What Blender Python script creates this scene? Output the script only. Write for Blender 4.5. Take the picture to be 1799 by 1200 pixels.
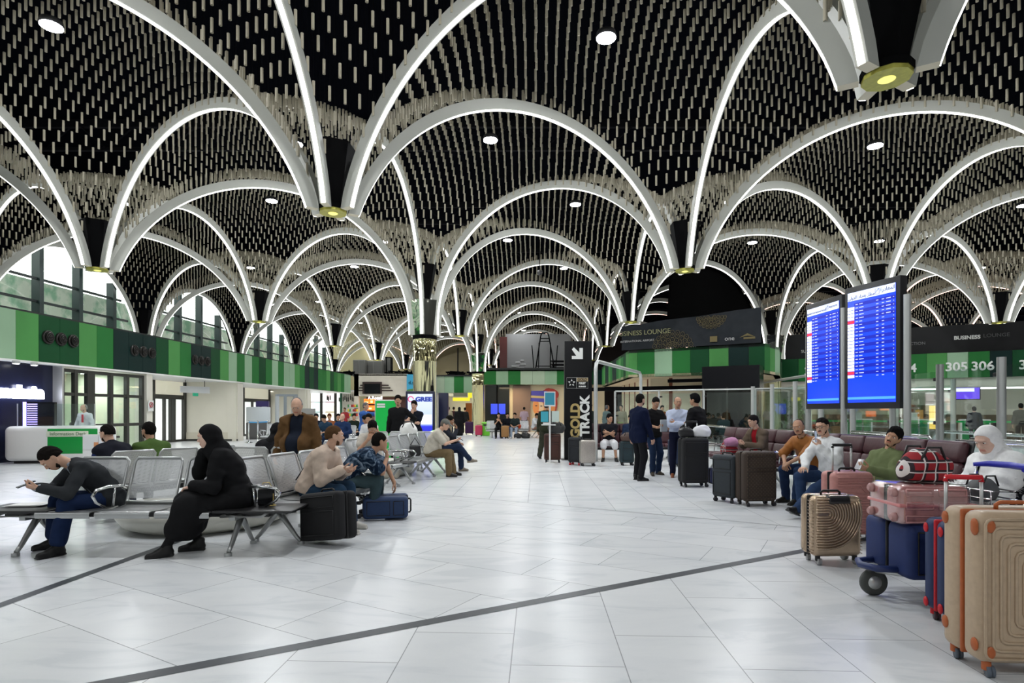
import bpy, bmesh, math, random
import numpy as np
from mathutils import Vector, Matrix
for o in list(bpy.data.objects): bpy.data.objects.remove(o)
sc = bpy.context.scene
COL = sc.collection
rnd = random.Random(7)
# ---------------------------------------------------------------- camera
F, HZ, EYE = 1020.0, 723.5, 1.4          # focal length and horizon in pixels of the 1799x1200 frame, eye height in metres
cam = bpy.data.cameras.new('camera'); co = bpy.data.objects.new('camera', cam); COL.objects.link(co)
co.location = (0, 0, EYE); co.rotation_euler = (math.pi/2, 0, 0)
cam.sensor_width = 36; cam.lens = F/1799*36; cam.shift_y = (HZ-600)/1799; cam.clip_end = 400
sc.camera = co
vs = sc.view_settings; vs.view_transform = 'Standard'; vs.look = 'None'; vs.gamma = 1; vs.use_curve_mapping = False
vs.exposure = 0.08
# ---------------------------------------------------------------- world (daylight outside)
w = bpy.data.worlds.new('world'); sc.world = w; w.use_nodes = True
w.node_tree.nodes['Background'].inputs[0].default_value = (.93, 1, .96, 1)
w.node_tree.nodes['Background'].inputs[1].default_value = 3.0
# ---------------------------------------------------------------- materials
MATS = {}
def mat(name, col=(.5,.5,.5), rough=.5, metal=0., emit=0., ecol=None, spec=.5, alpha=1., coat=0., trans=0.):
    if name in MATS: return MATS[name]
    m = bpy.data.materials.new(name); m.use_nodes = True
    b = m.node_tree.nodes['Principled BSDF']
    c = tuple(col)+(1,)
    b.inputs['Base Color'].default_value = c; b.inputs['Roughness'].default_value = rough
    b.inputs['Metallic'].default_value = metal; b.inputs['Specular IOR Level'].default_value = spec
    b.inputs['Coat Weight'].default_value = coat
    b.inputs['Transmission Weight'].default_value = trans
    if emit:
        b.inputs['Emission Color'].default_value = tuple(ecol or col)+(1,); b.inputs['Emission Strength'].default_value = emit
    b.inputs['Alpha'].default_value = alpha
    m.diffuse_color = c
    MATS[name] = m
    return m
def nd(m, t, **kw):
    n = m.node_tree.nodes.new(t)
    for k, v in kw.items():
        if k in n.inputs: n.inputs[k].default_value = v
        else: setattr(n, k, v)
    return n
def lk(m, a, b): m.node_tree.links.new(a, b)
def bsdf(m): return m.node_tree.nodes['Principled BSDF']
def noisy(m, scale=8, amt=.12, bump=0., coords='Object', detail=3, stretch=None):
    """slight tone variation and optional bump over the base colour"""
    b = bsdf(m); c = b.inputs['Base Color'].default_value[:]
    tc = nd(m, 'ShaderNodeTexCoord'); n = nd(m, 'ShaderNodeTexNoise', Scale=scale, Detail=detail)
    src = tc.outputs[coords]
    if stretch:
        mp = nd(m, 'ShaderNodeMapping'); mp.inputs['Scale'].default_value = stretch; lk(m, src, mp.inputs[0]); src = mp.outputs[0]
    lk(m, src, n.inputs['Vector'])
    r = nd(m, 'ShaderNodeMix', data_type='RGBA')
    r.inputs[6].default_value = tuple(max(0, x*(1-amt)) for x in c[:3])+(1,)
    r.inputs[7].default_value = tuple(min(1, x*(1+amt)) for x in c[:3])+(1,)
    lk(m, n.outputs['Fac'], r.inputs[0]); lk(m, r.outputs[2], b.inputs['Base Color'])
    if bump:
        bp = nd(m, 'ShaderNodeBump', Strength=bump, Distance=.02); lk(m, n.outputs['Fac'], bp.inputs['Height']); lk(m, bp.outputs[0], b.inputs['Normal'])
    return m
def glassmat(name, tint=(.9,.97,.94), a=.16, rough=.02):
    if name in MATS: return MATS[name]
    m = bpy.data.materials.new(name); m.use_nodes = True; nt = m.node_tree
    for n in list(nt.nodes): nt.nodes.remove(n)
    out = nd(m, 'ShaderNodeOutputMaterial'); mx = nd(m, 'ShaderNodeMixShader')
    tr = nd(m, 'ShaderNodeBsdfTransparent', Color=tint+(1,)); gl = nd(m, 'ShaderNodeBsdfGlossy', Roughness=rough)
    fr = nd(m, 'ShaderNodeLayerWeight', Blend=.5); pw = nd(m, 'ShaderNodeMath', operation='POWER'); pw.inputs[1].default_value = 4.; ad = nd(m, 'ShaderNodeMath', operation='MULTIPLY_ADD', use_clamp=True); ad.inputs[1].default_value = .8; ad.inputs[2].default_value = a*.5
    lk(m, fr.outputs['Facing'], pw.inputs[0]); lk(m, pw.outputs[0], ad.inputs[0]); lk(m, ad.outputs[0], mx.inputs[0]); lk(m, tr.outputs[0], mx.inputs[1]); lk(m, gl.outputs[0], mx.inputs[2]); lk(m, mx.outputs[0], out.inputs[0])
    MATS[name] = m; return m
# ---------------------------------------------------------------- mesh helpers
def V(*a): return Vector(a)
class MB:
    """collects shapes into one mesh"""
    def __init__(s): s.v = []; s.f = []; s.m = []; s.sm = []
    def add(s, vs, fs, mi=0, smooth=False):
        b = len(s.v); s.v += [tuple(x) for x in vs]
        for f in fs: s.f.append(tuple(b+i for i in f)); s.m.append(mi); s.sm.append(smooth)
        return s
    def box(s, x0, y0, z0, x1, y1, z1, mi=0, M=None, r=0.):
        if r > 0: return s.rbox((x0+x1)/2, (y0+y1)/2, (z0+z1)/2, abs(x1-x0), abs(y1-y0), abs(z1-z0), r, mi, M)
        p = [V(x, y, z) for z in (z0, z1) for y in (y0, y1) for x in (x0, x1)]
        if M is not None: p = [M @ q for q in p]
        return s.add(p, [(0,2,3,1),(4,5,7,6),(0,1,5,4),(2,6,7,3),(0,4,6,2),(1,3,7,5)], mi)
    def rbox(s, cx, cy, cz, sx, sy, sz, r, mi=0, M=None, seg=3):
        """box with rounded edges"""
        r = min(r, sx/2.01, sy/2.01, sz/2.01)
        bm = bmesh.new(); bmesh.ops.create_cube(bm, size=1)
        for q in bm.verts: q.co = V(q.co.x*sx+cx, q.co.y*sy+cy, q.co.z*sz+cz)
        bmesh.ops.bevel(bm, geom=bm.edges[:], offset=r, segments=seg, affect='EDGES', profile=.5)
        return s.frombm(bm, mi, M, True)
    def frombm(s, bm, mi=0, M=None, smooth=False):
        bm.verts.index_update()
        p = [(M @ q.co if M is not None else q.co.copy()) for q in bm.verts]
        s.add(p, [[q.index for q in f.verts] for f in bm.faces], mi, smooth); bm.free(); return s
    def tube(s, pts, r, n=8, mi=0, caps=True, closed=False, smooth=True, up=None):
        """round bar through points; r a number or one per point"""
        pts = [Vector(p) for p in pts]; k = len(pts)
        rs = r if isinstance(r, (list, tuple)) else [r]*k
        vs = []; prev = None
        for i, p in enumerate(pts):
            a = pts[(i-1) % k] if (closed or i > 0) else p; b = pts[(i+1) % k] if (closed or i < k-1) else p
            t = (b-a).normalized() if (b-a).length > 1e-9 else V(0,0,1)
            if prev is None:
                q = Vector(up) if up else (V(0,0,1) if abs(t.z) < .9 else V(1,0,0))
                x = t.cross(q).normalized()
            else: x = (prev - t*prev.dot(t)).normalized()
            prev = x; y = t.cross(x)
            for j in range(n):
                an = 2*math.pi*j/n; vs.append(p+(x*math.cos(an)+y*math.sin(an))*rs[i])
        fs = [(i*n+j, i*n+(j+1) % n, ((i+1) % k)*n+(j+1) % n, ((i+1) % k)*n+j) for i in range(k if closed else k-1) for j in range(n)]
        s.add(vs, fs, mi, smooth)
        if caps and not closed:
            b = len(s.v)-k*n
            s.f += [tuple(b+j for j in range(n))[::-1], tuple(b+(k-1)*n+j for j in range(n))]; s.m += [mi, mi]; s.sm += [False, False]
        return s
    def cyl(s, x, y, z0, z1, r, n=24, mi=0, r2=None, M=None, smooth=True):
        r2 = r if r2 is None else r2
        p = [V(x+math.cos(2*math.pi*j/n)*q, y+math.sin(2*math.pi*j/n)*q, z) for z, q in ((z0, r), (z1, r2)) for j in range(n)]
        if M is not None: p = [M @ q for q in p]
        s.add(p, [(j, (j+1) % n, n+(j+1) % n, n+j) for j in range(n)], mi, smooth)
        return s.add(p, [tuple(range(n))[::-1], tuple(range(n, 2*n))], mi)
    def lathe(s, prof, n=24, mi=0, M=None, caps=True):
        p = [V(math.cos(2*math.pi*j/n)*r, math.sin(2*math.pi*j/n)*r, z) for r, z in prof for j in range(n)]
        if M is not None: p = [M @ q for q in p]
        k = len(prof)
        s.add(p, [(i*n+j, i*n+(j+1) % n, (i+1)*n+(j+1) % n, (i+1)*n+j) for i in range(k-1) for j in range(n)], mi, True)
        if caps: s.add(p, [tuple(range(n))[::-1], tuple(range((k-1)*n, k*n))], mi)
        return s
    def prism(s, poly, axis_from, axis_to, mi=0, smooth=False):
        """poly: list of 3D points (planar), moved by the offset axis_to-axis_from"""
        d = Vector(axis_to)-Vector(axis_from); a = [Vector(q) for q in poly]; b = [q+d for q in a]; n = len(a)
        s.add(a+b, [tuple(range(n))[::-1], tuple(range(n, 2*n))], mi); s.add(a+b, [(i, (i+1) % n, n+(i+1) % n, n+i) for i in range(n)], mi, smooth); return s
    def ball(s, c, r, mi=0, n=12, sc_=(1,1,1), M=None):
        c = Vector(c); vs = []; rows = n//2
        for i in range(rows+1):
            th = math.pi*i/rows
            for j in range(n):
                a = 2*math.pi*j/n
                q = V(math.sin(th)*math.cos(a)*r*sc_[0], math.sin(th)*math.sin(a)*r*sc_[1], math.cos(th)*r*sc_[2])
                vs.append(c+q if M is None else M @ (c+q))
        return s.add(vs, [(i*n+j, (i+1)*n+j, (i+1)*n+(j+1) % n, i*n+(j+1) % n) for i in range(rows) for j in range(n)], mi, True)
    def mesh(s, name, mats):
        me = bpy.data.meshes.new(name); me.from_pydata(s.v, [], s.f)
        for m in (mats if isinstance(mats, (list, tuple)) else [mats]): me.materials.append(m)
        me.polygons.foreach_set('material_index', s.m); me.polygons.foreach_set('use_smooth', s.sm); me.update()
        return me
    def build(s, name, mats, parent=None, loc=None, rot=None, bevel=0.):
        return obj(name, s.mesh(name, mats), parent, loc, rot, bevel)
def obj(name, me, parent=None, loc=None, rot=None, bevel=0.):
    o = bpy.data.objects.new(name, me); COL.objects.link(o)
    if parent is not None: o.parent = parent
    if loc is not None: o.location = loc
    if rot is not None: o.rotation_euler = rot
    if bevel:
        b = o.modifiers.new('b', 'BEVEL'); b.width = bevel; b.segments = 2; b.limit_method = 'ANGLE'
    return o
def tag(o, label, cat, group=None, kind=None):
    o['label'] = label; o['category'] = cat
    if group: o['group'] = group
    if kind: o['kind'] = kind
    return o
def struct(o, label=None, cat=None):
    o['kind'] = 'structure'
    if label: o['label'] = label
    if cat: o['category'] = cat
    return o
def empty(name, loc=(0,0,0), rz=0., label=None, cat=None, group=None):
    o = bpy.data.objects.new(name, None); COL.objects.link(o); o.location = loc; o.rotation_euler = (0,0,rz); o.empty_display_size = .1
    if label: tag(o, label, cat, group)
    return o
def copy_tree(o, parent=None):
    c = o.copy(); COL.objects.link(c)
    if parent is not None: c.parent = parent
    for ch in [q for q in KIDS.get(o.name, [])] or o.children: copy_tree(ch, c)
    return c
KIDS = {}
def G(x, y, z=0.):
    """world point at height z that the photograph shows at pixel (x, y)"""
    d = F*(EYE-z)/(y-HZ); return V((x-899.5)*d/F, d, z)
def GD(x, y, d): return V((x-899.5)*d/F, d, EYE-(y-HZ)*d/F)
def text(body, name, size, m, parent=None, M=None, extrude=.01, align='CENTER', font=None, spacing=1., label=None, bold=0., sx=1.):
    cu = bpy.data.curves.new(name, 'FONT'); cu.body = body; cu.size = size; cu.extrude = extrude; cu.align_x = align; cu.align_y = 'CENTER'
    cu.space_character = spacing; cu.offset = bold; cu.resolution_u = 4
    if font: cu.font = font
    t = bpy.data.objects.new(name, cu); COL.objects.link(t); cu.materials.append(m)
    me = bpy.data.meshes.new_from_object(t.evaluated_get(bpy.context.evaluated_depsgraph_get())); bpy.data.objects.remove(t)
    o = bpy.data.objects.new(name, me); COL.objects.link(o)
    if parent is not None: o.parent = parent
    if M is not None: o.matrix_local = M @ Matrix.Diagonal((sx,1,1,1))
    return o
def frame_M(p, xdir, up=(0,0,1)):
    """matrix whose X runs along xdir, Y along up, Z = facing"""
    x = Vector(xdir).normalized(); y = Vector(up).normalized(); z = x.cross(y).normalized()
    M = Matrix((x, y, z)).transposed().to_4x4(); M.translation = Vector(p); return M
# ================================================================ the vault lattice
HR = 3.8                                   # height of the hanging capitals above the eye
NZ = EYE+HR
A0 = V(1.1198, 1.7351, 0)*HR; LV = V(.1035, 2.3712, 0)*HR; LU = V(-2.0153, 1.1704, 0)*HR
def node(i, j): return A0+LV*i+LU*j
NODES = [(i, j) for i in range(-1, 6) for j in range(-5, 4) if True]
NODES = [(i, j) for (i, j) in NODES if node(i, j).y > -1.5 and not (i == -1 and j > 3)]
VOID = {(4,-1), (3,-0.5)}
NODESET = set(NODES)
RISE = .785*HR
def is_col(i, j): return i % 2 == 1 and j % 2 == 1
M_beam = noisy(mat('arch_paint', (.53,.535,.485), .5), 1.5, .08)
M_led = mat('led_strip', (1,1,1), .5, emit=3.0, ecol=(1,.99,.96))
M_ledp = mat('led_strip_rose', (1,.8,.75), .5, emit=3.0, ecol=(1,.62,.5))
M_gold = noisy(mat('gold_disc', (.50,.47,.09), .4, metal=.5), 14, .35)
M_goldglow = mat('gold_glow', (.9,.85,.2), .4, emit=.8, ecol=(.95,.9,.25))
M_black = mat('matt_black', (.0025,.0025,.003), .8, spec=.08)
M_cut = mat('beam_end', (.72,.66,.5), .6)
def rib_meshes(L, column, led):
    """half arch from the capital (origin) outwards along +X up to the apex at x = L/2"""
    zb = -.31*HR if column else 0.
    r0 = (.56 if column else .49)
    c = L/2-r0; rise = RISE-zb; R = (c*c+rise*rise)/(2*rise); zc = RISE-R
    D, W = .225, .14
    n = 26; amax = math.asin(min(1, c/R)) if zc < zb else math.pi-math.asin(min(1,c/R))
    a0 = math.atan2(c, zb-zc)
    ins, outs = [], []
    for k in range(n+1):
        a = a0*(1-k/n)
        ins.append((L/2-R*math.sin(a), zc+R*math.cos(a)))
        outs.append((L/2-(R+D)*math.sin(a), zc+(R+D)*math.cos(a)))
    # end cut level
    sx = outs[0][0]+(zb-outs[0][1])*0.; outs[0] = (ins[0][0]-D*math.sin(min(a0, math.pi/2)), zb if not column else zb)
    mb = MB(); vs = []
    for (xi, zi), (xo, zo) in zip(ins, outs): vs += [(xi,-W/2,zi),(xi,W/2,zi),(xo,W/2,zo),(xo,-W/2,zo)]
    fs = [(k*4+a, k*4+(a+1) % 4, k*4+4+(a+1) % 4, k*4+4+a) for k in range(n) for a in range(4)]
    mb.add(vs, fs, 0); mb.add(vs, [(0,1,2,3)[::-1]], 1); mb.add(vs, [(n*4,n*4+1,n*4+2,n*4+3)], 0)
    beam = mb.mesh('rib', [M_beam, M_cut])
    ml = MB(); vs = []; w2 = .038
    for k in range(n+1):
        a = a0*(1-k/n); q = R-.012
        vs += [(L/2-q*math.sin(a), -w2, zc+q*math.cos(a)), (L/2-q*math.sin(a), w2, zc+q*math.cos(a)),
               (L/2-(R+.004)*math.sin(a), w2, zc+(R+.004)*math.cos(a)), (L/2-(R+.004)*math.sin(a), -w2, zc+(R+.004)*math.cos(a))]
    ml.add(vs, fs, 0); strip = ml.mesh('light_strip', led)
    return beam, strip
RIBS = {}
def rib(L, column, led):
    k = (round(L, 3), column, led.name)
    if k not in RIBS: RIBS[k] = rib_meshes(L, column, led)
    return RIBS[k]
DIRS = [(1,0), (0,1), (-1,1), (-1,0), (0,-1), (1,-1)]
def hexa(mb, r, z0, r2, z1, mi=0, ph=0., n=6):
    p = [V(math.cos(ph+2*math.pi*j/n)*q, math.sin(ph+2*math.pi*j/n)*q, z) for z, q in ((z0, r), (z1, r2)) for j in range(n)]
    mb.add(p, [(j, (j+1) % n, n+(j+1) % n, n+j) for j in range(n)]+[tuple(range(n))[::-1], tuple(range(n, 2*n))], mi)
ph0 = math.atan2(LV.y, LV.x)
mb = MB(); hexa(mb, .20, .10, .42, 1.25, 0, ph0); FUNNEL = mb.mesh('core', M_black)
mb = MB(); mb.cyl(0,0,.02,.10,.27,10); 
mb.cyl(0,0,-.03,.02,.255,10,1); mb.lathe([(.001,-.05),(.06,-.046),(.09,-.03)],16,2,caps=False); DISC = mb.mesh('disc', [M_black, M_gold, M_goldglow])
M_mirror = mat('mirror_gold', (.66,.62,.36), .07, metal=1.)
M_mirror2 = mat('mirror_pale', (.93,.92,.84), .05, metal=1.)
def warp(m, s=2.2, st=.25, sc_=(1,1,1)):
    tc = nd(m, 'ShaderNodeTexCoord'); n = nd(m, 'ShaderNodeTexNoise', Scale=s, Detail=1.); b = nd(m, 'ShaderNodeBump', Strength=st, Distance=.15)
    mp = nd(m, 'ShaderNodeMapping'); mp.inputs['Scale'].default_value = sc_; lk(m, tc.outputs['Object'], mp.inputs[0]); lk(m, mp.outputs[0], n.inputs['Vector']); lk(m, n.outputs['Fac'], b.inputs['Height']); lk(m, b.outputs[0], bsdf(m).inputs['Normal'])
warp(M_mirror, 8, .55, (1,1,.06)); warp(M_mirror2, 1.6, .35)
NAMES = {(0,0): 'hanging arch capital with gold disc at top right, nearest of all',
 (0,1): 'hanging arch capital with gold disc above the left group of seats',
 (0,2): 'hanging arch capital with gold disc in front of the first arched window',
 (1,0): 'hanging arch capital with gold disc before the dark lounge banner',
 (2,0): 'hanging arch capital over the left end of the grey lounge banner',
 (3,0): 'hanging arch capital above the black gold track pylon',
 (1,2): 'hanging arch capital between the second and third arched windows',
 (2,2): 'hanging arch capital before the right edge of the last left window',
 (3,2): 'hanging arch capital in front of the tan upper wall',
 (2,1): 'hanging arch capital just right of the large mirrored column',
 (3,-2): 'hanging arch capital over the business banner beside counter 306',
 (2,-1): 'hanging arch capital behind the top of the blue flight boards',
 (1,1): 'large gold mirrored column with six lit ribs behind the glowing advert screen',
 (3,1): 'slimmer looking gold mirrored column beside the red suitcase',
 (3,-1): 'gold mirrored column at the right corner of the green lounge'}
def has(i, j): return (i, j) in NODESET
for (i, j) in NODES:
    P = node(i, j); colm = is_col(i, j); far = i >= 5 or (i >= 4 and j <= -1)
    if (i, j) in NAMES: lab, grp = NAMES[(i, j)], 'arch capitals of the ceiling'
    else:
        grp = 'arch capitals of the ceiling'
        lab = ('gold mirrored column' if colm else 'hanging arch capital')
        lab += {3: ' along the window side', 2: ' over the left hall', 1: ' over the middle left aisle', 0: ' over the middle aisle', -1: ' over the lounge', -2: ' over the check-in counters', -3: ' beyond the check-in counters', -4: ' over the far right hall', -5: ' over the far right edge'}[j]
        lab += {-1: ', row over the camera', 0: ', first row', 1: ', second row', 2: ', third row', 3: ', fourth row', 4: ', fifth row', 5: ', last row'}[i]
    root = empty('mirrored_column' if colm else 'hanging_capital', (P.x, P.y, 0 if colm else NZ), 0, lab, 'column' if colm else 'ceiling capital', grp)
    dz = NZ if colm else 0.
    obj('core', FUNNEL, root, (0,0,dz))
    if colm:
        rb = NZ-.31*HR
        mb = MB(); hexa(mb, .46, rb, .60, NZ, 0, ph0); mb.build('mirrored_capital', M_mirror2, root)
        mb = MB(); mb.cyl(0,0,rb-.13,rb,.42,32); mb.build('collar', M_black, root)
        mb = MB(); mb.lathe([(.40,.05),(.40,rb-.9),(.407,rb-.9),(.407,rb-.88),(.40,rb-.88),(.40,rb-.12)],40); mb.build('shaft', M_mirror, root)
        mb = MB(); mb.cyl(0,0,0,.14,.44,32); mb.build('base', mat('brushed_steel', (.60,.61,.60), .38, metal=.65), root)
    else: obj('disc', DISC, root, (0,0,dz))
    for (a, b) in DIRS:
        if not has(i+a, j+b): continue
        d = node(i+a, j+b)-P; L = d.length
        # the lounge breaks the vault between the aisle and the counters: its far side stays open and dark
        beam, strip = rib(L, colm, M_ledp if far else M_led)
        ro = obj('rib', beam, root, (0,0,dz), (0,0,math.atan2(d.y, d.x)))
        obj('light_strip', strip, ro)
# ---------------------------------------------------------------- hanging tubes of the vault
M_tube = mat('vault_tube', (.53,.48,.365), .5)
def proj(p): return 899.5+F*p[0]/p[1], HZ-F*(p[2]-EYE)/p[1]
TRI = []
for i, j in NODES:
    if has(i,j+1) and has(i-1,j+1): TRI.append(((i,j),(i,j+1),(i-1,j+1)))
    if has(i-1,j+1) and has(i-1,j): TRI.append(((i,j),(i-1,j+1),(i-1,j)))
OPEN = {frozenset(t) for t in [((3,-1),(3,0),(2,0)), ((4,-1),(4,0),(3,0)), ((4,-1),(3,0),(3,-1)), ((4,-2),(4,-1),(3,-1)), ((5,-1),(5,0),(4,0)), ((5,-1),(4,0),(4,-1))]}
TUBES = []; DOMES = []
TL, TR_ = .25, .0255
for t in TRI:
    if frozenset(t) in OPEN: continue
    p = [np.array(node(*q))[:2] for q in t]
    a, b, c = p
    # circumcentre of the three capitals: every vault is a sphere cap carried by its three arches
    d = 2*(a[0]*(b[1]-c[1])+b[0]*(c[1]-a[1])+c[0]*(a[1]-b[1]))
    ux = ((a@a)*(b[1]-c[1])+(b@b)*(c[1]-a[1])+(c@c)*(a[1]-b[1]))/d; uy = ((a@a)*(c[0]-b[0])+(b@b)*(a[0]-c[0])+(c@c)*(b[0]-a[0]))/d
    O = np.array([ux, uy]); Rt = np.linalg.norm(a-O)
    c_, = [9.1/2-.49]; R = (c_*c_+RISE**2)/(2*RISE); zc = RISE-R
    Rs = math.sqrt(Rt**2 - .0+ (.13-zc)**2) ; Rs = math.sqrt((R+.14)**2+(Rt/2)**2)
    DOMES.append((O, t, zc+Rs))
    n = 36
    for r in range(n):
        for s in range(n-r):
            l1, l2 = (r+.33)/n, (s+.33)/n
            q = a+(b-a)*l1+(c-a)*l2
            if l1+l2 >= 1: continue
            rho = np.linalg.norm(q-O); 
            if min(np.linalg.norm(q-a), np.linalg.norm(q-b), np.linalg.norm(q-c)) < .62: continue
            z = NZ+zc+math.sqrt(max(0, Rs*Rs-rho*rho))
            if q[1] < 1.2: continue
            x, y = 899.5+F*q[0]/q[1], HZ-F*(z-EYE)/q[1]
            if not (-260 < x < 2060 and y > -420): continue
            TUBES.append((q[0]+rnd.uniform(-.012,.012), q[1]+rnd.uniform(-.012,.012), z+rnd.uniform(-.02,.02), -30 < x < 1830 and y > -20))
TUBES.sort(key=lambda q: q[0]**2+q[1]**2+(q[2]-EYE)**2)
near = [q for q in TUBES if q[3]][:300]; ns = set(near); rest = [q for q in TUBES if q not in ns]
mb = MB(); n = 10
v = [(math.cos(2*math.pi*k/n)*r, math.sin(2*math.pi*k/n)*r, z) for r, z in ((TR_, TL), (TR_, 0), (TR_*.72, 0), (TR_*.72, .06)) for k in range(n)]
mb.add(v, [(r*n+k, r*n+(k+1) % n, (r+1)*n+(k+1) % n, (r+1)*n+k)[::-1] for r in range(3) for k in range(n)]+[tuple(range(n))], 0, False)
mb.add(v, [tuple(range(3*n, 4*n))[::-1]], 1)
mb.add([(-.002,0,TL),(.002,0,TL),(.002,0,TL+2.5),(-.002,0,TL+2.5)], [(0,1,2,3)], 1)
tm = mb.mesh('ceiling_tube', [M_tube, M_black])
for q in near:
    tag(obj('ceiling_tube', tm, None, q[:3]), 'short beige tube hanging in the nearest part of the vaulted ceiling', 'ceiling tube', 'beige tubes hanging from the ceiling')
def many(base_v, base_f, pts, name, m):
    bv = np.array(base_v, np.float32); nv = len(bv); P = np.array([p[:3] for p in pts], np.float32)
    vv = (P[:,None,:]+bv[None]).reshape(-1,3); k = len(P); quads = np.array(base_f, np.int32)
    ff = (np.arange(k, dtype=np.int32)[:,None,None]*nv+quads[None]).reshape(-1)
    me = bpy.data.meshes.new(name); me.vertices.add(len(vv)); me.vertices.foreach_set('co', vv.ravel())
    me.loops.add(len(ff)); me.loops.foreach_set('vertex_index', ff)
    np_ = len(ff)//4; me.polygons.add(np_); me.polygons.foreach_set('loop_start', np.arange(0, np_*4, 4, dtype=np.int32)); me.polygons.foreach_set('loop_total', np.full(np_, 4, np.int32))
    me.materials.append(m); me.update(calc_edges=True); me.validate()
    return obj(name, me)
n = 6
bv = [(math.cos(2*math.pi*k/n)*TR_, math.sin(2*math.pi*k/n)*TR_, z) for z in (0, TL) for k in range(n)]
bf = [(k, (k+1) % n, n+(k+1) % n, n+k) for k in range(n)]+[(3,2,1,0),(5,4,3,0)]
tag(many(bv, bf, rest, 'ceiling_tube_field', M_tube), 'thousands of short beige tubes hanging in rows that form the vaulted ceiling', 'ceiling tubes', None, 'stuff')
# ---------------------------------------------------------------- vault lamps
M_lamp = mat('lamp_glow', (1,1,1), .5, emit=60, ecol=(.97,.99,1))
M_lampbody = mat('lamp_body', (.12,.12,.13), .4, metal=.6)
mb = MB(); mb.lathe([(.05,.14),(.18,.11),(.205,.02),(.19,0)],24); LB = mb.mesh('housing', M_lampbody)
mb = MB(); mb.cyl(0,0,-.012,.0,.185,24); LL = mb.mesh('lens', M_lamp)
lampwords = {}
for O, t, zt in DOMES:
    x, y, z = O[0], O[1], NZ+.90*HR
    if y < -6 : continue
    d = math.hypot(x, y)
    px, py = (899.5+F*x/y, HZ-F*(z-EYE)/y) if y > 1 else (-9999, 0)
    vis = -300 < px < 2100
    if not vis and y > 3: continue
    row = int(round((t[0][0]+t[1][0]+t[2][0])/3*3)); 
    root = empty('vault_lamp', (x, y, z), 0, 'round white downlight under the vault dome over ' + ('the left seats' if px < 600 else 'the central aisle' if px < 1150 else 'the right seats') + (', near' if d < 14 else ', middle distance' if d < 28 else ', far away'), 'ceiling lamp', 'round downlights under the vault domes')
    obj('housing', LB, root); obj('lens', LL, root)
    li = bpy.data.lights.new('lamp_light', 'AREA'); li.shape = 'DISK'; li.size = .45; li.energy = 152 if y < 24 else 100; li.color = (.95,.98,1.)
    lo = bpy.data.objects.new('lamp_light', li); COL.objects.link(lo); lo.parent = root; lo.location = (0,0,-.03)
for k, (x, y) in enumerate(((-9.0,-3.6), (-2.2,-5.6), (4.6,-6.2), (-14.5,-1.5), (11.0,-5.0))):  # extra unseen vault lamps, added behind the camera to fill the near floor
    root = empty('vault_lamp', (x, y, NZ+.90*HR), 0, 'unseen round vault downlight added as rear fill behind the camera, %s' % ('first','second','third','fourth','fifth')[k], 'ceiling lamp', 'round downlights under the vault domes'); obj('housing', LB, root); obj('lens', LL, root)
    li = bpy.data.lights.new('lamp_light', 'AREA'); li.shape = 'DISK'; li.size = .45; li.energy = 190; li.color = (.95,.98,1.); lo = bpy.data.objects.new('lamp_light', li); COL.objects.link(lo); lo.parent = root; lo.location = (0,0,-.03)
# ---------------------------------------------------------------- dark upper ceiling with roof trusses
M_void = mat('dark_ceiling', (.0035,.004,.006), .9, spec=0)
CZ = NZ+RISE+2.6
mb = MB(); q0, q1 = node(-1,3)-LV*.35-LU.normalized()*-.6, node(-1,3)+LV*6-LU.normalized()*-.6
mb.prism([V(-24,-8,CZ), V(50,-8,CZ), V(50,70,CZ), V(q1.x,70,CZ), V(q1.x,q1.y,CZ), V(q0.x,q0.y,CZ), V(-24,q0.y,CZ)], V(0,0,0), V(0,0,.2)); struct(mb.build('ceiling', M_void), 'black upper ceiling above the hanging tubes', 'ceiling')
M_truss = mat('dark_truss', (.010,.010,.013), .8, spec=.1)
for k in range(9):
    y = 4+k*7.3; mb = MB(); mb.box(-16.5, y, CZ-.25, 50, y+.12, CZ); mb.box(-16.5, y, CZ-1.0, 50, y+.12, CZ-.9)
    for q in range(32): mb.tube([(-16+q*2, y+.06, CZ-.1), (-15+q*2, y+.06, CZ-.95), (-14+q*2, y+.06, CZ-.1)], .03, 4, smooth=False)
    struct(mb.build('trim_%d' % (k+1), M_truss), 'dark roof truss hidden behind the hanging tubes', 'roof truss')
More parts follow.
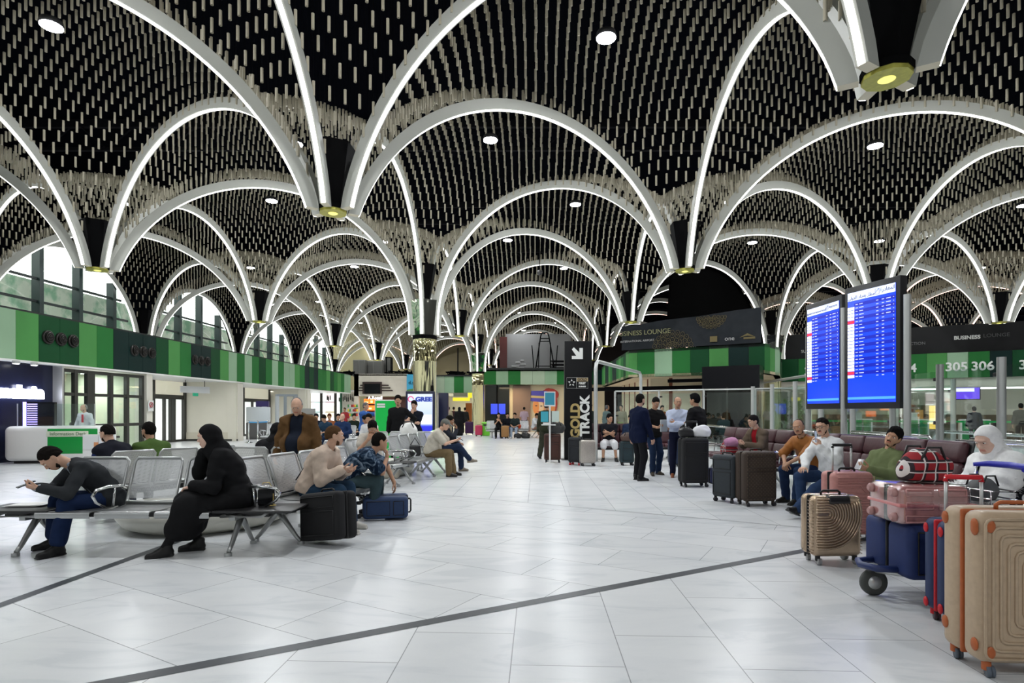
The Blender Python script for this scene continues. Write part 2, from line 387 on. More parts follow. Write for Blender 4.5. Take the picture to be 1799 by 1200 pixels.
# ================================================================ floor
def floor_mat():
    m = mat('white_marble', (.8,.81,.81), .2); b = bsdf(m); b.inputs['Specular IOR Level'].default_value = .32
    uv = nd(m, 'ShaderNodeUVMap'); tc = nd(m, 'ShaderNodeTexCoord')
    br = nd(m, 'ShaderNodeTexBrick', Scale=1.0); br.offset = .37; br.offset_frequency = 2; br.squash = 1.0
    br.inputs['Color1'].default_value = (.665,.68,.693,1); br.inputs['Color2'].default_value = (.72,.733,.743,1); br.inputs['Mortar'].default_value = (.30,.31,.32,1)
    br.inputs['Mortar Size'].default_value = .0032; br.inputs['Brick Width'].default_value = 1.22; br.inputs['Row Height'].default_value = .63; br.inputs['Mortar Smooth'].default_value = .1
    lk(m, uv.outputs[0], br.inputs['Vector'])
    n1 = nd(m, 'ShaderNodeTexNoise', Scale=1.3, Detail=8, Roughness=.6, Distortion=1.2)
    mp = nd(m, 'ShaderNodeMapping'); mp.inputs['Rotation'].default_value = (0,0,.6); mp.inputs['Scale'].default_value = (.7,2.2,1)
    lk(m, tc.outputs['Object'], mp.inputs[0]); lk(m, mp.outputs[0], n1.inputs['Vector'])
    cr = nd(m, 'ShaderNodeValToRGB'); cr.color_ramp.elements[0].position = .40; cr.color_ramp.elements[0].color = (.84,.86,.88,1)
    cr.color_ramp.elements[1].position = .6; cr.color_ramp.elements[1].color = (1,1,1,1)
    e = cr.color_ramp.elements.new(.47); e.color = (.955,.96,.968,1)
    lk(m, n1.outputs['Fac'], cr.inputs[0])
    mx = nd(m, 'ShaderNodeMix', data_type='RGBA', blend_type='MULTIPLY'); mx.inputs[0].default_value = .75
    lk(m, br.outputs['Color'], mx.inputs[6]); lk(m, cr.outputs[0], mx.inputs[7]); lk(m, mx.outputs[2], b.inputs['Base Color'])
    b.inputs['Roughness'].default_value = .27
    return m
me = bpy.data.meshes.new('floor'); bm = bmesh.new(); uvl = bm.loops.layers.uv.new('UVMap')
for i in range(-2, 9):
    for j in range(-9, 5):
        for tri, ax in (((node(i,j), node(i,j+1), node(i-1,j+1)), LU), ((node(i,j), node(i-1,j+1), node(i-1,j)), LV)):
            f = bm.faces.new([bm.verts.new((q.x, q.y, 0)) for q in tri]); x = ax.normalized(); y = V(-x.y, x.x, 0)
            if f.calc_area() and f.normal.z < 0: pass
            for l in f.loops: l[uvl].uv = (l.vert.co.dot(x)+.14*(i+j), (l.vert.co-A0).dot(y)+.30)
bmesh.ops.recalc_face_normals(bm, faces=bm.faces[:])
bmesh.ops.remove_doubles(bm, verts=bm.verts[:], dist=1e-4)
for f in bm.faces:
    f.normal_update()
    if f.normal.z < 0: f.normal_flip()
bm.to_mesh(me); bm.free(); me.materials.append(floor_mat()); struct(obj('floor', me), 'polished white marble slab floor', 'floor')
M_strip = mat('dark_inlay', (.045,.051,.060), .35, spec=.3)
M_strip2 = mat('grey_inlay', (.42,.43,.43), .25)
def strip(a, b, w, m, lab):
    d = (b-a).normalized(); s = V(-d.y, d.x, 0)*w/2; mb = MB()
    mb.add([a-s+V(0,0,.002), b-s+V(0,0,.002), b+s+V(0,0,.002), a+s+V(0,0,.002)], [(0,1,2,3)])
    o = mb.build('trim_%d' % (20+len(strips)), m); strips.append(o); struct(o, lab, 'floor inlay')
strips = []
strip(node(0,0), node(-1,1), .10, M_strip, 'dark grey stone strip crossing the foreground floor from lower left to right')
strip(node(-1,1), node(0,1), .10, M_strip, 'dark grey stone strip running back under the left seats')
strip(node(-1,1), node(-1,2), .10, M_strip, 'dark grey stone strip beyond the lower left corner')
strip(node(0,1), node(1,0), .05, M_strip2, 'thin grey stone line crossing the middle of the floor')
strip(node(0,0), node(0,1), .025, M_strip2, 'hairline grey joint crossing the floor before the left suitcases')
strip(node(1,1), node(2,0), .05, M_strip2, 'thin grey stone line crossing the far floor')
strip(node(1,1), node(2,1), .05, M_strip2, 'thin grey stone line running away beside the green bin')
# ================================================================ building shell
def WF(p, q):
    """frame of a wall: X from p to q, Z up, Y = away from the hall (to the left of the walking direction p->q)"""
    p = V(p[0], p[1], 0); q = V(q[0], q[1], 0); x = (q-p).normalized(); y = V(-x.y, x.x, 0)
    M = Matrix((x, y, V(0,0,1))).transposed().to_4x4(); M.translation = p
    return M, (q-p).length
def wx(px, x0=-13.4, y0=21.5, sl=.0436):
    """y where the pixel column px meets the line x = x0+sl*(y-y0)"""
    r = (px-899.5)/F; return (x0-sl*y0)/(r-sl)
GR = {k: noisy(mat('panel_'+n, c, .45, spec=.18), 2, .06) for k, n, c in [('L','mint',(.30,.46,.30)), ('g','light_green',(.075,.27,.072)), ('G','mid_green',(.022,.165,.036)),
      ('D','dark_green',(.005,.062,.019)), ('K','deep_teal',(.004,.021,.019)), ('S','sage',(.40,.50,.36))]}
M_darkgap = mat('gap_black', (.01,.012,.012), .6)
def band(name, p, q, z0, z1, seq, pw, label, first=0., depth=.25):
    M, L = WF(p, q); keys = list(GR); mb = MB(); x = -first; k = 0
    mb.box(0, .03, z0, L, depth, z1, len(keys), M)
    while x < L:
        a, b = max(0, x), min(L, x+pw)
        if b > a: mb.box(a+.006, 0, z0, b-.006, .03, z1, keys.index(seq[k % len(seq)]), M)
        x += pw; k += 1
    o = mb.build(name, [GR[i] for i in keys]+[M_darkgap]); struct(o, label, 'wall panels'); return o
def wl(y): return V(-13.4+.0436*(y-21.5), y, 0)
BZ0, BZ1 = 2.84, 4.20
a0 = wl(wx(28)).y - .735*3
P0, P1 = wl(a0), wl(44.6)
band('wall_left', P0, P1, BZ0, BZ1, 'GLLgDDgGKKKDgGKKDgLGLGDGLGLLgGKDKGGgDGg', .735, 'striped wall band of green and mint panels above the shops on the left')
M_white = mat('white_paint', (.78,.78,.76), .5); M_cream = noisy(mat('cream_wall', (.72,.69,.60), .45), 1.5, .05)
M_alu = mat('brushed_steel', (.60,.61,.60), .38, metal=.65); M_dkframe = mat('dark_frame', (.035,.035,.03), .4)
M_glass = glassmat('clear_glass'); M_sof = noisy(mat('soffit_white', (.70,.71,.72), .35), 1, .04)
M_chrome = mat('chrome', (.72,.73,.74), .14, metal=1.)
M, L = WF(P0, P1)
mb = MB(); mb.box(0, -.02, BZ0-.05, L, .3, BZ0, 0, M); mb.box(0, 0, BZ1, L, .35, BZ1+.05, 1, M); o = mb.build('trim_40', [M_white, M_darkgap]); struct(o, 'white edge under the green wall band on the left', 'trim')
mb = MB(); mb.box(0, .3, BZ0-.02, L, 6.5, BZ0+.06, 0, M); struct(mb.build('ceiling_shops', M_sof), 'white soffit over the shops on the left', 'soffit')
mb = MB(); mb.box(0, .3, BZ1-.2, L, 6.8, BZ1-.1, 0, M); struct(mb.build('trim_41', M_darkgap), 'dark roof of the shops on the left', 'roof')
# round vents
M_vent = mat('vent_black', (.02,.018,.016), .3, metal=.4)
for base, wd in ((106, 'dark green panels, nearest group'), (251, 'deep teal panels over the glass doors'), (353, 'deep teal panels over the white wall')):
    yc = wx(base)
    for k, s in ((-1,'left'),(0,'middle'),(1,'right')):
        c = wl(yc+.46*k); e = empty('round_vent', (c.x, c.y, 3.58), math.atan2(.0436,1)*-1+math.pi/2, '%s black round vent on the %s' % (s, wd), 'vent', 'round air vents on the green wall')
        Mx = Matrix.Rotation(math.pi/2, 4, 'X')
        mb = MB(); mb.lathe([(.20,0),(.20,.05),(.17,.07),(.165,.05)], 20, 0, Mx); mb.build('rim', M_vent, e, None, (0,0,0))
        mb = MB()
        for r in (.125,.075,.03): mb.tube([(r*math.cos(q*math.pi/8), -.09-.1*(.13-r), r*math.sin(q*math.pi/8)) for q in range(16)], .018, 6, 0, closed=True)
        mb.build('louver_rings', M_vent, e)
# ---------------------------------------------------------------- window wall behind, on the lattice line j = 3
M_post = mat('window_post', (.012,.03,.028), .4); M_bar = mat('window_bar', (.01,.018,.017), .5)
M_pane = glassmat('window_glass', (.97,1,.98), .1)
M_screen = mat('garden_screen', (.9,.95,.88), .8)
def screen_mat():
    m = M_screen; b = bsdf(m); tc = nd(m, 'ShaderNodeTexCoord'); v = nd(m, 'ShaderNodeTexNoise', Scale=1.6, Detail=5)
    n = nd(m, 'ShaderNodeTexVoronoi', Scale=2.2); cr = nd(m, 'ShaderNodeValToRGB'); cr.color_ramp.elements[0].position = .38; cr.color_ramp.elements[0].color = (.34,.60,.40,1); cr.color_ramp.elements[1].position = .56; cr.color_ramp.elements[1].color = (.85,.92,.78,1)
    lk(m, tc.outputs['Object'], v.inputs['Vector']); lk(m, v.outputs['Fac'], cr.inputs[0]); lk(m, cr.outputs[0], b.inputs['Base Color'])
screen_mat()
ARC = {}
def arcz(s, L):
    """height above the capital of the arch soffit at distance s from the start of a bay of length L"""
    c = L/2-.49; R = (c*c+RISE**2)/(2*RISE); x = s-L/2
    return RISE-R+math.sqrt(max(0, R*R-x*x)) if abs(x) < c+.02 else 0
cx3 = lambda t: node(t, 3)
LB_ = LV.length
for i in range(-1, 4):
    M, L = WF(node(i,3), node(i+1,3)); zb = BZ1-.3
    # spandrel
    mb = MB(); n = 30; top = CZ
    pr = [(0, NZ)]+[(L*k/n, NZ+max(0, arcz(L*k/n, L)+.16)) for k in range(1, n)]+[(L, NZ)]
    for k in range(n):
        (xa, za), (xb, zb_) = pr[k], pr[k+1]
        mb.prism([M @ V(xa,.08,za), M @ V(xb,.08,zb_), M @ V(xb,.08,top), M @ V(xa,.08,top)], V(0,0,0), M.to_3x3() @ V(0,.12,0))
    struct(mb.build('wall_window_%d' % (i+2), M_void), 'black wall above the arched window', 'wall')
    e = empty('window_%d' % (i+2), M @ V(0,.22,0)); e.rotation_euler = (0,0,math.atan2(LV.y, LV.x)); struct(e, ['arched window behind the camera side','first arched window with bright daylight at far left','second arched window with bright daylight','third arched window beyond the second','last arched window at the end of the left wall'][i+1], 'window')
    def top_at(s): return NZ+arcz(s, L)+.12 if .3 < s < L-.3 else NZ
    for k in range(5):
        s = L*(.125+.222*k) if k < 4 else None
        if s is None: continue
        mb = MB(); mb.box(s-.10, -.12, zb, s+.10, .22, top_at(s)); mb.build('post', M_post, e)
    for z in (4.18+1.55, 4.18+2.45):
        zz = z
        xs = [s/20*L for s in range(21) if top_at(s/20*L) > zz]
        if xs: mb = MB(); mb.box(min(xs), -.04, zz, max(xs), .04, zz+.09); mb.build('transom', M_bar, e)
    mb = MB(); pts = [(.3, zb)]+[(s*L/24, top_at(s*L/24)) for s in range(1, 24)]+[(L-.3, zb)]
    mb.add([V(x, .05, z) for x, z in pts], [tuple(range(len(pts)))]); mb.build('pane', M_pane, e)
    mb = MB(); mb.box(0, -.4, 0, L, 6.4, zb-.1) if False else mb.box(0, .2, 0, L, .5, zb); struct(mb.build('wall_back_%d' % (i+2), M_cream, None, M @ V(0,0,0), (0,0,math.atan2(LV.y, LV.x))), 'cream back wall of the shops', 'wall')
M, L = WF(node(-1,3), node(4,3))
mb = MB(); mb.box(-20, 3.2, 0, L+8, 3.4, 7.35, 0, M); struct(mb.build('wall_garden_screen', M_screen), 'pale green garden screen outside the arched windows', 'outside screen')
# ---------------------------------------------------------------- far walls closing the hall
M_tan = noisy(mat('tan_wall', (.30,.26,.14), .6), .6, .06)
def wallseg(name, p, q, z0, z1, m, label, t=.25):
    M, L = WF(p, q); mb = MB(); mb.box(0, 0, z0, L, t, z1, 0, M); o = mb.build(name, m); struct(o, label, 'wall'); return o
wallseg('wall_far_left', (-19, 61), (-2.5, 61), 0, CZ, M_tan, 'tan upper wall at the far end of the left hall')
wallseg('wall_far', (-2.5, 68), (60, 68), 0, CZ, mat('far_dark', (.03,.02,.02), .7), 'dark wall at the far end of the hall')
wallseg('wall_far_side', (-2.5,61), (-2.5,68), 0, CZ, M_tan, 'side of the tan far wall')
wallseg('wall_back', (50, -8), (-24, -8), 0, CZ, mat('rear_wall', (.45,.46,.44), .6), 'wall of the hall behind the camera')
wallseg('wall_left_near', (-21.5, -8), (node(-1,3).x, node(-1,3).y), 0, CZ, mat('rear_wall', (.45,.46,.44), .6), 'left wall of the hall beside the camera')
wallseg('wall_right', (50, 70), (50, -8), 0, CZ, M_void, 'far right wall of the hall')
# pale partition wall with things stored on the roof of the far shops
PW = GD(889, 0, 44); 
mb = MB(); mb.box(GD(889,0,44).x, 44, 4.1, GD(1003,0,44).x, 44.2, 7.3); struct(mb.build('wall_pale_partition', mat('pale_board', (.20,.20,.20), .6)), 'pale grey partition above the far shops', 'wall')
mb = MB(); mb.box(GD(878,0,43.8).x, 43.4, 4.1, GD(891,0,43.8).x, 44, 7.0); struct(mb.build('trim_42', mat('dark_red_steel', (.07,.012,.01), .5)), 'dark red post beside the pale partition', 'post')
# far roofs of shops
mb = MB(); mb.box(GD(850,0,40).x, 40, 4.2, 5.6, 50, 4.35); mb.box(-12.4, 45, 4.2, GD(765,0,46).x, 60, 4.3); mb.box(GD(765,0,46).x, 46, 4.2, GD(850,0,46).x, 60, 4.3)
struct(mb.build('trim_43', M_darkgap), 'black roof slab of the far shops', 'roof')
band('wall_far_band', GD(850,0,40), GD(1062,0,40), 3.28, 4.28, 'GLGSSLGLDKK', .84, 'striped green wall band above the mural at the far end', .0)
mb = MB(); mb.box(GD(850,0,40).x, 39.9, 4.28, 5.8, 40.3, 4.42); mb.box(GD(765,0,46).x, 45.9, 4.22, GD(850,0,46).x, 46.3, 4.32); struct(mb.build('trim_44', M_darkgap), 'black coping over the far green bands', 'trim')
band('wall_far_band_left', GD(764,0,46), GD(832,0,46), 2.9, 4.22, 'SLGLgG', .76, 'striped green wall band between the two mirrored columns', .0)
# under the far band: dark glass shop front, brown wall, cream wall
D = 40.2
def fb(name, x0, x1, z0, z1, m, label, y=D, t=.15, cat='wall'):
    mb = MB(); mb.box(GD(x0,0,y).x, y, z0, GD(x1,0,y).x, y+t, z1); o = mb.build(name, m); struct(o, label, cat); return o
fb('wall_far_shop', 851, 1062, 0, 3.3, mat('warm_lit_wall', (.80,.66,.42), .6), 'warm cream wall under the far green band', 40.5)
fb('door_1', 852, 895, 0, 3.25, mat('dark_glass', (.015,.017,.016), .12), 'dark glass shop front with a blue reflection', 40.25, .1, 'shop front')
fb('trim_45', 872, 874.5, 0, 3.25, M_black, 'dark door mullion', 40.2, .08, 'trim')
fb('trim_46', 901, 932, 0, 3.22, mat('brown_wall', (.20,.125,.09), .6), 'brown wall panel beside the mural', 40.3, .15, 'wall')
fb('wall_corridor', 765, 786, 0, 2.95, M_cream, 'pillar beside the yellow lit corridor', 46.1, .4)
fb('wall_corridor_right', 830, 853, 0, 2.95, mat('warm_lit_wall'), 'pillar right of the yellow lit corridor', 46.1, .4)
fb('wall_corridor_end', 780, 850, 0, 3.4, M_cream, 'pale wall at the end of the corridor', 58, .2)
fb('ceiling_corridor', 765, 853, 2.9, 3.0, M_white, 'corridor ceiling', 46.4, 12)
mb = MB(); a = GD(818,0,50); mb.box(a.x, 49.9, 0, a.x+.55, 50, 2.15); mb.cyl(a.x+.08, 49.88, .95, 1.05, .03, 8, 1); struct(mb.build('door_2', [mat('orange_wood', (.42,.13,.03), .5), M_alu]), 'orange brown wooden door in the corridor', 'door')
s = empty('corridor_sign', (GD(809,0,46).x, 45.9, 2.6), 0, 'grey and yellow sign panels over the lit corridor', 'sign')
mb = MB(); mb.box(-.55, 0, .0, .55, .08, .28); mb.build('grey_panel', mat('sign_grey', (.22,.22,.15), .5), s)
mb = MB(); mb.box(.6, 0, -.1, 1.0, .08, .30); mb.box(-.6,0,-.34,.75,.06,-.08); mb.build('yellow_panel', mat('sign_yellow', (.8,.72,.03), .5, emit=.6, ecol=(.9,.8,.03)), s)
# mural: generic painted face with a tall blue hat and a red figure behind it
mu = empty('wall_mural', (GD(932,0,40.4).x, 40.4, 0), 0, 'large colourful portrait mural with blue headdress on the far wall', 'mural')
def ell(mb, cx, cz, rx, rz, y, mi, n=24, sk=0.):
    mb.add([V(cx+rx*math.cos(2*math.pi*k/n)+sk*rz*math.sin(2*math.pi*k/n), y, cz+rz*math.sin(2*math.pi*k/n)) for k in range(n)], [tuple(range(n))], mi)
mcol = [mat('mural_'+n, c, .6) for n, c in [('red',(.48,.045,.03)),('orange',(.75,.28,.08)),('skin',(.80,.55,.33)),('blue',(.09,.08,.42)),('gold',(.65,.48,.2)),('dark',(.05,.03,.04)),('lip',(.6,.10,.07))]]
mb = MB(); y = 0
ell(mb, 1.25, 2.0, .62, 1.05, .0, 0); ell(mb, 1.3, 1.75, .42, .75, -.004, 1); ell(mb, 1.35, 2.6, .62, .42, -.006, 0)
mb.add([V(.1,-.01,.6), V(1.5,-.01,.6), V(1.25,-.01,.95), V(.85,-.01,1.1), V(.8,-.01,1.4), V(.35,-.01,1.4), V(.35,-.01,1.1)], [(0,1,2,3,4,5,6)], 1)
ell(mb, .55, 1.7, .38, .58, -.012, 2); ell(mb, .38, 1.75, .22, .5, -.014, 1)
mb.add([V(.0,-.018,2.15), V(.98,-.018,2.05), V(1.15,-.018,2.85), V(.05,-.018,2.85)], [(0,1,2,3)], 3); mb.add([V(.0,-.02,2.38), V(1.05,-.02,2.32), V(1.08,-.02,2.48), V(.02,-.02,2.54)], [(0,1,2,3)], 4)
ell(mb, .40, 1.82, .09, .035, -.02, 5); ell(mb, .75, 1.80, .08, .035, -.02, 5); ell(mb, .58, 1.40, .10, .045, -.02, 6); ell(mb, 1.35, 1.95, .13, .05, -.02, 5); ell(mb, 1.5, 1.1, .3, .28, -.016, 0)
ell(mb, .8, .95, .32, .05, -.022, 4); mb.build('painting', mcol, mu)
# blue flight board reflection in the far shop glass, put in as glowing panels
bs = empty('blue_reflections', (GD(875,0,40).x, 40.05, 1.6), 0, 'pair of glowing blue panels put in as a reflection on the far shop glass', 'screen')
for sx in (-.27,.27):
    mb = MB(); mb.box(sx-.23,.0,-.35,sx+.23,.06,.35); mb.build('screen', mat('reflected_blue', (.02,.04,.4), .3, emit=.9, ecol=(.05,.08,.85)), bs)
# ---------------------------------------------------------------- lounge block on the right
La, Lb, Lc, Ld = (5.7,36.8), (5.4,26.8), (10.4,23.9), (11.75,25.5)
LZ0, LZ1 = 1.4+1.59, 1.4+2.82
band('wall_lounge_side', La, Lb, LZ0, LZ1, 'GgKKgGKKGgGDgg', .76, 'receding side of the green lounge band with round vents')
band('wall_lounge_front', Lb, Lc, LZ0, LZ1, 'gGLGDgKDG', .795, 'striped green band of the lounge under the grey banner', .4)
band('wall_lounge_corner', Lc, Ld, LZ0, LZ1, 'GgL', .72, 'right corner of the green lounge band')
band('wall_lounge_return', Ld, (14.6,31.4), LZ0, LZ1, 'LGDKD', .72, 'dark green band between the lounge and the counters')
M_warm = mat('warm_lit_wall'); M_wood = mat('red_wood', (.20,.055,.02), .45)
lc = V(8.5, 28.5, 0)
def inset(p, d):
    p = V(p[0], p[1], 0); c = V(10.5, 31, 0); return p+(c-p).normalized()*d
M_lcream = mat('lounge_cream', (.80,.70,.52), .5)
for nm, p, q in (('wall_lounge_inner_side', La, Lb), ('wall_lounge_inner_front', Lb, Lc)):
    a, b = inset(p, 1.6), inset(q, 1.6); M, L = WF(a, b); mb = MB()
    mb.box(0, 0, 0, L, .2, LZ1, 0, M)
    x = .9
    while x < L: mb.box(x, -.03, 0, x+.16, .02, LZ0+.1, 1, M); x += 1.55
    struct(mb.build(nm, [M_lcream, M_wood]), 'warm lit cream lounge wall with red wood posts', 'wall')
mb = MB(); pts = [V(*La,LZ0), V(*Lb,LZ0), V(*Lc,LZ0), V(*Ld,LZ0), V(14.6,31.4,LZ0), V(14.6,37,LZ0)]; mb.prism(pts, V(0,0,0), V(0,0,.12)); struct(mb.build('ceiling_lounge', mat('lounge_soffit', (.75,.6,.4), .6)), 'warm lit soffit of the lounge', 'soffit')
mb = MB(); mb.prism([q+V(0,0,LZ1-LZ0-.12) for q in pts], V(0,0,0), V(0,0,.12)); struct(mb.build('trim_47', M_darkgap), 'roof of the lounge', 'roof')
# cornice beam, dark
M, L = WF(V(*Lb,0)+V(-.9,.3,0), V(*Lc,0)+V(-.4,.1,0))
mb = MB(); mb.box(-2.2, 1.2, 2.42, L*.78, 1.38, 2.60, 0, M); mb.box(L*.42, .4, 2.72, L*.9, .62, 2.86, 0, M); o = mb.build('canopy', M_black); tag(o, 'black canopy bars crossing the warm lit lounge front', 'canopy')
# dark glass portal of the lounge
M, L = WF(Lb, Lc)
e = empty('lounge_portal', M @ V(3.55,-1.3,0), math.atan2(Lc[1]-Lb[1], Lc[0]-Lb[0]), 'tall dark glass lounge entrance box below the green band', 'entrance box')
M_smoke = glassmat('smoked_glass', (.22,.24,.24), .1)
mb = MB(); mb.box(0,0,2.35,2.2,1.2,3.25,0); mb.build('lintel', mat('black_gloss', (.006,.006,.008), .2, spec=.3), e)
mb = MB(); mb.box(0.05,.05,0,2.15,.07,2.35,0); mb.build('glass', M_smoke, e)
for x in (0, .95, 2.12):
    mb = MB(); mb.box(x,0,0,x+.06,.08,2.4); mb.build('post', M_dkframe, e)
# banner
M_banner = noisy(mat('grey_banner', (.020,.023,.028), .6, spec=.15), 3, .35, .25)
M, L = WF(V(*Lb,0)+V(-.3,.1,0), V(*Lc,0)+V(-.1,.05,0))
e = empty('lounge_banner', M @ V(0,0,0), math.atan2(Lc[1]-Lb[1], Lc[0]-Lb[0]), 'dark grey lounge banner with golden ornament above the green band', 'banner')
mb = MB(); n = 24; zt = lambda s: 5.35+.35*s/L-.02*math.sin(s*2.2)
g = [(x*L/n, z) for x in range(n+1) for z in range(7)]
vs = [V(x, -.06+.03*math.sin(x*3+z), LZ1+.02+(zt(x)-LZ1-.02)*z/6) for x, z in g]; fs = [(x*7+z, (x+1)*7+z, (x+1)*7+z+1, x*7+z+1) for x in range(n) for z in range(6)]
mb.add(vs, fs, 0, True); mb.add([v+V(0,.02,0) for v in vs], [f[::-1] for f in fs], 0, True); mb.build('cloth', M_banner, e)
M_gold2 = mat('ornament_gold', (.16,.125,.05), .4, metal=.3); M_txt = mat('banner_letter', (.30,.30,.15), .5); M_txtw = mat('pale_letter', (.5,.5,.5), .5)
XM = lambda x, z, y=-.12: frame_M((x, y, z), (1,0,0))
text('BUSINESS LOUNGE', 'lettering', .30, M_txt, e, XM(1.0, 4.98), .004)
text('INTERNATIONAL AIRPORT', 'lettering', .13, M_txtw, e, XM(.75, 4.62), .004)
text('one', 'lettering', .26, M_txtw, e, XM(4.75, 4.48), .004)
for (cx, cz, up, s) in ((2.35, 4.24, 1, 1.), (4.0, 5.48, -1, .7)):
    mb = MB()
    for ring, (rr, k) in enumerate(((.18,5),(.38,7),(.58,9),(.74,11))):
        for q in range(k):
            a = math.pi*(q+.5)/k; c = V(cx+math.cos(a)*rr*s*1.1, -.11, cz+math.sin(a)*rr*s*.9*up)
            r = .085*s; mb.tube([c+V(r*math.cos(t*math.pi/5),0,r*math.sin(t*math.pi/5)*(1.25)) for t in range(10)], .008, 5, 0, closed=True); mb.ball(c, .018, 0, 6)
    mb.build('ornament', M_gold2, e)
mb = MB(); mb.box(5.3,-.12,4.42,5.75,-.11,4.5); mb.prism([V(5.15,-.12,4.5),V(5.45,-.12,4.66),V(5.75,-.12,4.5),V(5.45,-.12,4.56)], V(0,0,0), V(0,.01,0)); mb.build('roof_emblem', M_gold2, e); mb = MB(); mb.box(3.95,-.12,4.38,4.25,-.11,4.62); mb.build('square_emblem', M_gold2, e)
# black sheet behind the banner, put in for the unlit void under the arch
M, L = WF(node(2,0), node(3,-1)); mb = MB(); n = 24; pr = [(L*.27, 5.62)]+[(L*k/n, NZ+max(0, arcz(L*k/n, L)+.1)) for k in range(7, n)]+[(L-.3, 4.3), (L*.47, 4.3), (L*.47, 5.62)]
mb.prism([M @ V(x,.3,z) for x, z in pr], V(0,0,0), M.to_3x3() @ V(0,.15,0)); struct(mb.build('wall_lounge_void', mat('void_black', (.003,.003,.003), .9, spec=0)), 'black sheet put in for the unlit void under the arch behind the lounge banner', 'wall')
# ---------------------------------------------------------------- check-in hall
Ca, Cb = V(14.6, 31.4, 0), V(14.6,31.4,0)+V(.865,-.502,0)*17
CZ0, CZ1 = 1.4+1.62, 1.4+2.82
band('wall_counter', Ca, Cb, CZ0, CZ1, 'DGDKGDKGgLGKDDgGKDGLg', .80, 'striped green band with white counter numbers')
M, L = WF(Ca, Cb); aC = math.atan2(-.502,.865)
wallseg('wall_counter_banner', Ca+V(0,.2,0), Cb+V(0,.2,0), CZ1, 5.55, noisy(mat('black_banner', (.006,.006,.007), .35, spec=.25), 2, .4, .5), 'black wrinkled banner wall above the counters', .1)
wallseg('wall_counter_back', M @ V(-2,3.2,0), M @ V(17,3.2,0), 0, 4.3, M_cream, 'cream back wall of the check-in hall')
mb = MB(); mb.box(0,.2,CZ0-.45,L,3.2,CZ0-.3,0,M); mb.box(0,.15,CZ0-.42,L,.3,CZ0,1,M); struct(mb.build('ceiling_counter', [M_cream, M_cream]), 'cream fascia and soffit above the counters', 'soffit')
mb = MB(); mb.box(-2,3.1,0,L,3.19,1.25,0,M); struct(mb.build('trim_48', mat('counter_brown', (.14,.10,.06), .5)), 'brown dado on the back wall of the check-in hall', 'trim')
e = empty('counter_light', M @ V(1.5,.9,CZ0-.52), aC, 'long white strip light under the counter fascia', 'strip light')
mb = MB(); mb.box(0,0,0,11.5,.08,.06); mb.build('diffuser', mat('strip_white', (1,1,1), .5, emit=7), e); mb = MB(); mb.box(-.02,-.02,.06,11.52,.1,.09); mb.build('housing', M_alu, e)
num = empty('counter_numbers', M @ V(0,0,0), aC, 'white numbers 303 to 307 on the green counter band', 'numbers')
M_num = mat('number_white', (.85,.87,.84), .5)
def at_band(px):   # distance along the band where the pixel column lies
    r = (px-899.5)/F; return (r*Ca.y-Ca.x)/(.865+r*.502)
for s, px in (('3', 1418), ('4', 1604), ('305', 1680), ('306', 1726), ('307', 1811)): text(s, 'number', .58, M_num, num, XM(at_band(px), 3.52, -.04), .02, bold=.012)
bt = empty('banner_lettering', M @ V(0,0,0), aC, 'white and gold word BUSINESS LOUNGE on the black banner wall', 'lettering')
text('BUSINESS', 'lettering', .24, mat('letter_white', (.7,.7,.66), .5), bt, XM(at_band(1700), 4.92, .16), .01, bold=.008); text('LOUNGE', 'lettering', .24, mat('letter_dim', (.07,.07,.07), .5), bt, XM(at_band(1752), 4.96, .16), .01)
text('PRODUCTION', 'lettering', .20, mat('letter_grey', (.16,.16,.16), .5), bt, XM(at_band(1598), 4.75, .16), .01); text('SUPPORT', 'lettering', .22, mat('letter_white'), bt, XM(at_band(1424), 4.62, .16), .01)
# ================================================================ left shops and furniture against the walls
def on_wall(px, back=0.):
    y = wx(px, -13.4-back); return V(-13.4-back+.0436*(y-21.5), y, 0)
AW = math.atan2(1, .0436)                      # direction of the left wall seen from above
def lw(px, back=0.): p = on_wall(px, back); return p
# navy glowing shop wall
a, b = wl(P0.y), on_wall(115)
M, L = WF(a, b); e = empty('navy_shop_wall', M @ V(0,.35,0), AW, 'navy blue lit shop wall with glowing white lettering', 'shop wall')
M_navy = mat('navy_panel', (.006,.009,.035), .25)
mb = MB(); mb.box(-3,0,0,L,.25,2.8); mb.build('panel', M_navy, e)
mb = MB(); mb.box(L-.06,-.3,0,L,.02,2.8); mb.build('edge_profile', M_alu, e)
sg = L-(wx(115)-wx(44))
text('unehain', 'lettering', .46, mat('sign_glow', (1,1,1), .5, emit=9, ecol=(.85,.87,1)), e, frame_M((sg+.12, -.06, 1.95), (1,0,0)), .03, bold=.035, sx=1.12)
mb = MB(); c0 = sg-1.0; mb.tube([(c0-.12,-.06,2.22),(c0+.10,-.06,1.98),(c0-.12,-.06,1.74)], .05, 8); mb.build('chevron', mat('sign_glow'), e); mb = MB(); mb.tube([(c0-.42+.15*math.cos(t*math.pi/8),-.06,1.98+.17*math.sin(t*math.pi/8)) for t in range(16)], .035, 8, closed=True); mb.build('ring', mat('sign_glow'), e)
for k in (0, 1):
    y0 = wx(25+32*k); tag_ = ('left', 'right')[k]
    q = wl(y0)+V(.15,0,0); e2 = empty('spotlight', (q.x-.1, q.y, 2.72), 0, '%s small white downlight above the glowing shop lettering' % tag_, 'spotlight', 'downlights over the navy shop wall')
    mb = MB(); mb.cyl(0,0,0,.08,.09,16); mb.build('housing', M_alu, e2); mb = MB(); mb.cyl(0,0,-.01,0,.07,16); mb.build('lens', mat('spot_glow', (1,1,1), .5, emit=12), e2)
wd = empty('wooden_cabinet', M @ V(L-3.1,-.05,0), AW, 'dark brown wooden cabinet behind the information desk', 'cabinet')
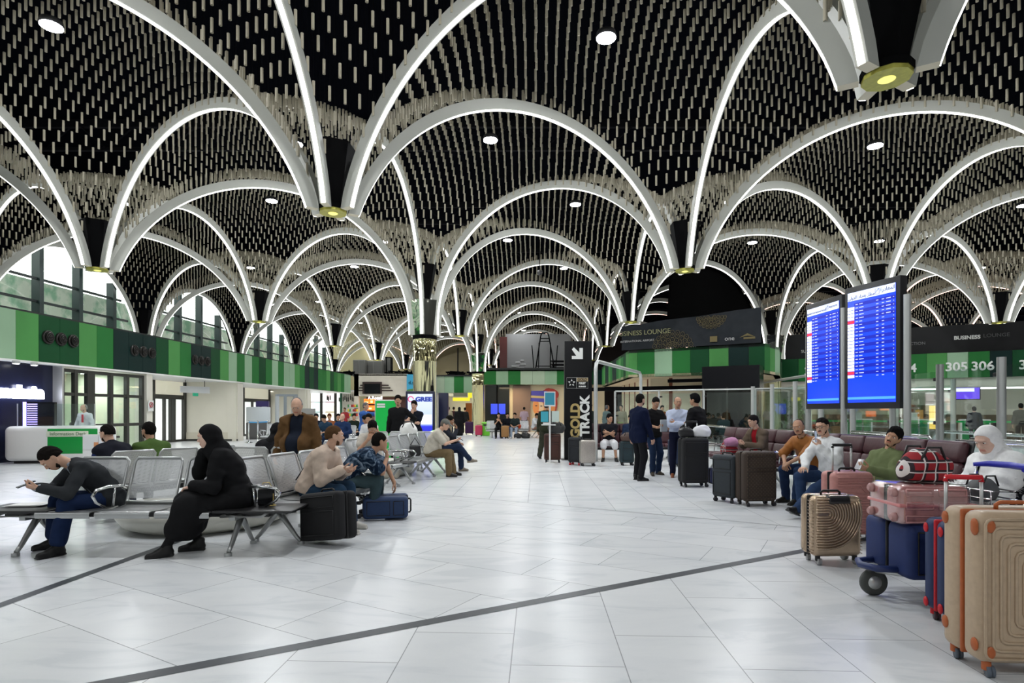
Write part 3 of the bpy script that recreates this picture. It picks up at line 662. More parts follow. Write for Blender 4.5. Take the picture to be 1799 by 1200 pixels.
mb = MB(); mb.box(-1.0,-.35,0,.4,.3,1.25); mb.build('body', mat('brown_wood', (.12,.045,.015), .4), wd); mb = MB(); mb.box(-.55,-.37,.1,.3,-.35,1.1); mb.build('door', mat('brown_wood'), wd)
# glass storefront 115..260
a, b = on_wall(117), on_wall(260)
M, L = WF(a, b); e = empty('window_6', M @ V(0,.2,0), AW); struct(e, 'dark framed glass storefront behind the information desk', 'storefront')
def bars(px, w=.11): s = wx(px)-wx(117); mb = MB(); mb.box(s-w/2,-.06,0,s+w/2,.06,2.72); mb.build('mullion', M_dkframe, e)
for px, w_ in ((119,.1),(142,.13),(168,.32),(204,.13),(232,.13),(258,.12)): bars(px, w_)
for z in (.06, .95, 1.95, 2.68):
    mb = MB(); mb.box(0 if z > 1.5 else (wx(172)-wx(117)),-.05,z-.05,L,.05,z+.05); mb.build('rail', M_dkframe, e)
mb = MB(); mb.box(0,0,0,L,.012,2.7); mb.build('glass', M_glass, e)
M_room = noisy(mat('room_wall', (.62,.64,.50), .6), .7, .08)
wallseg('wall_room', M @ V(-.3,3.6,0), M @ V(L+.5,3.6,0), 0, 2.85, M_room, 'pale green wall inside the glass fronted office'); wallseg('wall_room_side', M @ V(L+.3,3.6,0), M @ V(L+.3,.2,0), 0, 2.85, M_room, 'side wall of the glass fronted office')
wallseg('wall_room_left', M @ V(-.2,.5,0), M @ V(-.2,3.6,0), 0, 2.85, M_navy, 'navy side wall of the glass fronted office')
for k, (x, y) in enumerate(((1.0,1.6),(2.2,1.4),(3.4,2.2),(4.6,1.2),(5.2,2.4))):
    q = M @ V(x,y,2.79); e2 = empty('ceiling_spot', q, 0, 'small round downlight in the office soffit', 'spotlight', 'downlights in the office behind the storefront'); 
    mb = MB(); mb.cyl(0,0,0,.03,.12,16); mb.build('ring', M_alu, e2); mb = MB(); mb.cyl(0,0,-.008,0,.10,16); mb.build('lens', mat('spot_glow'), e2)
    li = bpy.data.lights.new('spot_light', 'AREA'); li.shape = 'DISK'; li.size = .2; li.energy = 38; lo = bpy.data.objects.new('spot_light', li); COL.objects.link(lo); lo.parent = e2; lo.location = (0,0,-.02)
q = M @ V(.75,1.0,2.2); e2 = empty('red_lantern', q, 0, 'red paper lantern hanging behind the storefront glass', 'lantern'); mb = MB(); mb.lathe([(.05,-.16),(.16,-.12),(.24,0),(.16,.12),(.05,.16)],14); mb.build('shade', mat('lantern_red', (.55,.04,.06), .5), e2); mb = MB(); mb.cyl(0,0,.16,.58,.008,6); mb.cyl(0,0,-.28,-.16,.02,6); mb.build('cord', M_black, e2)
ot = empty('office_desk', M @ V(3.2,1.9,0), AW, 'small office desk behind the glass with black chairs', 'desk')
mb = MB(); mb.box(-.8,-.35,.70,.8,.35,.74); mb.build('top', M_white, ot)
for sx in (-.75,.7): mb = MB(); mb.box(sx,-.3,0,sx+.05,.3,.70); mb.build('leg', M_white, ot)
for k in (-1.0, .9):
    oc = empty('office_chair', M @ V(3.2+k,1.5,0), AW+k, '%s black office chair inside the glass fronted office' % ('left' if k < 0 else 'right'), 'chair'); mb = MB(); mb.rbox(0,0,.46,.46,.44,.07,.03); mb.build('seat', M_black, oc); mb = MB(); mb.rbox(0,.22,.78,.44,.06,.5,.03); mb.build('backrest', M_black, oc); mb = MB(); mb.cyl(0,0,.05,.44,.03,8); [mb.tube([(0,0,.08),(.25*math.cos(a),.25*math.sin(a),.03)],.02,6) for a in (0,1.26,2.5,3.77,5.0)]; mb.build('base', M_alu, oc)
pl = empty('office_plant', M @ V(2.4,1.0,0), 0, 'green potted plant low behind the storefront glass', 'plant'); mb = MB(); mb.lathe([(.10,0),(.15,.3),(.16,.32)],14); mb.build('pot', M_white, pl)
mb = MB()
for k in range(16):
    a = k*2.4; r = .18+.1*rnd.random(); h = .5+.35*rnd.random(); d = V(math.cos(a), math.sin(a), 0); s = V(-d.y, d.x, 0)*.045
    mb.add([V(0,0,.3)-s*.3, d*r*.6+V(0,0,h*.8)-s, d*r+V(0,0,h), d*r*.6+V(0,0,h*.8)+s, V(0,0,.3)+s*.3], [(0,1,2,3,4)])
mb.build('leaves', mat('leaf_green', (.06,.22,.03), .5), pl)
# piers
def pier(name, p0, p1, lab, dep=.5):
    a, b = on_wall(p0), on_wall(p1); M, L = WF(a, b); mb = MB(); mb.box(0,.05,0,L,dep,2.82,0,M); struct(mb.build(name, M_cream), lab, 'pillar')
pier('wall_pier_1', 260, 270, 'cream pillar beside the storefront'); pier('wall_pier_2', 417, 429, 'cream pillar with a small yellow box'); pier('wall_pier_3', 538, 546, 'cream pillar before the bright shop windows')
q = on_wall(264); e = empty('no_smoking_sign', (q.x+.03, q.y, 1.62), AW, 'small white no smoking sign on the cream pillar', 'sign')
mb = MB(); mb.box(-.14,-.0,-.2,.14,.02,.2); mb.box(-.1,.0,-.1,.1,.06,.1); mb.build('plate', M_white, e); Mx = Matrix.Rotation(math.pi/2,4,'X'); mb = MB(); mb.tube([(.09*math.cos(t*math.pi/8),-.01,.04+.09*math.sin(t*math.pi/8)) for t in range(16)], .012, 5, 0, closed=True); mb.tube([(-.06,-.01,-.02),(.06,-.01,.10)], .012, 5); mb.build('ring', mat('sign_red', (.5,.03,.05), .5), e)
# recess doors
def recess(p0, p1, back, wall_to, n, words):
    a, b = on_wall(p0, back), on_wall(p1, back); M, L = WF(a, b)
    e = empty('door_%d' % n, M @ V(0,0,0), AW); struct(e, words+' dark framed automatic glass doors in the recess', 'door')
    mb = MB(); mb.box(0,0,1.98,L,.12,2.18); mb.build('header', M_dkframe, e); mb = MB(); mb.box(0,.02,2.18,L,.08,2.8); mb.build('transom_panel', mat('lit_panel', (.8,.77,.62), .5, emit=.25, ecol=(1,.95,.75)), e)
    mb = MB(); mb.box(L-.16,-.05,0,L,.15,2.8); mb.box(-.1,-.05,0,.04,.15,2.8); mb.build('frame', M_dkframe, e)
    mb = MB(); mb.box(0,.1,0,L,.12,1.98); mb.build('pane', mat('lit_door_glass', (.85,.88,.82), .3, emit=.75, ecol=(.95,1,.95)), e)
    for x in (L*.33, L*.52, L*.64): mb = MB(); mb.box(x-.04,-.03,0,x+.04,.1,1.98); mb.build('stile', M_dkframe, e)
    mb = MB(); mb.box(0,-.04,0,L,.1,.10); mb.build('threshold', M_dkframe, e)
    c, d = on_wall(p1, back), on_wall(wall_to); wallseg('wall_recess_%d' % n, d, c, 0, 2.85, M_cream, words+' white side wall of the recess', .15) if False else None
    M2, L2 = WF(c, d); mb = MB(); mb.box(0,0,0,L2,.15,2.85,0,M2); mb.box(.0,-.03,0,L2,0,.42,1,M2); mb.box(0,-.04,0,L2,0,.1,2,M2); struct(mb.build('wall_recess_%d' % n, [M_cream, mat('skirt_tan', (.60,.56,.46), .4), M_dkframe]), words+' white side wall of the recess', 'wall')
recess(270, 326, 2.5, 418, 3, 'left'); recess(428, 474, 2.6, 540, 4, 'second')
# red and white signs: exit sign hanging
q = on_wall(343, 1.2); e = empty('exit_sign', (q.x, q.y, 2.25), 1.2, 'pale hanging sign with small green symbol before the white wall', 'sign')
mb = MB(); mb.box(-.75,-.04,0,.75,.04,.30); mb.build('panel', M_sof, e); mb = MB(); mb.cyl(-.5,0,.3,.6,.012,6); mb.cyl(.5,0,.3,.6,.012,6); mb.build('rods', M_black, e); mb = MB(); mb.box(-.12,-.05,-.14,.12,.02,-.0); mb.build('symbol', mat('exit_green', (.02,.35,.2), .5, emit=.3), e)
# security arch, x-ray bench, belt posts
g = G(503, 774); e = empty('metal_detector', (g.x, g.y, 0), .5, 'pale grey walk through metal detector before the second doors', 'metal detector')
for sx, lab in ((-.42,'left'),(.42,'right')):
    mb = MB(); mb.box(sx-.06,-.3,0,sx+.06,.3,2.15); mb.build('side_panel', mat('detector_grey', (.42,.45,.47), .4), e)
mb = MB(); mb.box(-.48,-.3,2.15,.48,.3,2.25); mb.build('header', mat('detector_dark', (.22,.25,.27), .4), e)
mb = MB(); mb.box(-.16,-.32,0,-.02,-.3,2.2); mb.box(.30,-.34,0,.48,-.3,2.2); mb.build('trim_strip', mat('detector_dark'), e)
g = G(455, 772); e = empty('security_counter', (g.x-.2, g.y+.4, 0), .3, 'white security booth with purple top box behind a blue belt', 'booth')
mb = MB(); mb.box(-.55,-.3,0,.55,.3,.85); mb.build('base', mat('booth_grey', (.10,.10,.10), .5), e); mb = MB(); mb.rbox(0,0,1.25,1.1,.6,.8,.05); mb.build('panel', mat('booth_white', (.66,.72,.76), .4), e); mb = MB(); mb.box(-.1,-.25,1.66,.5,.25,1.95); mb.build('top_box', mat('booth_purple', (.03,.02,.12), .4), e)
posts_px = [(437, 778), (453, 779), (470, 776)]
prev = None
M_belt = mat('belt_blue', (.03,.30,.62), .5)
for k, (px, py) in enumerate(posts_px):
    g = G(px, py); e = empty('belt_post', (g.x, g.y, 0), 0, '%s silver barrier post of the blue belt line' % ('left','middle','right')[k], 'barrier post', 'posts of the blue belt barrier')
    mb = MB(); mb.lathe([(.17,0),(.17,.02),(.05,.05),(.03,.06),(.03,.95),(.04,.95),(.04,1.0),(.0,1.0)],14); mb.build('post', M_chrome, e)
    if prev is not None:
        d = g-prev; mb = MB(); a = math.atan2(-d.y,-d.x); Mb = Matrix.Rotation(a,4,'Z'); mb.box(0,-.003,.90,d.length,.003,.96,0,Mb); mb.build('belt', M_belt, e)
    prev = g
# x-ray machine
g = G(517, 779); e = empty('xray_cabinet', (g.x+.2, g.y+.6, 0), .3, 'steel x-ray cabinet against the white wall behind the jacketed man', 'cabinet')
mb = MB(); mb.box(-.5,-.4,0,.5,.4,1.55); mb.build('body', mat('steel_dull', (.35,.35,.33), .4, metal=.6), e); mb = MB(); mb.box(-.3,-.42,.5,.4,-.4,1.3); mb.build('door', mat('xray_dark', (.08,.07,.06), .5), e)
# ---------------------------------------------------------------- bright shop windows at the far left and kiosk
M_day = mat('lit_window', (1,1,1), .4, emit=2.0, ecol=(1,1,.98))
e = empty('window_7', (GD(546,0,47).x, 47, 0), 0); struct(e, 'bright shop windows with dark posts under the far green band', 'window')
W = GD(625,0,47).x-GD(546,0,47).x
mb = MB(); mb.box(0,.1,0,W,.15,3.0); mb.build('pane', M_day, e)
for x0, x1, z0, z1, c in ((.2,.7,.9,2.2,(.65,.85,.82)),(1.15,2.1,.9,1.9,(.95,.85,.6)),(1.15,2.1,2.0,2.8,(.95,.75,.78))):
    mb = MB(); mb.box(x0,.08,z0,x1,.1,z1); mb.build('poster', mat('poster_%d' % int(c[0]*100+z0*10), c, .5, emit=1.2, ecol=c), e)
for x in (.75, 1.9): mb = MB(); mb.box(x,-.05,0,x+.2,.1,3.0); mb.build('post', M_dkframe, e)
for z in (1.35, 2.15): mb = MB(); mb.box(0,.02,z,2.1,.07,z+.05); mb.build('rail', M_dkframe, e)
mb = MB(); mb.box(GD(597,0,46).x,46,0,GD(600,0,46).x,46.2,3.0); struct(mb.build('trim_49', mat('post_green', (.01,.14,.07), .4)), 'slim dark green post under the far band', 'post')
mb = MB(); mb.box(GD(600,0,46.6).x,46.6,0,GD(624,0,46.6).x,46.8,3.0); struct(mb.build('wall_bottle_shop', mat('pale_lit', (.85,.85,.78), .5)), 'pale lit wall with hanging bottles', 'wall')
mb = MB(); mb.box(GD(546,0,45).x,45,3.02,GD(624,0,45).x,47,3.1); struct(mb.build('ceiling_far_shop', M_sof), 'white ceiling of the bright far shop', 'ceiling')
for k in range(11):
    px = (577,580,596,603,606,609,612,616,619,622,575)[k]; g = GD(px, 700, 45.6)
    tag((lambda m_: m_.build('hanging_bottle', mat('bottle_dark', (.05,.06,.05), .3), None, (g.x, g.y, 2.25+.08*math.sin(k*2))))(MB().lathe([(.05,0),(.05,.28),(.02,.38),(.02,.55),(.006,.56),(.006,.86-.08*math.sin(k*2))],8)), 'small dark bottle shaped lamp hanging in the bright far shop', 'hanging lamp', 'dark bottle shaped lamps in the far shop')
ks = empty('snack_kiosk', (GD(622,0,45).x, 45, 0), 0, 'beige fronted snack kiosk with dark sign and orange lit interior', 'kiosk')
KW = GD(716,0,45).x-GD(622,0,45).x
kx = lambda px: (px-622)*45/F
kz = lambda py: EYE-(py-HZ)*45/F
mb = MB(); mb.box(0,0,kz(696),KW,.3,kz(657)); mb.box(0,0,0,.35,.3,kz(657)); mb.build('fascia', noisy(mat('kiosk_beige', (.60,.55,.47), .5), 3, .08), ks)
mb = MB(); mb.box(kx(637),-.06,kz(692),kx(671),0,kz(671)); 
for i, (xa, xb) in enumerate(((633,683),(631,686),(629,690))): zc = kz(677+i*4.6); mb.box(kx(xa),-.05,zc-.05,kx(xb),0,zc+.05)
mb.build('sign_board', mat('sign_brown', (.035,.018,.015), .4), ks); mb = MB(); mb.box(kx(640.5),-.1,kz(691.5),kx(668),-.06,kz(674.5)); mb.build('screen', mat('black_gloss'), ks)
mb = MB(); mb.box(.35,2.4,0,KW,2.5,kz(696)); mb.build('back_wall', mat('kiosk_back', (.05,.015,.01), .5), ks)
M_or = mat('menu_glow', (.9,.2,.03), .5, emit=1.4, ecol=(1,.17,.02)); M_or2 = mat('menu_glow_pale', (.9,.5,.2), .5, emit=1.8, ecol=(1,.55,.3))
mb = MB(); mb.box(kx(629),1.8,kz(709),kx(651),1.85,kz(700)); mb.box(kx(629),1.8,kz(721),kx(650),1.85,kz(712)); mb.box(kx(655),2.0,kz(732),kx(672),2.05,kz(722)); mb.build('menu_board', M_or, ks)
mb = MB(); mb.box(kx(630),1.76,kz(707),kx(637),1.79,kz(705)); mb.box(kx(641),1.76,kz(707),kx(645),1.79,kz(703)); mb.box(kx(633),1.76,kz(719),kx(643),1.79,kz(716)); mb.build('menu_picture', M_or2, ks)
text('A.Rozall', 'lettering', .34, mat('sign_glow2', (1,1,1), .5, emit=2.2, ecol=(1,.93,.9)), ks, frame_M((kx(659), .02, kz(699)), (1,0,0)), .02)
mb = MB(); mb.box(kx(630),.6,0,kx(700),1.1,1.0); mb.build('counter', mat('kiosk_counter', (.10,.05,.03), .4), ks)
for r, z in enumerate((1.05,1.4,1.75)):
    mb = MB(); mb.box(kx(612),-.35,z-.05,kx(632),.0,z); mb.build('shelf', mat('shelf_steel', (.4,.42,.4), .5), ks)
wcol = [(.5,.05,.03),(.7,.5,.05),(.05,.3,.1),(.6,.6,.55),(.25,.03,.03)]
for r, z in enumerate((1.05,1.4,1.75)):
    for c in range(6):
        g = V(GD(622,0,45).x+kx(613.5+c*3), 44.8, z); m_ = mat('snack_%d' % ((r+c) % 5), wcol[(r+c) % 5], .5); mb = MB(); mb.rbox(0,0,.11,.11,.16,.2,.02)
        tag(mb.build('snack_packet', m_, None, g), 'small coloured snack packet on the kiosk side shelf', 'packet', 'snack packets on the kiosk shelves')
lg = bpy.data.lights.new('kiosk_light', 'AREA'); lg.size = 2; lg.energy = 25; lg.color = (1,.6,.35); lo = bpy.data.objects.new('kiosk_light', lg); COL.objects.link(lo); lo.parent = ks; lo.location = (KW/2, 1.2, 2.6)
bb = empty('blue_billboard', (GD(715,0,45).x, 44.9, 0), 0, 'blue and green billboard sliver left of the large mirrored column', 'billboard')
mb = MB(); mb.box(0,0,2.9,kx(622+46),.05,kz(658)); mb.build('sky_panel', mat('bill_blue', (.05,.38,.62), .5), bb); mb = MB(); mb.prism([V(0,-.01,2.9),V(2.0,-.01,2.9),V(2.0,-.01,3.45),V(1.1,-.01,3.3),V(0,-.01,3.1)], V(0,0,0), V(0,.01,0)); mb.build('hill_panel', mat('bill_green', (.08,.22,.05), .5), bb); text('d.s', 'lettering', .4, M_black, bb, frame_M((.35,-.02,3.65), (1,0,0)), .01)
mb = MB(); mb.box(GD(715,0,45).x,45.0,0,GD(765,0,46).x,45.3,4.1); struct(mb.build('wall_behind_column', mat('dim_wall', (.10,.09,.07), .5)), 'dim wall behind the large mirrored column', 'wall')
# roof top equipment
def roofbox(px0, px1, py0, py1, d, nm, lab, m, zf=4.3):
    x0, x1 = GD(px0,0,d).x, GD(px1,0,d).x; z1 = EYE-(py0-HZ)*d/F
    e = empty(nm, ((x0+x1)/2, d, zf), 0, lab, 'roof equipment'); w_ = (x1-x0)/2; mb = MB(); mb.rbox(0,.4,(z1-zf)/2,w_*2,.8,z1-zf,.03); mb.build('casing', m, e)
    mb = MB(); k = max(2, int(w_*2/.6)); [mb.box(-w_+i*2*w_/k+.05,-.03,.1,-w_+(i+1)*2*w_/k-.05,0,z1-zf-.1) for i in range(k)]; mb.build('panel', mat('roof_panel', (.10,.10,.09), .5), e)
M_rg = mat('roof_grey', (.14,.14,.125), .5)
roofbox(620, 641, 632, 655, 48, 'air_handler', 'grey ventilation cabinet on the roof left of the beige kiosk', M_rg)
roofbox(641, 671, 634, 655, 49, 'air_handler', 'wider grey ventilation cabinet on the roof above the kiosk sign', M_rg)
roofbox(671, 687, 627, 652, 50, 'water_tank', 'dark square tank on the roof right of the grey cabinets', M_black)
for k, (px, w_) in enumerate(((604, 1.0), (700, 1.4), (716, .7))):
    g = GD(px, 655, 47); e = empty('cable_heap', (g.x, 47, 4.3), k, 'dark heap of cables lying on the kiosk roof, %s' % ('at the left end','beside the tank','near the big column')[k], 'cable heap'); mb = MB(); r = random.Random(k)
    for q in range(9): mb.tube([(r.uniform(-w_,w_), r.uniform(-.3,.3), .05+.5*r.random()*(1-abs(t-2)/3)) for t in range(5)], .05, 6)
    mb.build('cables', M_black, e)
for k, px in enumerate((800, 830)):
    g = GD(px, 660, 47); e = empty('cable_heap', (g.x, 47.5, 4.3), k, 'low dark clutter on the roof between the mirrored columns, %s' % ('left','right')[k], 'cable heap'); mb = MB(); r = random.Random(k+9)
    for q in range(9): mb.tube([(r.uniform(-1,1), r.uniform(-.3,.3), .05+.35*r.random()) for t in range(5)], .05, 6)
    mb.build('cables', M_black, e)
e = empty('roof_pole', (GD(804,0,47).x, 47.2, 4.3), 0, 'thin dark pole standing on the roof between the mirrored columns', 'pole'); mb = MB(); mb.cyl(0,0,0,2.3,.05,8); mb.build('shaft', M_black, e); mb = MB(); mb.cyl(0,0,0,.05,.25,12); mb.build('base', M_black, e)
# ladder and stored things before the pale partition
e = empty('step_ladder', (GD(957,0,43).x, 43, 4.35), 0, 'tall black stepladder standing on the roof before the pale partition', 'ladder'); zt_ = EYE-(585-HZ)*43/F-4.35
mb = MB(); 
for s in (-1,1): mb.tube([(s*.72,-.5,0),(s*.30,-.05,zt_*.92),(s*.22,0,zt_)], .05, 6); mb.tube([(s*.45,.6,0),(s*.42,0,zt_*.75)], .04, 6); mb.tube([(s*.80,0,.2),(s*.95,.0,zt_*.68)],.04,6)
mb.tube([(-.22,0,zt_),(.22,0,zt_)], .05, 6); mb.build('frame', M_black, e)
mb = MB(); [mb.tube([(-.72+.42*t,-.5+.45*t,zt_*.92*t),(.72-.42*t,-.5+.45*t,zt_*.92*t)], .035, 6) for t in (.15,.85,.93)]; mb.build('rung', M_black, e)
e = empty('stacked_chairs', (GD(985,0,42.5).x, 42.5, 4.35), 0, 'dark stack of metal seats on the roof beside the pylon', 'chair stack'); mb = MB()
for k in range(3): mb.tube([(-.6,0,.2+.25*k),(.6,0,.2+.25*k),(.7,.3,.3+.25*k),(-.7,.3,.3+.25*k)], .04, 6, closed=True)
for s in (-.55,.55): mb.tube([(s,0,0),(s,0,.9)], .04, 6)
mb.build('frames', M_black, e)
e = empty('white_bundle', (GD(910,0,42.5).x, 42.5, 4.35), 0, 'small heap of white cloth and papers on the far roof edge', 'bundle'); mb = MB()
for k in range(6): mb.rbox(rnd.uniform(-.3,.5), 0, .08+.14*k, .7-.08*k, .4, .14, .05)
mb.build('folded_sheets', mat('grey_cloth', (.4,.4,.4), .7), e)
# ================================================================ people: smooth blended bodies
def _n(v): v = np.asarray(v, float); l = np.linalg.norm(v); return v/l if l > 1e-9 else v
def A(*a): return np.array(a, float)
def R3(yaw=0, pitch=0, roll=0):
    """degrees; yaw to the left, pitch forward/down, roll to the right"""
    y, p, r = np.radians([yaw, pitch, roll]); cy, sy, cp, sp, cr, sr = math.cos(y), math.sin(y), math.cos(p), math.sin(p), math.cos(r), math.sin(r)
    return np.array([[cy,-sy,0],[sy,cy,0],[0,0,1]]) @ np.array([[1,0,0],[0,cp,sp],[0,-sp,cp]]) @ np.array([[cr,0,sr],[0,1,0],[-sr,0,cr]])
class Field:
    def __init__(s, lo, hi, h):
        s.h = h; s.o = np.asarray(lo, float)-2*h; s.n = np.ceil((np.asarray(hi)-s.o)/h).astype(int)+3
        s.F = np.full(s.n, 9., np.float32)
    def sub(s, lo, hi):
        a = np.maximum(0, np.floor((lo-s.o)/s.h).astype(int)); b = np.minimum(s.n, np.ceil((hi-s.o)/s.h).astype(int)+1)
        if (b <= a).any(): return None, None
        ax = [s.o[i]+np.arange(a[i], b[i])*s.h for i in range(3)]
        P = np.stack(np.meshgrid(*ax, indexing='ij'), -1)
        return (slice(a[0],b[0]), slice(a[1],b[1]), slice(a[2],b[2])), P
    def mix(s, sl, d, k, op):
        F = s.F[sl]
        if op == 'add':
            if k > 0: hh = np.clip(.5+.5*(d-F)/k, 0, 1); F[...] = d*(1-hh)+F*hh-k*hh*(1-hh)
            else: np.minimum(F, d, out=F)
        elif op == 'sub':
            if k > 0: hh = np.clip(.5-.5*(F+d)/k, 0, 1); F[...] = F*(1-hh)-d*hh+k*hh*(1-hh)
            else: np.maximum(F, -d, out=F)
    def cone(s, a, b, ra, rb, k=.03, op='add', flat=None):
        a = np.asarray(a, float); b = np.asarray(b, float); m = max(ra, rb)+k+2*s.h+.01
        sl, P = s.sub(np.minimum(a, b)-m, np.maximum(a, b)+m)
        if sl is None: return s
        ab = b-a; q = P-a; t = np.clip((q@ab)/max(ab@ab, 1e-9), 0, 1); d = q-t[...,None]*ab
        if flat is not None:
            fx, ff = flat; fx = _n(fx); c = d@fx; dd = np.sqrt(np.maximum((d*d).sum(-1)-c*c+(c/ff)**2, 0)); ln = dd*min(1, max(.6, ff))
            s.mix(sl, dd-(ra+(rb-ra)*t), k, op); return s
        s.mix(sl, np.sqrt((d*d).sum(-1))-(ra+(rb-ra)*t), k, op); return s
    def ell(s, c, r, R=None, k=.02, op='add'):
        c = np.asarray(c, float); r = np.asarray(r, float); m = r.max()+k+2*s.h+.01
        sl, P = s.sub(c-m, c+m)
        if sl is None: return s
        q = P-c
        if R is not None: q = q@R
        k0 = np.sqrt(((q/r)**2).sum(-1)); k1 = np.sqrt(((q/(r*r))**2).sum(-1))
        s.mix(sl, k0*(k0-1)/np.maximum(k1, 1e-6), k, op); return s
    def box(s, c, e, R=None, rad=.01, k=.0, op='add'):
        c = np.asarray(c, float); e = np.asarray(e, float); m = np.linalg.norm(e)+k+2*s.h+.01
        sl, P = s.sub(c-m, c+m)
        if sl is None: return s
        q = P-c
        if R is not None: q = q@R
        d = np.abs(q)-(e-rad); o = np.sqrt((np.maximum(d, 0)**2).sum(-1))+np.minimum(d.max(-1), 0)-rad
        s.mix(sl, o, k, op); return s
    def cut(s, p, n, k=0.):
        """remove everything on the side n points to"""
        ax = [s.o[i]+np.arange(s.n[i])*s.h for i in range(3)]; p = np.asarray(p, float); n = _n(n)
        d = ((ax[0]-p[0])*n[0])[:,None,None]+((ax[1]-p[1])*n[1])[None,:,None]+((ax[2]-p[2])*n[2])[None,None,:]
        if k > 0: hh = np.clip(.5-.5*(s.F-d)/k, 0, 1); s.F = s.F*(1-hh)+d*hh+k*hh*(1-hh)
        else: s.F = np.maximum(s.F, d)
        s.F = s.F.astype(np.float32); return s
    def wrinkle(s, amp, f, seed=0):
        ax = [s.o[i]+np.arange(s.n[i])*s.h for i in range(3)]; r = np.random.RandomState(seed); w_ = 0
        for q in range(4):
            d = r.normal(size=3); d[2] *= 1.3; d = d/np.linalg.norm(d)*f*(1+.45*q); p0 = r.uniform(0, 6)
            w_ = w_+np.sin((ax[0]*d[0])[:,None,None]+(ax[1]*d[1])[None,:,None]+(ax[2]*d[2])[None,None,:]+p0+1.3*np.sin(ax[2]*f*.5+p0)[None,None,:])/(1+.5*q)
        s.F = s.F+(amp*.5*w_).astype(np.float32); return s
    def net(s):
        F = s.F; F[0] = F[-1] = 9; F[:,0] = F[:,-1] = 9; F[:,:,0] = F[:,:,-1] = 9
        I = F < 0
        nx, ny, nz = F.shape
        c = np.zeros((nx-1, ny-1, nz-1), np.int8)
        for i in (0,1):
            for j in (0,1):
                for k in (0,1): c += I[i:nx-1+i, j:ny-1+j, k:nz-1+k]
        act = (c > 0) & (c < 8); idx = np.argwhere(act); N = len(idx)
        if N == 0: return np.zeros((0,3)), np.zeros((0,4), int)
        vid = np.full(act.shape, -1, np.int64); vid[tuple(idx.T)] = np.arange(N)
        off = np.array([(i,j,k) for i in (0,1) for j in (0,1) for k in (0,1)])
        vals = np.stack([F[tuple((idx+o).T)] for o in off], 1)
        acc = np.zeros((N,3)); cnt = np.zeros(N)
        for a in range(8):
            for b in range(a+1, 8):
                if np.abs(off[a]-off[b]).sum() != 1: continue
                va, vb = vals[:,a], vals[:,b]; m = (va < 0) != (vb < 0)
                t = va[m]/(va[m]-vb[m]); acc[m] += off[a]+t[:,None]*(off[b]-off[a]); cnt[m] += 1
        pos = s.o+(idx+acc/cnt[:,None])*s.h
        faces = []
        for ax in range(3):
            d = [0,0,0]; d[ax] = 1; A1 = I[:nx-d[0], :ny-d[1], :nz-d[2]]; B1 = I[d[0]:, d[1]:, d[2]:]
            e = np.argwhere(A1 != B1); u, v_ = [(1,2),(2,0),(0,1)][ax]
            e = e[(e[:,u] > 0) & (e[:,v_] > 0)]
            ins = A1[tuple(e.T)]; U = np.zeros(3, int); U[u] = 1; W_ = np.zeros(3, int); W_[v_] = 1
            q = np.stack([vid[tuple((e-U-W_).T)], vid[tuple((e-W_).T)], vid[tuple(e.T)], vid[tuple((e-U).T)]], 1)
            q[~ins] = q[~ins][:, ::-1]; faces.append(q)
        f = np.concatenate(faces); f = f[(f >= 0).all(1)]
        return pos, f
def npmesh(name, parts, mats):
    """parts: list of (verts, faces, material index or array)"""
    vs, fs, ms = [], [], []; b = 0
    for v, f, m in parts:
        if not len(v): continue
        vs.append(v); fs.append(f+b); b += len(v); ms.append(np.full(len(f), m, np.int32) if np.isscalar(m) else m)
    vs = np.concatenate(vs).astype(np.float32); fs = np.concatenate(fs); ms = np.concatenate(ms)
    me = bpy.data.meshes.new(name); me.vertices.add(len(vs)); me.vertices.foreach_set('co', vs.ravel())
    me.loops.add(fs.size); me.loops.foreach_set('vertex_index', fs.ravel().astype(np.int32)); k = len(fs)
    me.polygons.add(k); me.polygons.foreach_set('loop_start', np.arange(0, k*4, 4, dtype=np.int32)); me.polygons.foreach_set('loop_total', np.full(k, 4, np.int32))
    for m in mats: me.materials.append(m)
    me.polygons.foreach_set('material_index', ms.astype(np.int32)); me.polygons.foreach_set('use_smooth', np.ones(k, bool)); me.update(calc_edges=True); return me
def ik(a, t, l1, l2, pole):
    a = np.asarray(a, float); t = np.asarray(t, float); d = t-a; L = np.linalg.norm(d); L2 = min(L, (l1+l2)*.999); L2 = max(L2, abs(l1-l2)*1.02+.01); u = _n(d); t = a+u*L2
    x = (l1*l1-l2*l2+L2*L2)/(2*L2); h = math.sqrt(max(0, l1*l1-x*x)); p = np.asarray(pole, float); p = p-u*(p@u); return a+u*x+_n(p)*h, t
SKIN = {'light': (.62,.38,.27), 'tan': (.48,.27,.17), 'dark': (.33,.175,.105), 'pale': (.70,.46,.36)}
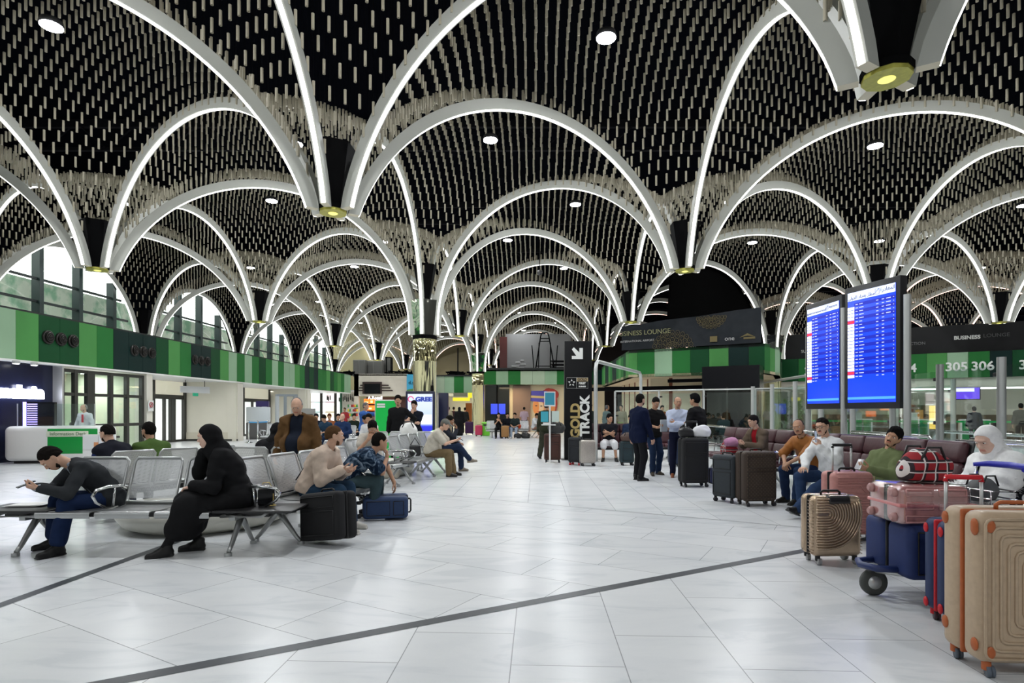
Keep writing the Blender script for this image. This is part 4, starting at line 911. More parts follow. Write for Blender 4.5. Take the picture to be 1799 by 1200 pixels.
def cmat(prefix, c, rough=.8, pat=None):
    nm = '%s_%02x%02x%02x%s' % (prefix, int(c[0]*255), int(c[1]*255), int(c[2]*255), pat or '')
    if nm in MATS: return MATS[nm]
    m = mat(nm, c, rough, spec=.08 if prefix == 'hair' else .1 if prefix == 'cloth' else .3)
    if pat == 'camo':
        b = bsdf(m); tc = nd(m, 'ShaderNodeTexCoord'); n = nd(m, 'ShaderNodeTexNoise', Scale=9, Detail=5, Distortion=1.5); cr = nd(m, 'ShaderNodeValToRGB')
        cr.color_ramp.elements[0].position = .44; cr.color_ramp.elements[0].color = (.006,.014,.032,1); cr.color_ramp.elements[1].position = .66; cr.color_ramp.elements[1].color = (.22,.29,.38,1)
        e = cr.color_ramp.elements.new(.52); e.color = (.025,.05,.09,1); lk(m, tc.outputs['Object'], n.inputs['Vector']); lk(m, n.outputs['Fac'], cr.inputs[0]); lk(m, cr.outputs[0], b.inputs['Base Color'])
    elif pat == 'check':
        b = bsdf(m); tc = nd(m, 'ShaderNodeTexCoord'); n = nd(m, 'ShaderNodeTexBrick', Scale=14); n.inputs['Color1'].default_value = (*[x*.8 for x in c],1); n.inputs['Color2'].default_value = (*c,1); n.inputs['Mortar'].default_value = (*[min(1,x*1.4+.05) for x in c],1); lk(m, tc.outputs['Object'], n.inputs['Vector']); lk(m, n.outputs['Color'], b.inputs['Base Color'])
    else: noisy(m, 30, .14)
    return m
def hand_field(f, W, d, n, ts, curl, sc_=1., spread=1., fl=None):
    """adds a hand: wrist W, finger direction d, palm normal n, thumb on side ts, curl 0..1 (or one per finger)"""
    d = _n(d); n = _n(n-d*(n@d)); s = np.cross(d, n)
    kn = []
    for i, o in enumerate((.030,.010,-.011,-.031)):
        a = W+s*ts*o*.55; b = W+d*(.088-.006*abs(i-1))*sc_+s*ts*o*sc_; f.cone(a, b, .0165*sc_, .0125*sc_, .012); kn.append(b)
    f.cone(W-d*.03, W+d*.02, .023*sc_, .022*sc_, .02)
    cu = curl if isinstance(curl, (list, tuple)) else [curl]*4
    for i, (b, L) in enumerate(zip(kn, (.072,.080,.074,.058))):
        p = b; a = 0.; dd = _n(d+s*ts*(.10,.03,-.04,-.12)[i]*spread)
        for j, q in enumerate((.46,.30,.24)):
            a += cu[i]*math.radians((52,62,48)[j])+.08
            v = dd*math.cos(a)+n*math.sin(a); e = p+v*L*q*sc_; f.cone(p, e, (.0092,.0084,.0076)[j]*sc_, (.0085,.0077,.0066)[j]*sc_, .003); p = e
    p = W+d*.028*sc_+s*ts*.024*sc_; c = cu[0]
    v = _n(d*.55+s*ts*(.75-.3*c)+n*(.25+.45*c)); e = p+v*.046*sc_; f.cone(p, e, .0145*sc_, .0105*sc_, .008)
    v = _n(v+d*.45+n*.25*c-s*ts*.35*c); e2 = e+v*.034*sc_; f.cone(e, e2, .0100*sc_, .0090*sc_, .003); v = _n(v+d*.2-s*ts*.4*c); f.cone(e2, e2+v*.026*sc_, .0090*sc_, .0070*sc_, .003)
def person(loc, rz, label, hip=(0,0,.93), lean=4, side=0, twist=0, head=(0,0,0), hands=None, feet=None, poles=None, skin='tan', hair=('short', (.012,.009,.007)), beard=None,
           top=None, bottom=None, shoes=(.01,.01,.01), h=.013, S=1., wide=1., belly=0., name='person', group=None, glasses=False, hd=None, neck_f=0., scarf=None, extra=None, hunch=0., cap=None, tilt=0., socks=(.012,.012,.013)):
    """top: dict(c, kind, sleeve 0..1, loose, open, under, hem, pat); bottom: dict(c, kind, len)"""
    hands = hands or {}; feet = feet or {}; poles = poles or {}
    fine = h < .016; hh = .0065 if fine else (.011 if h < .022 else h*.75)
    hip = A(*hip)
    Rl = R3(twist*.3, lean*.55, side*.5); Ru = R3(twist, lean+hunch, side)
    sp1 = hip+Rl@A(0,0,.25*S); nb = sp1+Ru@A(0,.0,.26*S)
    Rh = R3(*head)
    hc = nb+_n(Ru@A(0,.25,1)*1.0+Rh@A(0,.1,.7))*.098*S+Rh@A(0,.012+neck_f,.083)*S
    sw = .168*S*wide
    sh = {s: nb+Ru@A(s*sw,.0,-.068*S) for s in (-1,1)}
    hj = {s: hip+Rl@A(s*.088*S*wide,0,-.02) for s in (-1,1)}
    UA, FA, TH, SH = .285*S, .25*S, .43*S, .415*S
    el, wr, kn_, an = {}, {}, {}, {}
    for s, key in ((-1,'L'),(1,'R')):     # L is the side at local -x
        H = hands.get(key) or dict(p=(s*.27, .05, hip[2]-.13), d=(0,.1,-1), n=(-s,0,0), curl=.35)
        t = A(*H['p']) if not H.get('rel') else hc+Rh@A(*H['p'])*S; el[s], wr[s] = ik(sh[s], t, UA, FA, poles.get('e'+key, (s*.7,-.6,-.5)))
        H = dict(H); hands[key] = H
        Ft = feet.get(key) or dict(p=(s*.10, 0, .085), yaw=-s*8)
        feet[key] = Ft; kn_[s], an[s] = ik(hj[s], A(*Ft['p']), TH, SH, poles.get('k'+key, (s*.12,1,.3)))
    allp = np.array([hip, nb, hc, *sh.values(), *el.values(), *wr.values(), *kn_.values(), *an.values()])
    lo, hi = allp.min(0)-.22, allp.max(0)+.22; lo[2] = max(-.02, lo[2]); hi[2] += .05
    root = empty(name, loc, rz, label, 'person', group)
    fr = Ru@A(0,1,0); rt = Ru@A(1,0,0)
    def torso(f, g, k=.06):
        f.cone(hip+Rl@A(-.06*S*wide,0,.0), hip+Rl@A(.06*S*wide,0,.0), .105*S+g, .105*S+g, k)
        f.cone(hip+Rl@A(-.045*wide,0,.12*S), hip+Rl@A(.045*wide,0,.12*S), .098*S*wide+g, .098*S*wide+g, k)
        if belly: f.ell(hip+Rl@A(0,.05+belly*.4,.11*S), A(.135*wide+belly*.5+g,.11+belly+g,.16*S+g), Rl, k)
        f.cone(sp1+Ru@A(-.055*wide,.005,.03*S), sp1+Ru@A(.055*wide,.005,.03*S), .10*S*wide+g, .10*S*wide+g, k)
        f.cone(sp1+Ru@A(-.085*S*wide,.005,.14*S), sp1+Ru@A(.085*S*wide,.005,.14*S), .092*S+g, .092*S+g, k)
        for s in (-1,1): f.cone(nb+Ru@A(s*.03,-.012,-.015), sh[s], .042+g*.7, .050*S+g, .045)
        f.cone(hip, nb-Ru@A(0,0,.06), .09+g, .075+g, .05)
    # ---- skin body
    f = Field(lo, hi, h)
    torso(f, -.012)
    for s in (-1,1):
        f.cone(sh[s], el[s], .046*S, .036*S, .03); f.cone(el[s], wr[s], .037*S, .025*S, .02)
        f.cone(hj[s], kn_[s], .078*S, .052*S, .04); f.cone(kn_[s], an[s], .052*S, .036*S, .03)
        Ft = feet['L' if s < 0 else 'R']; fd = R3(Ft.get('yaw', 0), Ft.get('pitch', 0))@A(0,1,0)
        f.cone(an[s]-A(0,0,.035), an[s]+fd*.10*S-A(0,0,.055), .024, .017, .01)
    f.cone(nb-Ru@A(0,0,.05), hc-Rh@A(0,.02,.05), .056*S, .050*S, .03)
    parts = [(*f.net(), 0)]
    # ---- head
    g = Field(hc-.17*S, hc+.19*S, hh)
    H = lambda x, y, z: hc+Rh@A(x, y, z)*S
    E_ = lambda x, y, z, a, b, c, k=.015, op='add', R=None: g.ell(H(x,y,z), A(a,b,c)*S, Rh if R is None else R, k, op)
    g.cone(nb-Ru@A(0,0,.02), H(0,-.02,-.05), .054*S, .050*S, .02)
    E_(0,-.010,.030,.073,.092,.085); E_(0,.022,-.015,.060,.068,.080,.03); E_(0,.045,-.075,.040,.042,.034,.03)
    for s in (-1,1): E_(s*.032,.05,-.032,.026,.026,.03,.02); g.cone(H(s*.058,.0,-.03), H(s*.022,.060,-.086), .018*S, .016*S, .02)
    if h < .022:
        E_(0,.083,.030,.045,.014,.010,.012)
        for s in (-1,1): E_(s*.031,.098,.006,.020,.018,.011,.010,'sub')
        g.cone(H(0,.080,.012), H(0,.100,-.028), .0075*S, .0115*S, .010)
        for s in (-1,1): E_(s*.011,.091,-.031,.0075,.009,.006,.005); (None if scarf else E_(s*.074,-.012,-.003,.009,.020,.033,.006))
        g.cone(H(-.020,.086,-.057), H(.020,.086,-.057), .0065*S, .0065*S, .006); g.cone(H(-.016,.086,-.067), H(.016,.086,-.067), .0075*S, .0075*S, .006)
        g.cone(H(-.020,.097,-.0615), H(.020,.097,-.0615), .0022, .0022, .002, 'sub')
    v, q = g.net(); mi = np.zeros(len(q), np.int32)
    if fine and len(q):
        c = (v[q].mean(1)-hc)@Rh/S; mi[(np.abs(c[:,0]) < .025) & (np.abs(c[:,2]+.0615) < .011) & (c[:,1] > .075)] = 1
    parts.append((v, q, mi))
    mats = [cmat('skin', SKIN[skin], .55), cmat('lip', tuple(np.array(SKIN[skin])*[.85,.55,.55]), .5), mat('eye_white', (.75,.73,.7), .3), mat('eye_dark', (.02,.012,.008), .2)]
    if fine:
        e = Field(hc-.16*S, hc+.16*S, .0032)
        for s in (-1,1): e.ell(H(s*.031,.079,.006), A(.0135,.0125,.0062)*S, Rh, 0)
        v, q = e.net(); c = (v[q].mean(1)-hc)@Rh/S; m_ = np.where((np.hypot(np.abs(c[:,0])-.030, c[:,2]-.005) < .0062), 3, 2); parts.append((v, q, m_))
    # ---- hands
    for s, key in ((-1,'L'),(1,'R')):
        Hd = hands[key]
        if Hd.get('hide'): continue
        W = wr[s]; d = A(*Hd.get('d', wr[s]-el[s])); n_ = A(*Hd.get('n', (-s,0,0)))
        hf = Field(W-.15, W+.2, .0042 if fine else (.0065 if h < .022 else .011)); hf.o = W-.2; hf.n = np.array([int(.4/hf.h)]*3); hf.F = np.full(hf.n, 9., np.float32)
        ts = s*(1 if Hd.get('flip', 1) > 0 else -1)
        # thumb side: right hand, palm down, fingers forward -> thumb to the left
        dd = _n(d); nn = _n(n_-dd*(n_@dd)); sv = np.cross(dd, nn); tsg = Hd.get('thumb')
        t_ = (1 if sv@A(*tsg) > 0 else -1) if tsg is not None else (1 if s > 0 else -1)
        hand_field(hf, W, d, n_, t_, Hd.get('curl', .35), .98*S, Hd.get('spread', 1.))
        parts.append((*hf.net(), 0))
    obj('body', npmesh('body', parts, mats), root)
    # ---- clothes
    def cloth(nm, build, c, pat=None, wr_=(.006, 38), rough=.85, cuts=()):
        f = Field(lo-.03, hi+.03, h); build(f)
        if wr_: f.wrinkle(wr_[0], wr_[1], len(label)+len(nm))
        for cu in cuts: cu(f)
        v, q = f.net()
        if len(v): return obj(nm, npmesh(nm, [(v, q, 0)], [cmat('cloth', c, rough, pat)]), root)
    feetshoe = shoes is not None
    if bottom:
        gl = bottom.get('loose', .016); ln = bottom.get('len', 1.)
        def bt(f):
            f.cone(hip+Rl@A(-.05*wide,0,.0), hip+Rl@A(.05*wide,0,.0), .100*S+gl*.6, .100*S+gl*.6, .05); f.cone(hip+Rl@A(-.045*wide,0,.07*S), hip+Rl@A(.045*wide,0,.07*S), .092*wide+gl*.4, .092*wide+gl*.4, .04)
            if bottom.get('kind') == 'skirt':
                cen = (kn_[-1]+kn_[1])/2; ca = (an[-1]+an[1])/2; f.cone(kn_[-1], kn_[1], .085+gl, .085+gl, .05); f.cone(hip, cen, .15+gl, .10+gl, .08)
                for s in (-1,1): f.cone(hj[s], kn_[s], .10+gl, .085+gl, .06); f.cone(kn_[s], kn_[s]*(1-ln)+an[s]*ln, .09+gl, .075+gl, .09)
                f.cone(cen, cen*(1-ln)+ca*ln, .10+gl, .11+gl, .09)
            else:
                for s in (-1,1):
                    f.cone(hj[s], kn_[s], .078*S+gl*.9, .058*S+gl, .03); 
                    if ln >= .95: f.cone(kn_[s], an[s]-A(0,0,.01), .057*S+gl, .046*S+gl, .02)
                    elif ln > .5: f.cone(kn_[s], kn_[s]+(an[s]-kn_[s])*(ln-.5)*2, .060*S+gl, .055*S+gl, .02)
                    elif ln > 0: pass
        cuts = []
        if bottom.get('kind') == 'shorts':
            pass
        cloth('skirt' if bottom.get('kind') == 'skirt' else 'trousers', bt, bottom['c'], bottom.get('pat'), (.006, 34), cuts=cuts)
    if feetshoe:
        for s, key in ((-1,'L'),(1,'R')):
            Ft = feet[key]; Rf = R3(Ft.get('yaw', 0), Ft.get('pitch', 0)); a = an[s]; q = lambda x, y, z: a+Rf@A(x, y, z)*S
            f = Field(a-.16, a+.24, min(h, .010)); f.o = a-.24; f.n = np.array([int(.5/f.h)]*3); f.F = np.full(f.n, 9., np.float32)
            f.cone(q(0,-.035,-.045), q(0,.06,-.048), .037, .038, .02); f.cone(q(0,.06,-.050), q(0,.150,-.058), .039, .029, .02); f.cone(q(0,-.02,.012), q(0,.0,-.04), .044, .044, .02); f.cone(q(0,.0,-.0), q(0,.07,-.04), .036, .032, .02); f.box(q(0,.055,-.078), A(.036,.125,.009), Rf, .006, .004)
            v, qf = f.net()
            if len(v): obj('shoe', npmesh('shoe', [(v, qf, 0)], [cmat('shoe', shoes, .4)]), root)
            if socks is not None:
                f = Field(a-.1, a+.2, min(h, .012)); d_ = _n(kn_[s]-a); f.cone(a, a+d_*.13, .042*S, .046*S, 0); v, qf = f.net(); obj('sock', npmesh('sock', [(v, qf, 0)], [cmat('cloth', socks, .9)]), root)
    if top:
        gl = top.get('loose', .016); sl = top.get('sleeve', 1.)
        def tp(f, gl=gl, hemx=0):
            torso(f, gl)
            hem = top.get('hem', .0)*(.4 if bottom and bottom.get('kind') != 'skirt' else 1.)
            if hem > 0:
                for s in (-1,1): f.cone(hj[s], hj[s]+_n(kn_[s]-hj[s])*hem, .088*S+gl, .088*S+gl, .06)
            for s in (-1,1):
                if sl <= 0: continue
                if sl <= .5: f.cone(sh[s], sh[s]+(el[s]-sh[s])*sl*2, .054*S+gl, .052*S+gl*1.3, .03)
                else:
                    f.cone(sh[s], el[s], .052*S+gl, .042*S+gl, .03); f.cone(el[s], el[s]+(wr[s]-el[s])*min(1,(sl-.5)*2)*.97, .042*S+gl, .030*S+gl*.9, .02)
            if top.get('collar'): f.cone(nb+Ru@A(0,.0,-.01), nb+Ru@A(0,.012,.045)+Rh@A(0,0,.0), .066, .062, .015)
        hole = nb+Ru@A(0,.03,.045)
        def neckcut(f):
            f.cone(nb+Ru@A(0,.0,.02), nb+Ru@A(0,.035,.12), .054, .075, .0, 'sub')
            if top.get('vneck'): f.cone(nb+fr*.10+Ru@A(0,0,.02), nb+fr*.125-Ru@A(0,0,top['vneck']), .030, .012, .0, 'sub')
            if not top.get('hem') and top.get('tuck'): pass
            if top.get('open'):
                w_ = top['open']; c0 = nb+fr*.14; c1 = hip+Rl@A(0,.16+belly,.0)-A(0,0,.12)
                f.box((c0+c1)/2, A(w_, .11+belly, np.linalg.norm(c0-c1)/2+.05), np.stack([rt, _n(np.cross(_n(c0-c1), rt)), _n(c0-c1)], 1), .01, .015, 'sub')
            if not top.get('hem'): f.cut(hip+Rl@A(0,0,-.05 if not top.get('tuck') else .05), -(Rl@A(0,0,1)))
        if top.get('under'):
            f = Field(lo-.03, hi+.03, h); torso(f, gl*.2); f.cone(nb, nb+Ru@A(0,.01,.03), .062, .060, .01)
            f.cone(nb+Ru@A(0,.01,.03), nb+Ru@A(0,.04,.12), .050, .06, .0, 'sub')
            if top.get('under_v'): f.cone(nb+fr*.09+Ru@A(0,0,.02), nb+fr*.11-Ru@A(0,0,.08), .030, .012, .0, 'sub')
            f.cut(hip+Rl@A(0,0,-.03), -(Rl@A(0,0,1))); v, q = f.net(); obj('shirt', npmesh('shirt', [(v, q, 0)], [cmat('cloth', top['under'], .85)]), root)
        cloth(top.get('kind', 'jacket'), tp, top['c'], top.get('pat'), (top.get('fold', .007), 36), top.get('rough', .85), [neckcut])
        if top.get('arms'):
            f = Field(lo-.03, hi+.03, h)
            for s in (-1,1): f.cone(sh[s], el[s], .060*S, .052*S, .03); f.cone(el[s], wr[s], .052*S, .036*S, .02)
            f.wrinkle(.005, 36, 4); v, q = f.net(); obj('sleeves', npmesh('sleeves', [(v, q, 0)], [cmat('cloth', top['arms'], .85)]), root)
        if top.get('cuff'):
            mbf = Field(lo-.03, hi+.03, h)
            for s in (-1,1): w0 = wr[s]-_n(wr[s]-el[s])*.03; mbf.cone(w0, wr[s], .030*S+gl*.5, .030*S+gl*.5, 0)
            v, q = mbf.net(); obj('cuffs', npmesh('cuffs', [(v, q, 0)], [cmat('cloth', top['cuff'], .8)]), root)
    # ---- hair
    if hair and hair[0] != 'bald' and not scarf:
        f = Field(hc-.19*S, hc+.19*S, hh)
        up = {'full': .022, 'fade': .004}.get(hair[0], .009)
        f.ell(H(0,-.014,.036), A(.076+up*.4,.094+up*.3,.086+up)*S, Rh, 0)
        f.ell(H(0,-.03,.0), A(.073+up*.2,.082,.080)*S, Rh, .02)
        if hair[0] == 'full': f.ell(H(0,.03,.10), A(.060,.058,.030)*S, Rh, .03)
        if hair[0] == 'short' or hair[0] == 'full': f.cut(H(0,.085,.070), Rh@A(0,1.,-.7)); f.cut(H(0,-.02,-.055), Rh@A(0,.45,-1))
        if hair[0] == 'fade': f.cut(H(0,.080,.078), Rh@A(0,1.,-.85)); f.cut(H(0,-.02,-.02), Rh@A(0,.2,-1))
        if hair[0] == 'thin': f.cut(H(0,.000,.050), Rh@A(0,.9,.5)); f.cut(H(0,-.02,-.05), Rh@A(0,.45,-1)); 
        for s in (-1,1): f.ell(H(s*.08,.0,-.012), A(.02,.030,.032)*S, Rh, .01, 'sub')
        if fine: f.wrinkle(.0035, 150, 3)
        if h < .022:
            for s in (-1,1): f.cone(H(s*.047,.080,.025), H(s*.016,.094,.028), .0038*S, .0045*S, 0)
        v, q = f.net()
        if len(v): obj('hair', npmesh('hair', [(v, q, 0)], [cmat('hair', hair[1], .95)]), root)
    if beard:
        f = Field(hc-.17*S, hc+.17*S, hh)
        f.ell(H(0,.036,-.070), A(.050,.052,.046)*S, Rh, .01)
        for s in (-1,1): f.cone(H(s*.066,.0,-.005), H(s*.048,.035,-.075), .008*S, .015*S, .012)
        f.cone(H(-.022,.094,-.047), H(.022,.094,-.047), .0065, .0065, .004)
        f.cone(H(-.018,.10,-.063), H(.018,.10,-.063), .009, .009, .004, 'sub'); f.ell(H(0,.105,-.02), A(.035,.03,.022)*S, Rh, .004, 'sub')
        for s in (-1,1): f.ell(H(s*.038,.075,-.018), A(.026,.04,.030)*S, Rh, .012, 'sub')
        f.wrinkle(.0015, 200, 4) if fine else None
        v, q = f.net()
        if len(v): obj('beard', npmesh('beard', [(v, q, 0)], [cmat('hair', beard, .95)]), root)
    if cap:
        f = Field(hc-.2*S, hc+.25*S, hh); f.ell(H(0,-.01,.045), A(.084,.102,.082)*S, Rh, 0); f.cut(H(0,0,.035), Rh@A(0,.1,-1)); f.box(H(0,.115,.045), A(.06,.06,.006)*S, Rh@R3(0,12,0), .005, .01)
        v, q = f.net(); obj('cap', npmesh('cap', [(v, q, 0)], [cmat('cloth', cap, .8, 'camo' if cap == (.12,.13,.12) else None)]), root)
    if scarf:
        f = Field(np.minimum(hc, nb)-.27, np.maximum(hc, nb)+.22, min(h, .009))
        f.ell(H(0,-.016,.030), A(.082,.101,.097)*S, Rh, 0); f.ell(H(0,-.045,-.02), A(.077,.080,.095)*S, Rh, .03)
        f.cone(H(0,-.02,-.06), nb+Ru@A(0,-.005,-.0), .070, .082, .04)
        for s in (-1,1): f.cone(H(s*.05,.0,-.06), H(0,.055,-.115), .026, .030, .03); f.cone(nb+Ru@A(s*.02,-.02,.0), sh[s]+Ru@A(-s*.05,0,.02), .066, .052, .05)
        f.cone(nb+fr*.04, nb+fr*.09-Ru@A(0,0,.13), .08, .05, .05); f.cone(nb-fr*.05, nb-fr*.07-Ru@A(0,0,.12), .08, .06, .05)
        f.ell(H(0,.085,-.012), A(.062,.080,.088)*S, Rh, .006, 'sub')
        f.wrinkle(.005, 55, 2); v, q = f.net(); obj('headscarf', npmesh('headscarf', [(v, q, 0)], [cmat('cloth', scarf, .8)]), root)
    if glasses:
        mb = MB()
        for s in (-1,1): mb.tube([H(s*.031+.022*math.cos(t*math.pi/6), .104, .004+.017*math.sin(t*math.pi/6)) for t in range(12)], .0022, 5, closed=True); mb.tube([H(s*.053,.103,.008), H(s*.074,.09,.008), H(s*.078,-.01,.012)], .002, 5)
        mb.tube([H(-.009,.104,.008), H(.009,.104,.008)], .0022, 5); mb.build('glasses', M_black, root)
    J = dict(root=root, wr=wr, el=el, sh=sh, hc=hc, nb=nb, hip=hip, kn=kn_, an=an, Ru=Ru, Rh=Rh, lo=lo, hi=hi)
    J['w'] = lambda p: Matrix.Translation(Vector(loc)) @ Matrix.Rotation(rz, 4, 'Z') @ Vector(p)
    return J
# reusable poses (local: x to the right of the figure, y forward)
def sit_feet(dx=.11, y=.42, yaw=6, z=.085): return dict(L=dict(p=(-dx, y, z), yaw=yaw), R=dict(p=(dx, y, z), yaw=-yaw))
LAP = lambda y=.30, z=.62, x=.06: dict(L=dict(p=(-x-.03, y, z), d=(.7,.7,-.1), n=(0,0,-1), thumb=(1,0,0), curl=.45), R=dict(p=(x+.03, y, z), d=(-.7,.7,-.1), n=(0,0,-1), thumb=(-1,0,0), curl=.45))
def phone(name, J, loc, rot, label, sz=(.072,.010,.150), c=(.02,.02,.025), scr=True):
    p = J['w'](loc); e = empty(name, p, 0, label, 'phone'); R_ = J['root'].matrix_basis.to_euler().z
    e.rotation_euler = (math.radians(rot[0]), math.radians(rot[1]), math.radians(rot[2])+J['root'].rotation_euler.z)
    mb = MB(); mb.rbox(0,0,0,sz[0],sz[1],sz[2],.004); mb.build('case', mat('phone_%d' % int(sum(c)*100), c, .25), e)
    mb = MB(); mb.box(-sz[0]/2+.004, -sz[1]/2-.001, -sz[2]/2+.006, sz[0]/2-.004, -sz[1]/2, sz[2]/2-.006); mb.build('screen', mat('phone_screen', (.05,.06,.08), .1, emit=.5, ecol=(.6,.7,.9)), e)
    return e
# ================================================================ seats
M_seat = mat('seat_metal', (.44,.45,.45), .32, metal=.75)
def perforated():
    m = mat('seat_mesh', (.50,.51,.52), .4, metal=.55); b = bsdf(m); tc = nd(m, 'ShaderNodeTexCoord'); v = nd(m, 'ShaderNodeTexVoronoi', Scale=95); v.inputs['Randomness'].default_value = 0
    mr = nd(m, 'ShaderNodeMath', operation='GREATER_THAN'); mr.inputs[1].default_value = .27; mp = nd(m, 'ShaderNodeMapping'); mp.inputs['Scale'].default_value = (1,0,1)
    lk(m, tc.outputs['Object'], mp.inputs[0]); lk(m, mp.outputs[0], v.inputs['Vector']); lk(m, v.outputs['Distance'], mr.inputs[0]); lk(m, mr.outputs[0], b.inputs['Alpha']); return m
M_perf = perforated()
M_blackpl = mat('black_plastic', (.012,.012,.013), .4)
def seatmesh():
    # one seat: pan with a rolled front edge and a separate inclined backrest, facing +y
    W = .265; pan = MB(); pr = [(.27,-.055),(.285,-.03),(.275,-.005),(.24,.0),(.10,-.012),(-.05,-.012),(-.16,.0),(-.20,.02)]
    a = [V(-W,y,z) for y, z in pr]+[V(W,y,z) for y, z in pr]; n = len(pr)
    fs = [(i, i+1, n+i+1, n+i) for i in range(n-1)]; pan.add(a, fs, 0, True); pan.add([q+V(0,0,-.012) for q in a], [f[::-1] for f in fs], 0, True)
    for s in (-1,1): pan.add([V(s*W,y,z) for y, z in pr]+[V(s*W,y,z-.012) for y, z in pr], [(i, i+1, n+i+1, n+i) for i in range(n-1)])
    bk = MB(); mesh = MB(); z0, z1, y0, y1 = .06, .46, -.19, -.33
    mesh.add([V(-W+.02,y0,z0), V(W-.02,y0,z0), V(W-.02,y1,z1), V(-W+.02,y1,z1)], [(0,1,2,3)])
    bk.tube([(-W+.01,y0+.01,z0-.03),(-W+.01,(y0+y1)/2,(z0+z1)/2),(-W+.01,y1,z1-.02),(-W+.04,y1-.005,z1+.015),(W-.04,y1-.005,z1+.015),(W-.01,y1,z1-.02),(W-.01,(y0+y1)/2,(z0+z1)/2),(W-.01,y0+.01,z0-.03)], .018, 8, closed=True)
    return pan.mesh('seat', [M_seat]), bk.mesh('backrest', [M_seat]), mesh.mesh('backrest_mesh', [M_perf])
SEAT, BACK, BMESH = seatmesh()
def legs_mesh():
    mb = MB()
    for s in (-1, 1):
        mb.tube([(0,0,.34),(0,s*.08,.25),(0,s*.22,.08),(0,s*.27,.035)], [.034,.030,.022,.02], 8); mb.cyl(0,s*.275,0,.035,.035,12)
    mb.box(-.03,-.16,.33,.03,.20,.38); return mb.mesh('leg_frame', [M_seat])
LEGS = legs_mesh()
def arm_mesh():
    mb = MB(); mb.tube([(0,.10,.02),(0,.22,.08),(0,.27,.15),(0,.22,.20),(0,.05,.215),(0,-.15,.20),(0,-.22,.17)], [.014,.014,.016,.018,.018,.016,.014], 8); mb.tube([(0,-.02,.0),(0,-.05,.20)], .012, 6); return mb.mesh('armrest', [M_chrome])
ARM = arm_mesh()
def bench(x, y, rzd, n, label, tables='', arms=(), lift=.43, pitch=.58, skip=(), tw=.25):
    e = empty('metal_bench', (x, y, 0), math.radians(rzd), label, 'bench', 'silver perforated metal waiting benches')
    x0 = -(n-1)/2*pitch; mb = MB(); a, b = x0-.30, -x0+.30
    if 'L' in tables: a -= .5
    if 'R' in tables: b += .5
    mb.box(a+.05, -.05, lift-.09, b-.05, .05, lift-.03); mb.build('beam', M_blackpl, e)
    for k in range(n):
        o = V(x0+k*pitch, 0, lift); obj('seat', SEAT, e, o)
        if k in skip: continue
        obj('backrest', BACK, e, o); obj('backrest_mesh', BMESH, e, o)
    for s, c in (('L', x0-.30-.24), ('R', -x0+.30+.24)):
        if s in tables: mb = MB(); mb.rbox(c+(.13 if s=='L' and n==3 else 0)*-1, .02, lift-.005, .50 if n != 3 else .78, .50, .025, .01); mb.build('end_table', M_blackpl, e); mb = MB(); mb.tube([(c-.2,-.2,lift-.02),(c-.2,.2,lift-.06),(c+.2,.2,lift-.06),(c+.2,-.2,lift-.02)], .014, 6); mb.build('table_bracket', M_seat, e)
    for c in sorted({round(a+.35, 2), round(b-.35, 2)} | ({0.} if n > 3 else set())): obj('leg_frame', LEGS, e, (c, 0, 0))
    for k in arms: obj('armrest', ARM, e, (x0-pitch/2+k*pitch, 0, lift))
    return e
bench(-3.78, 5.9, 180, 3, 'silver perforated bench facing the camera between the phone man and the woman in black', 'LR', (2,))
bench(-2.30, 7.0, -104, 4, 'silver bench with armrest under the man in the cream jacket', '', (1, 4))
bench(-4.75, 7.95, 62, 3, 'silver bench seen from behind under the two men near the information desk', '', (0,))
bench(-3.35, 8.35, 0, 2, 'short silver bench under the hooded figure seen from behind', '', (0, 2))
bench(-2.55, 10.4, -110, 3, 'pale silver bench behind the man in the patterned shirt', '', (0,3))
bench(-2.75, 14.0, 180, 3, 'silver bench facing the camera below the white plastic bag', '', (0,))
bench(-1.95, 12.6, -100, 4, 'silver bench with looped armrest under the man with the cap', 'R', (4, 2))
bench(-7.0, 20.5, 175, 5, 'far row of silver seats under the two men in blue', '', (0, 5))
bench(-8.4, 23.5, 175, 6, 'farthest silver seats before the bright shop windows', '', (0, 6))
bench(-.25, 31.2, 178, 4, 'far bench under the row of young men at the back', '', (0, 4)); bench(1.45, 31.6, 100, 3, 'far silver bench seen from the side below the mural', '', (0, 3))
# white round hubs
M_hub = noisy(mat('hub_white', (.70,.69,.62), .45), 3, .06)
def hub(x, y, r, h, lab):
    e = empty('round_planter_base', (x, y, 0), 0, lab, 'planter base', 'white round bases between the benches')
    mb = MB(); mb.lathe([(r*.80,.0),(r*.93,.05),(r,.15),(r,.20),(r*.96,h),(r*.86,h+.01)], 56); mb.build('rim', M_hub, e); mb = MB(); mb.lathe([(r*.78,.0),(r*.80,.025)], 48); mb.build('plinth', M_blackpl, e)
hub(-3.85, 7.35, .98, .27, 'round off white base on the floor behind the nearest bench'); hub(-3.15, 13.0, .95, .30, 'round off white base beside the cap man and the middle benches')
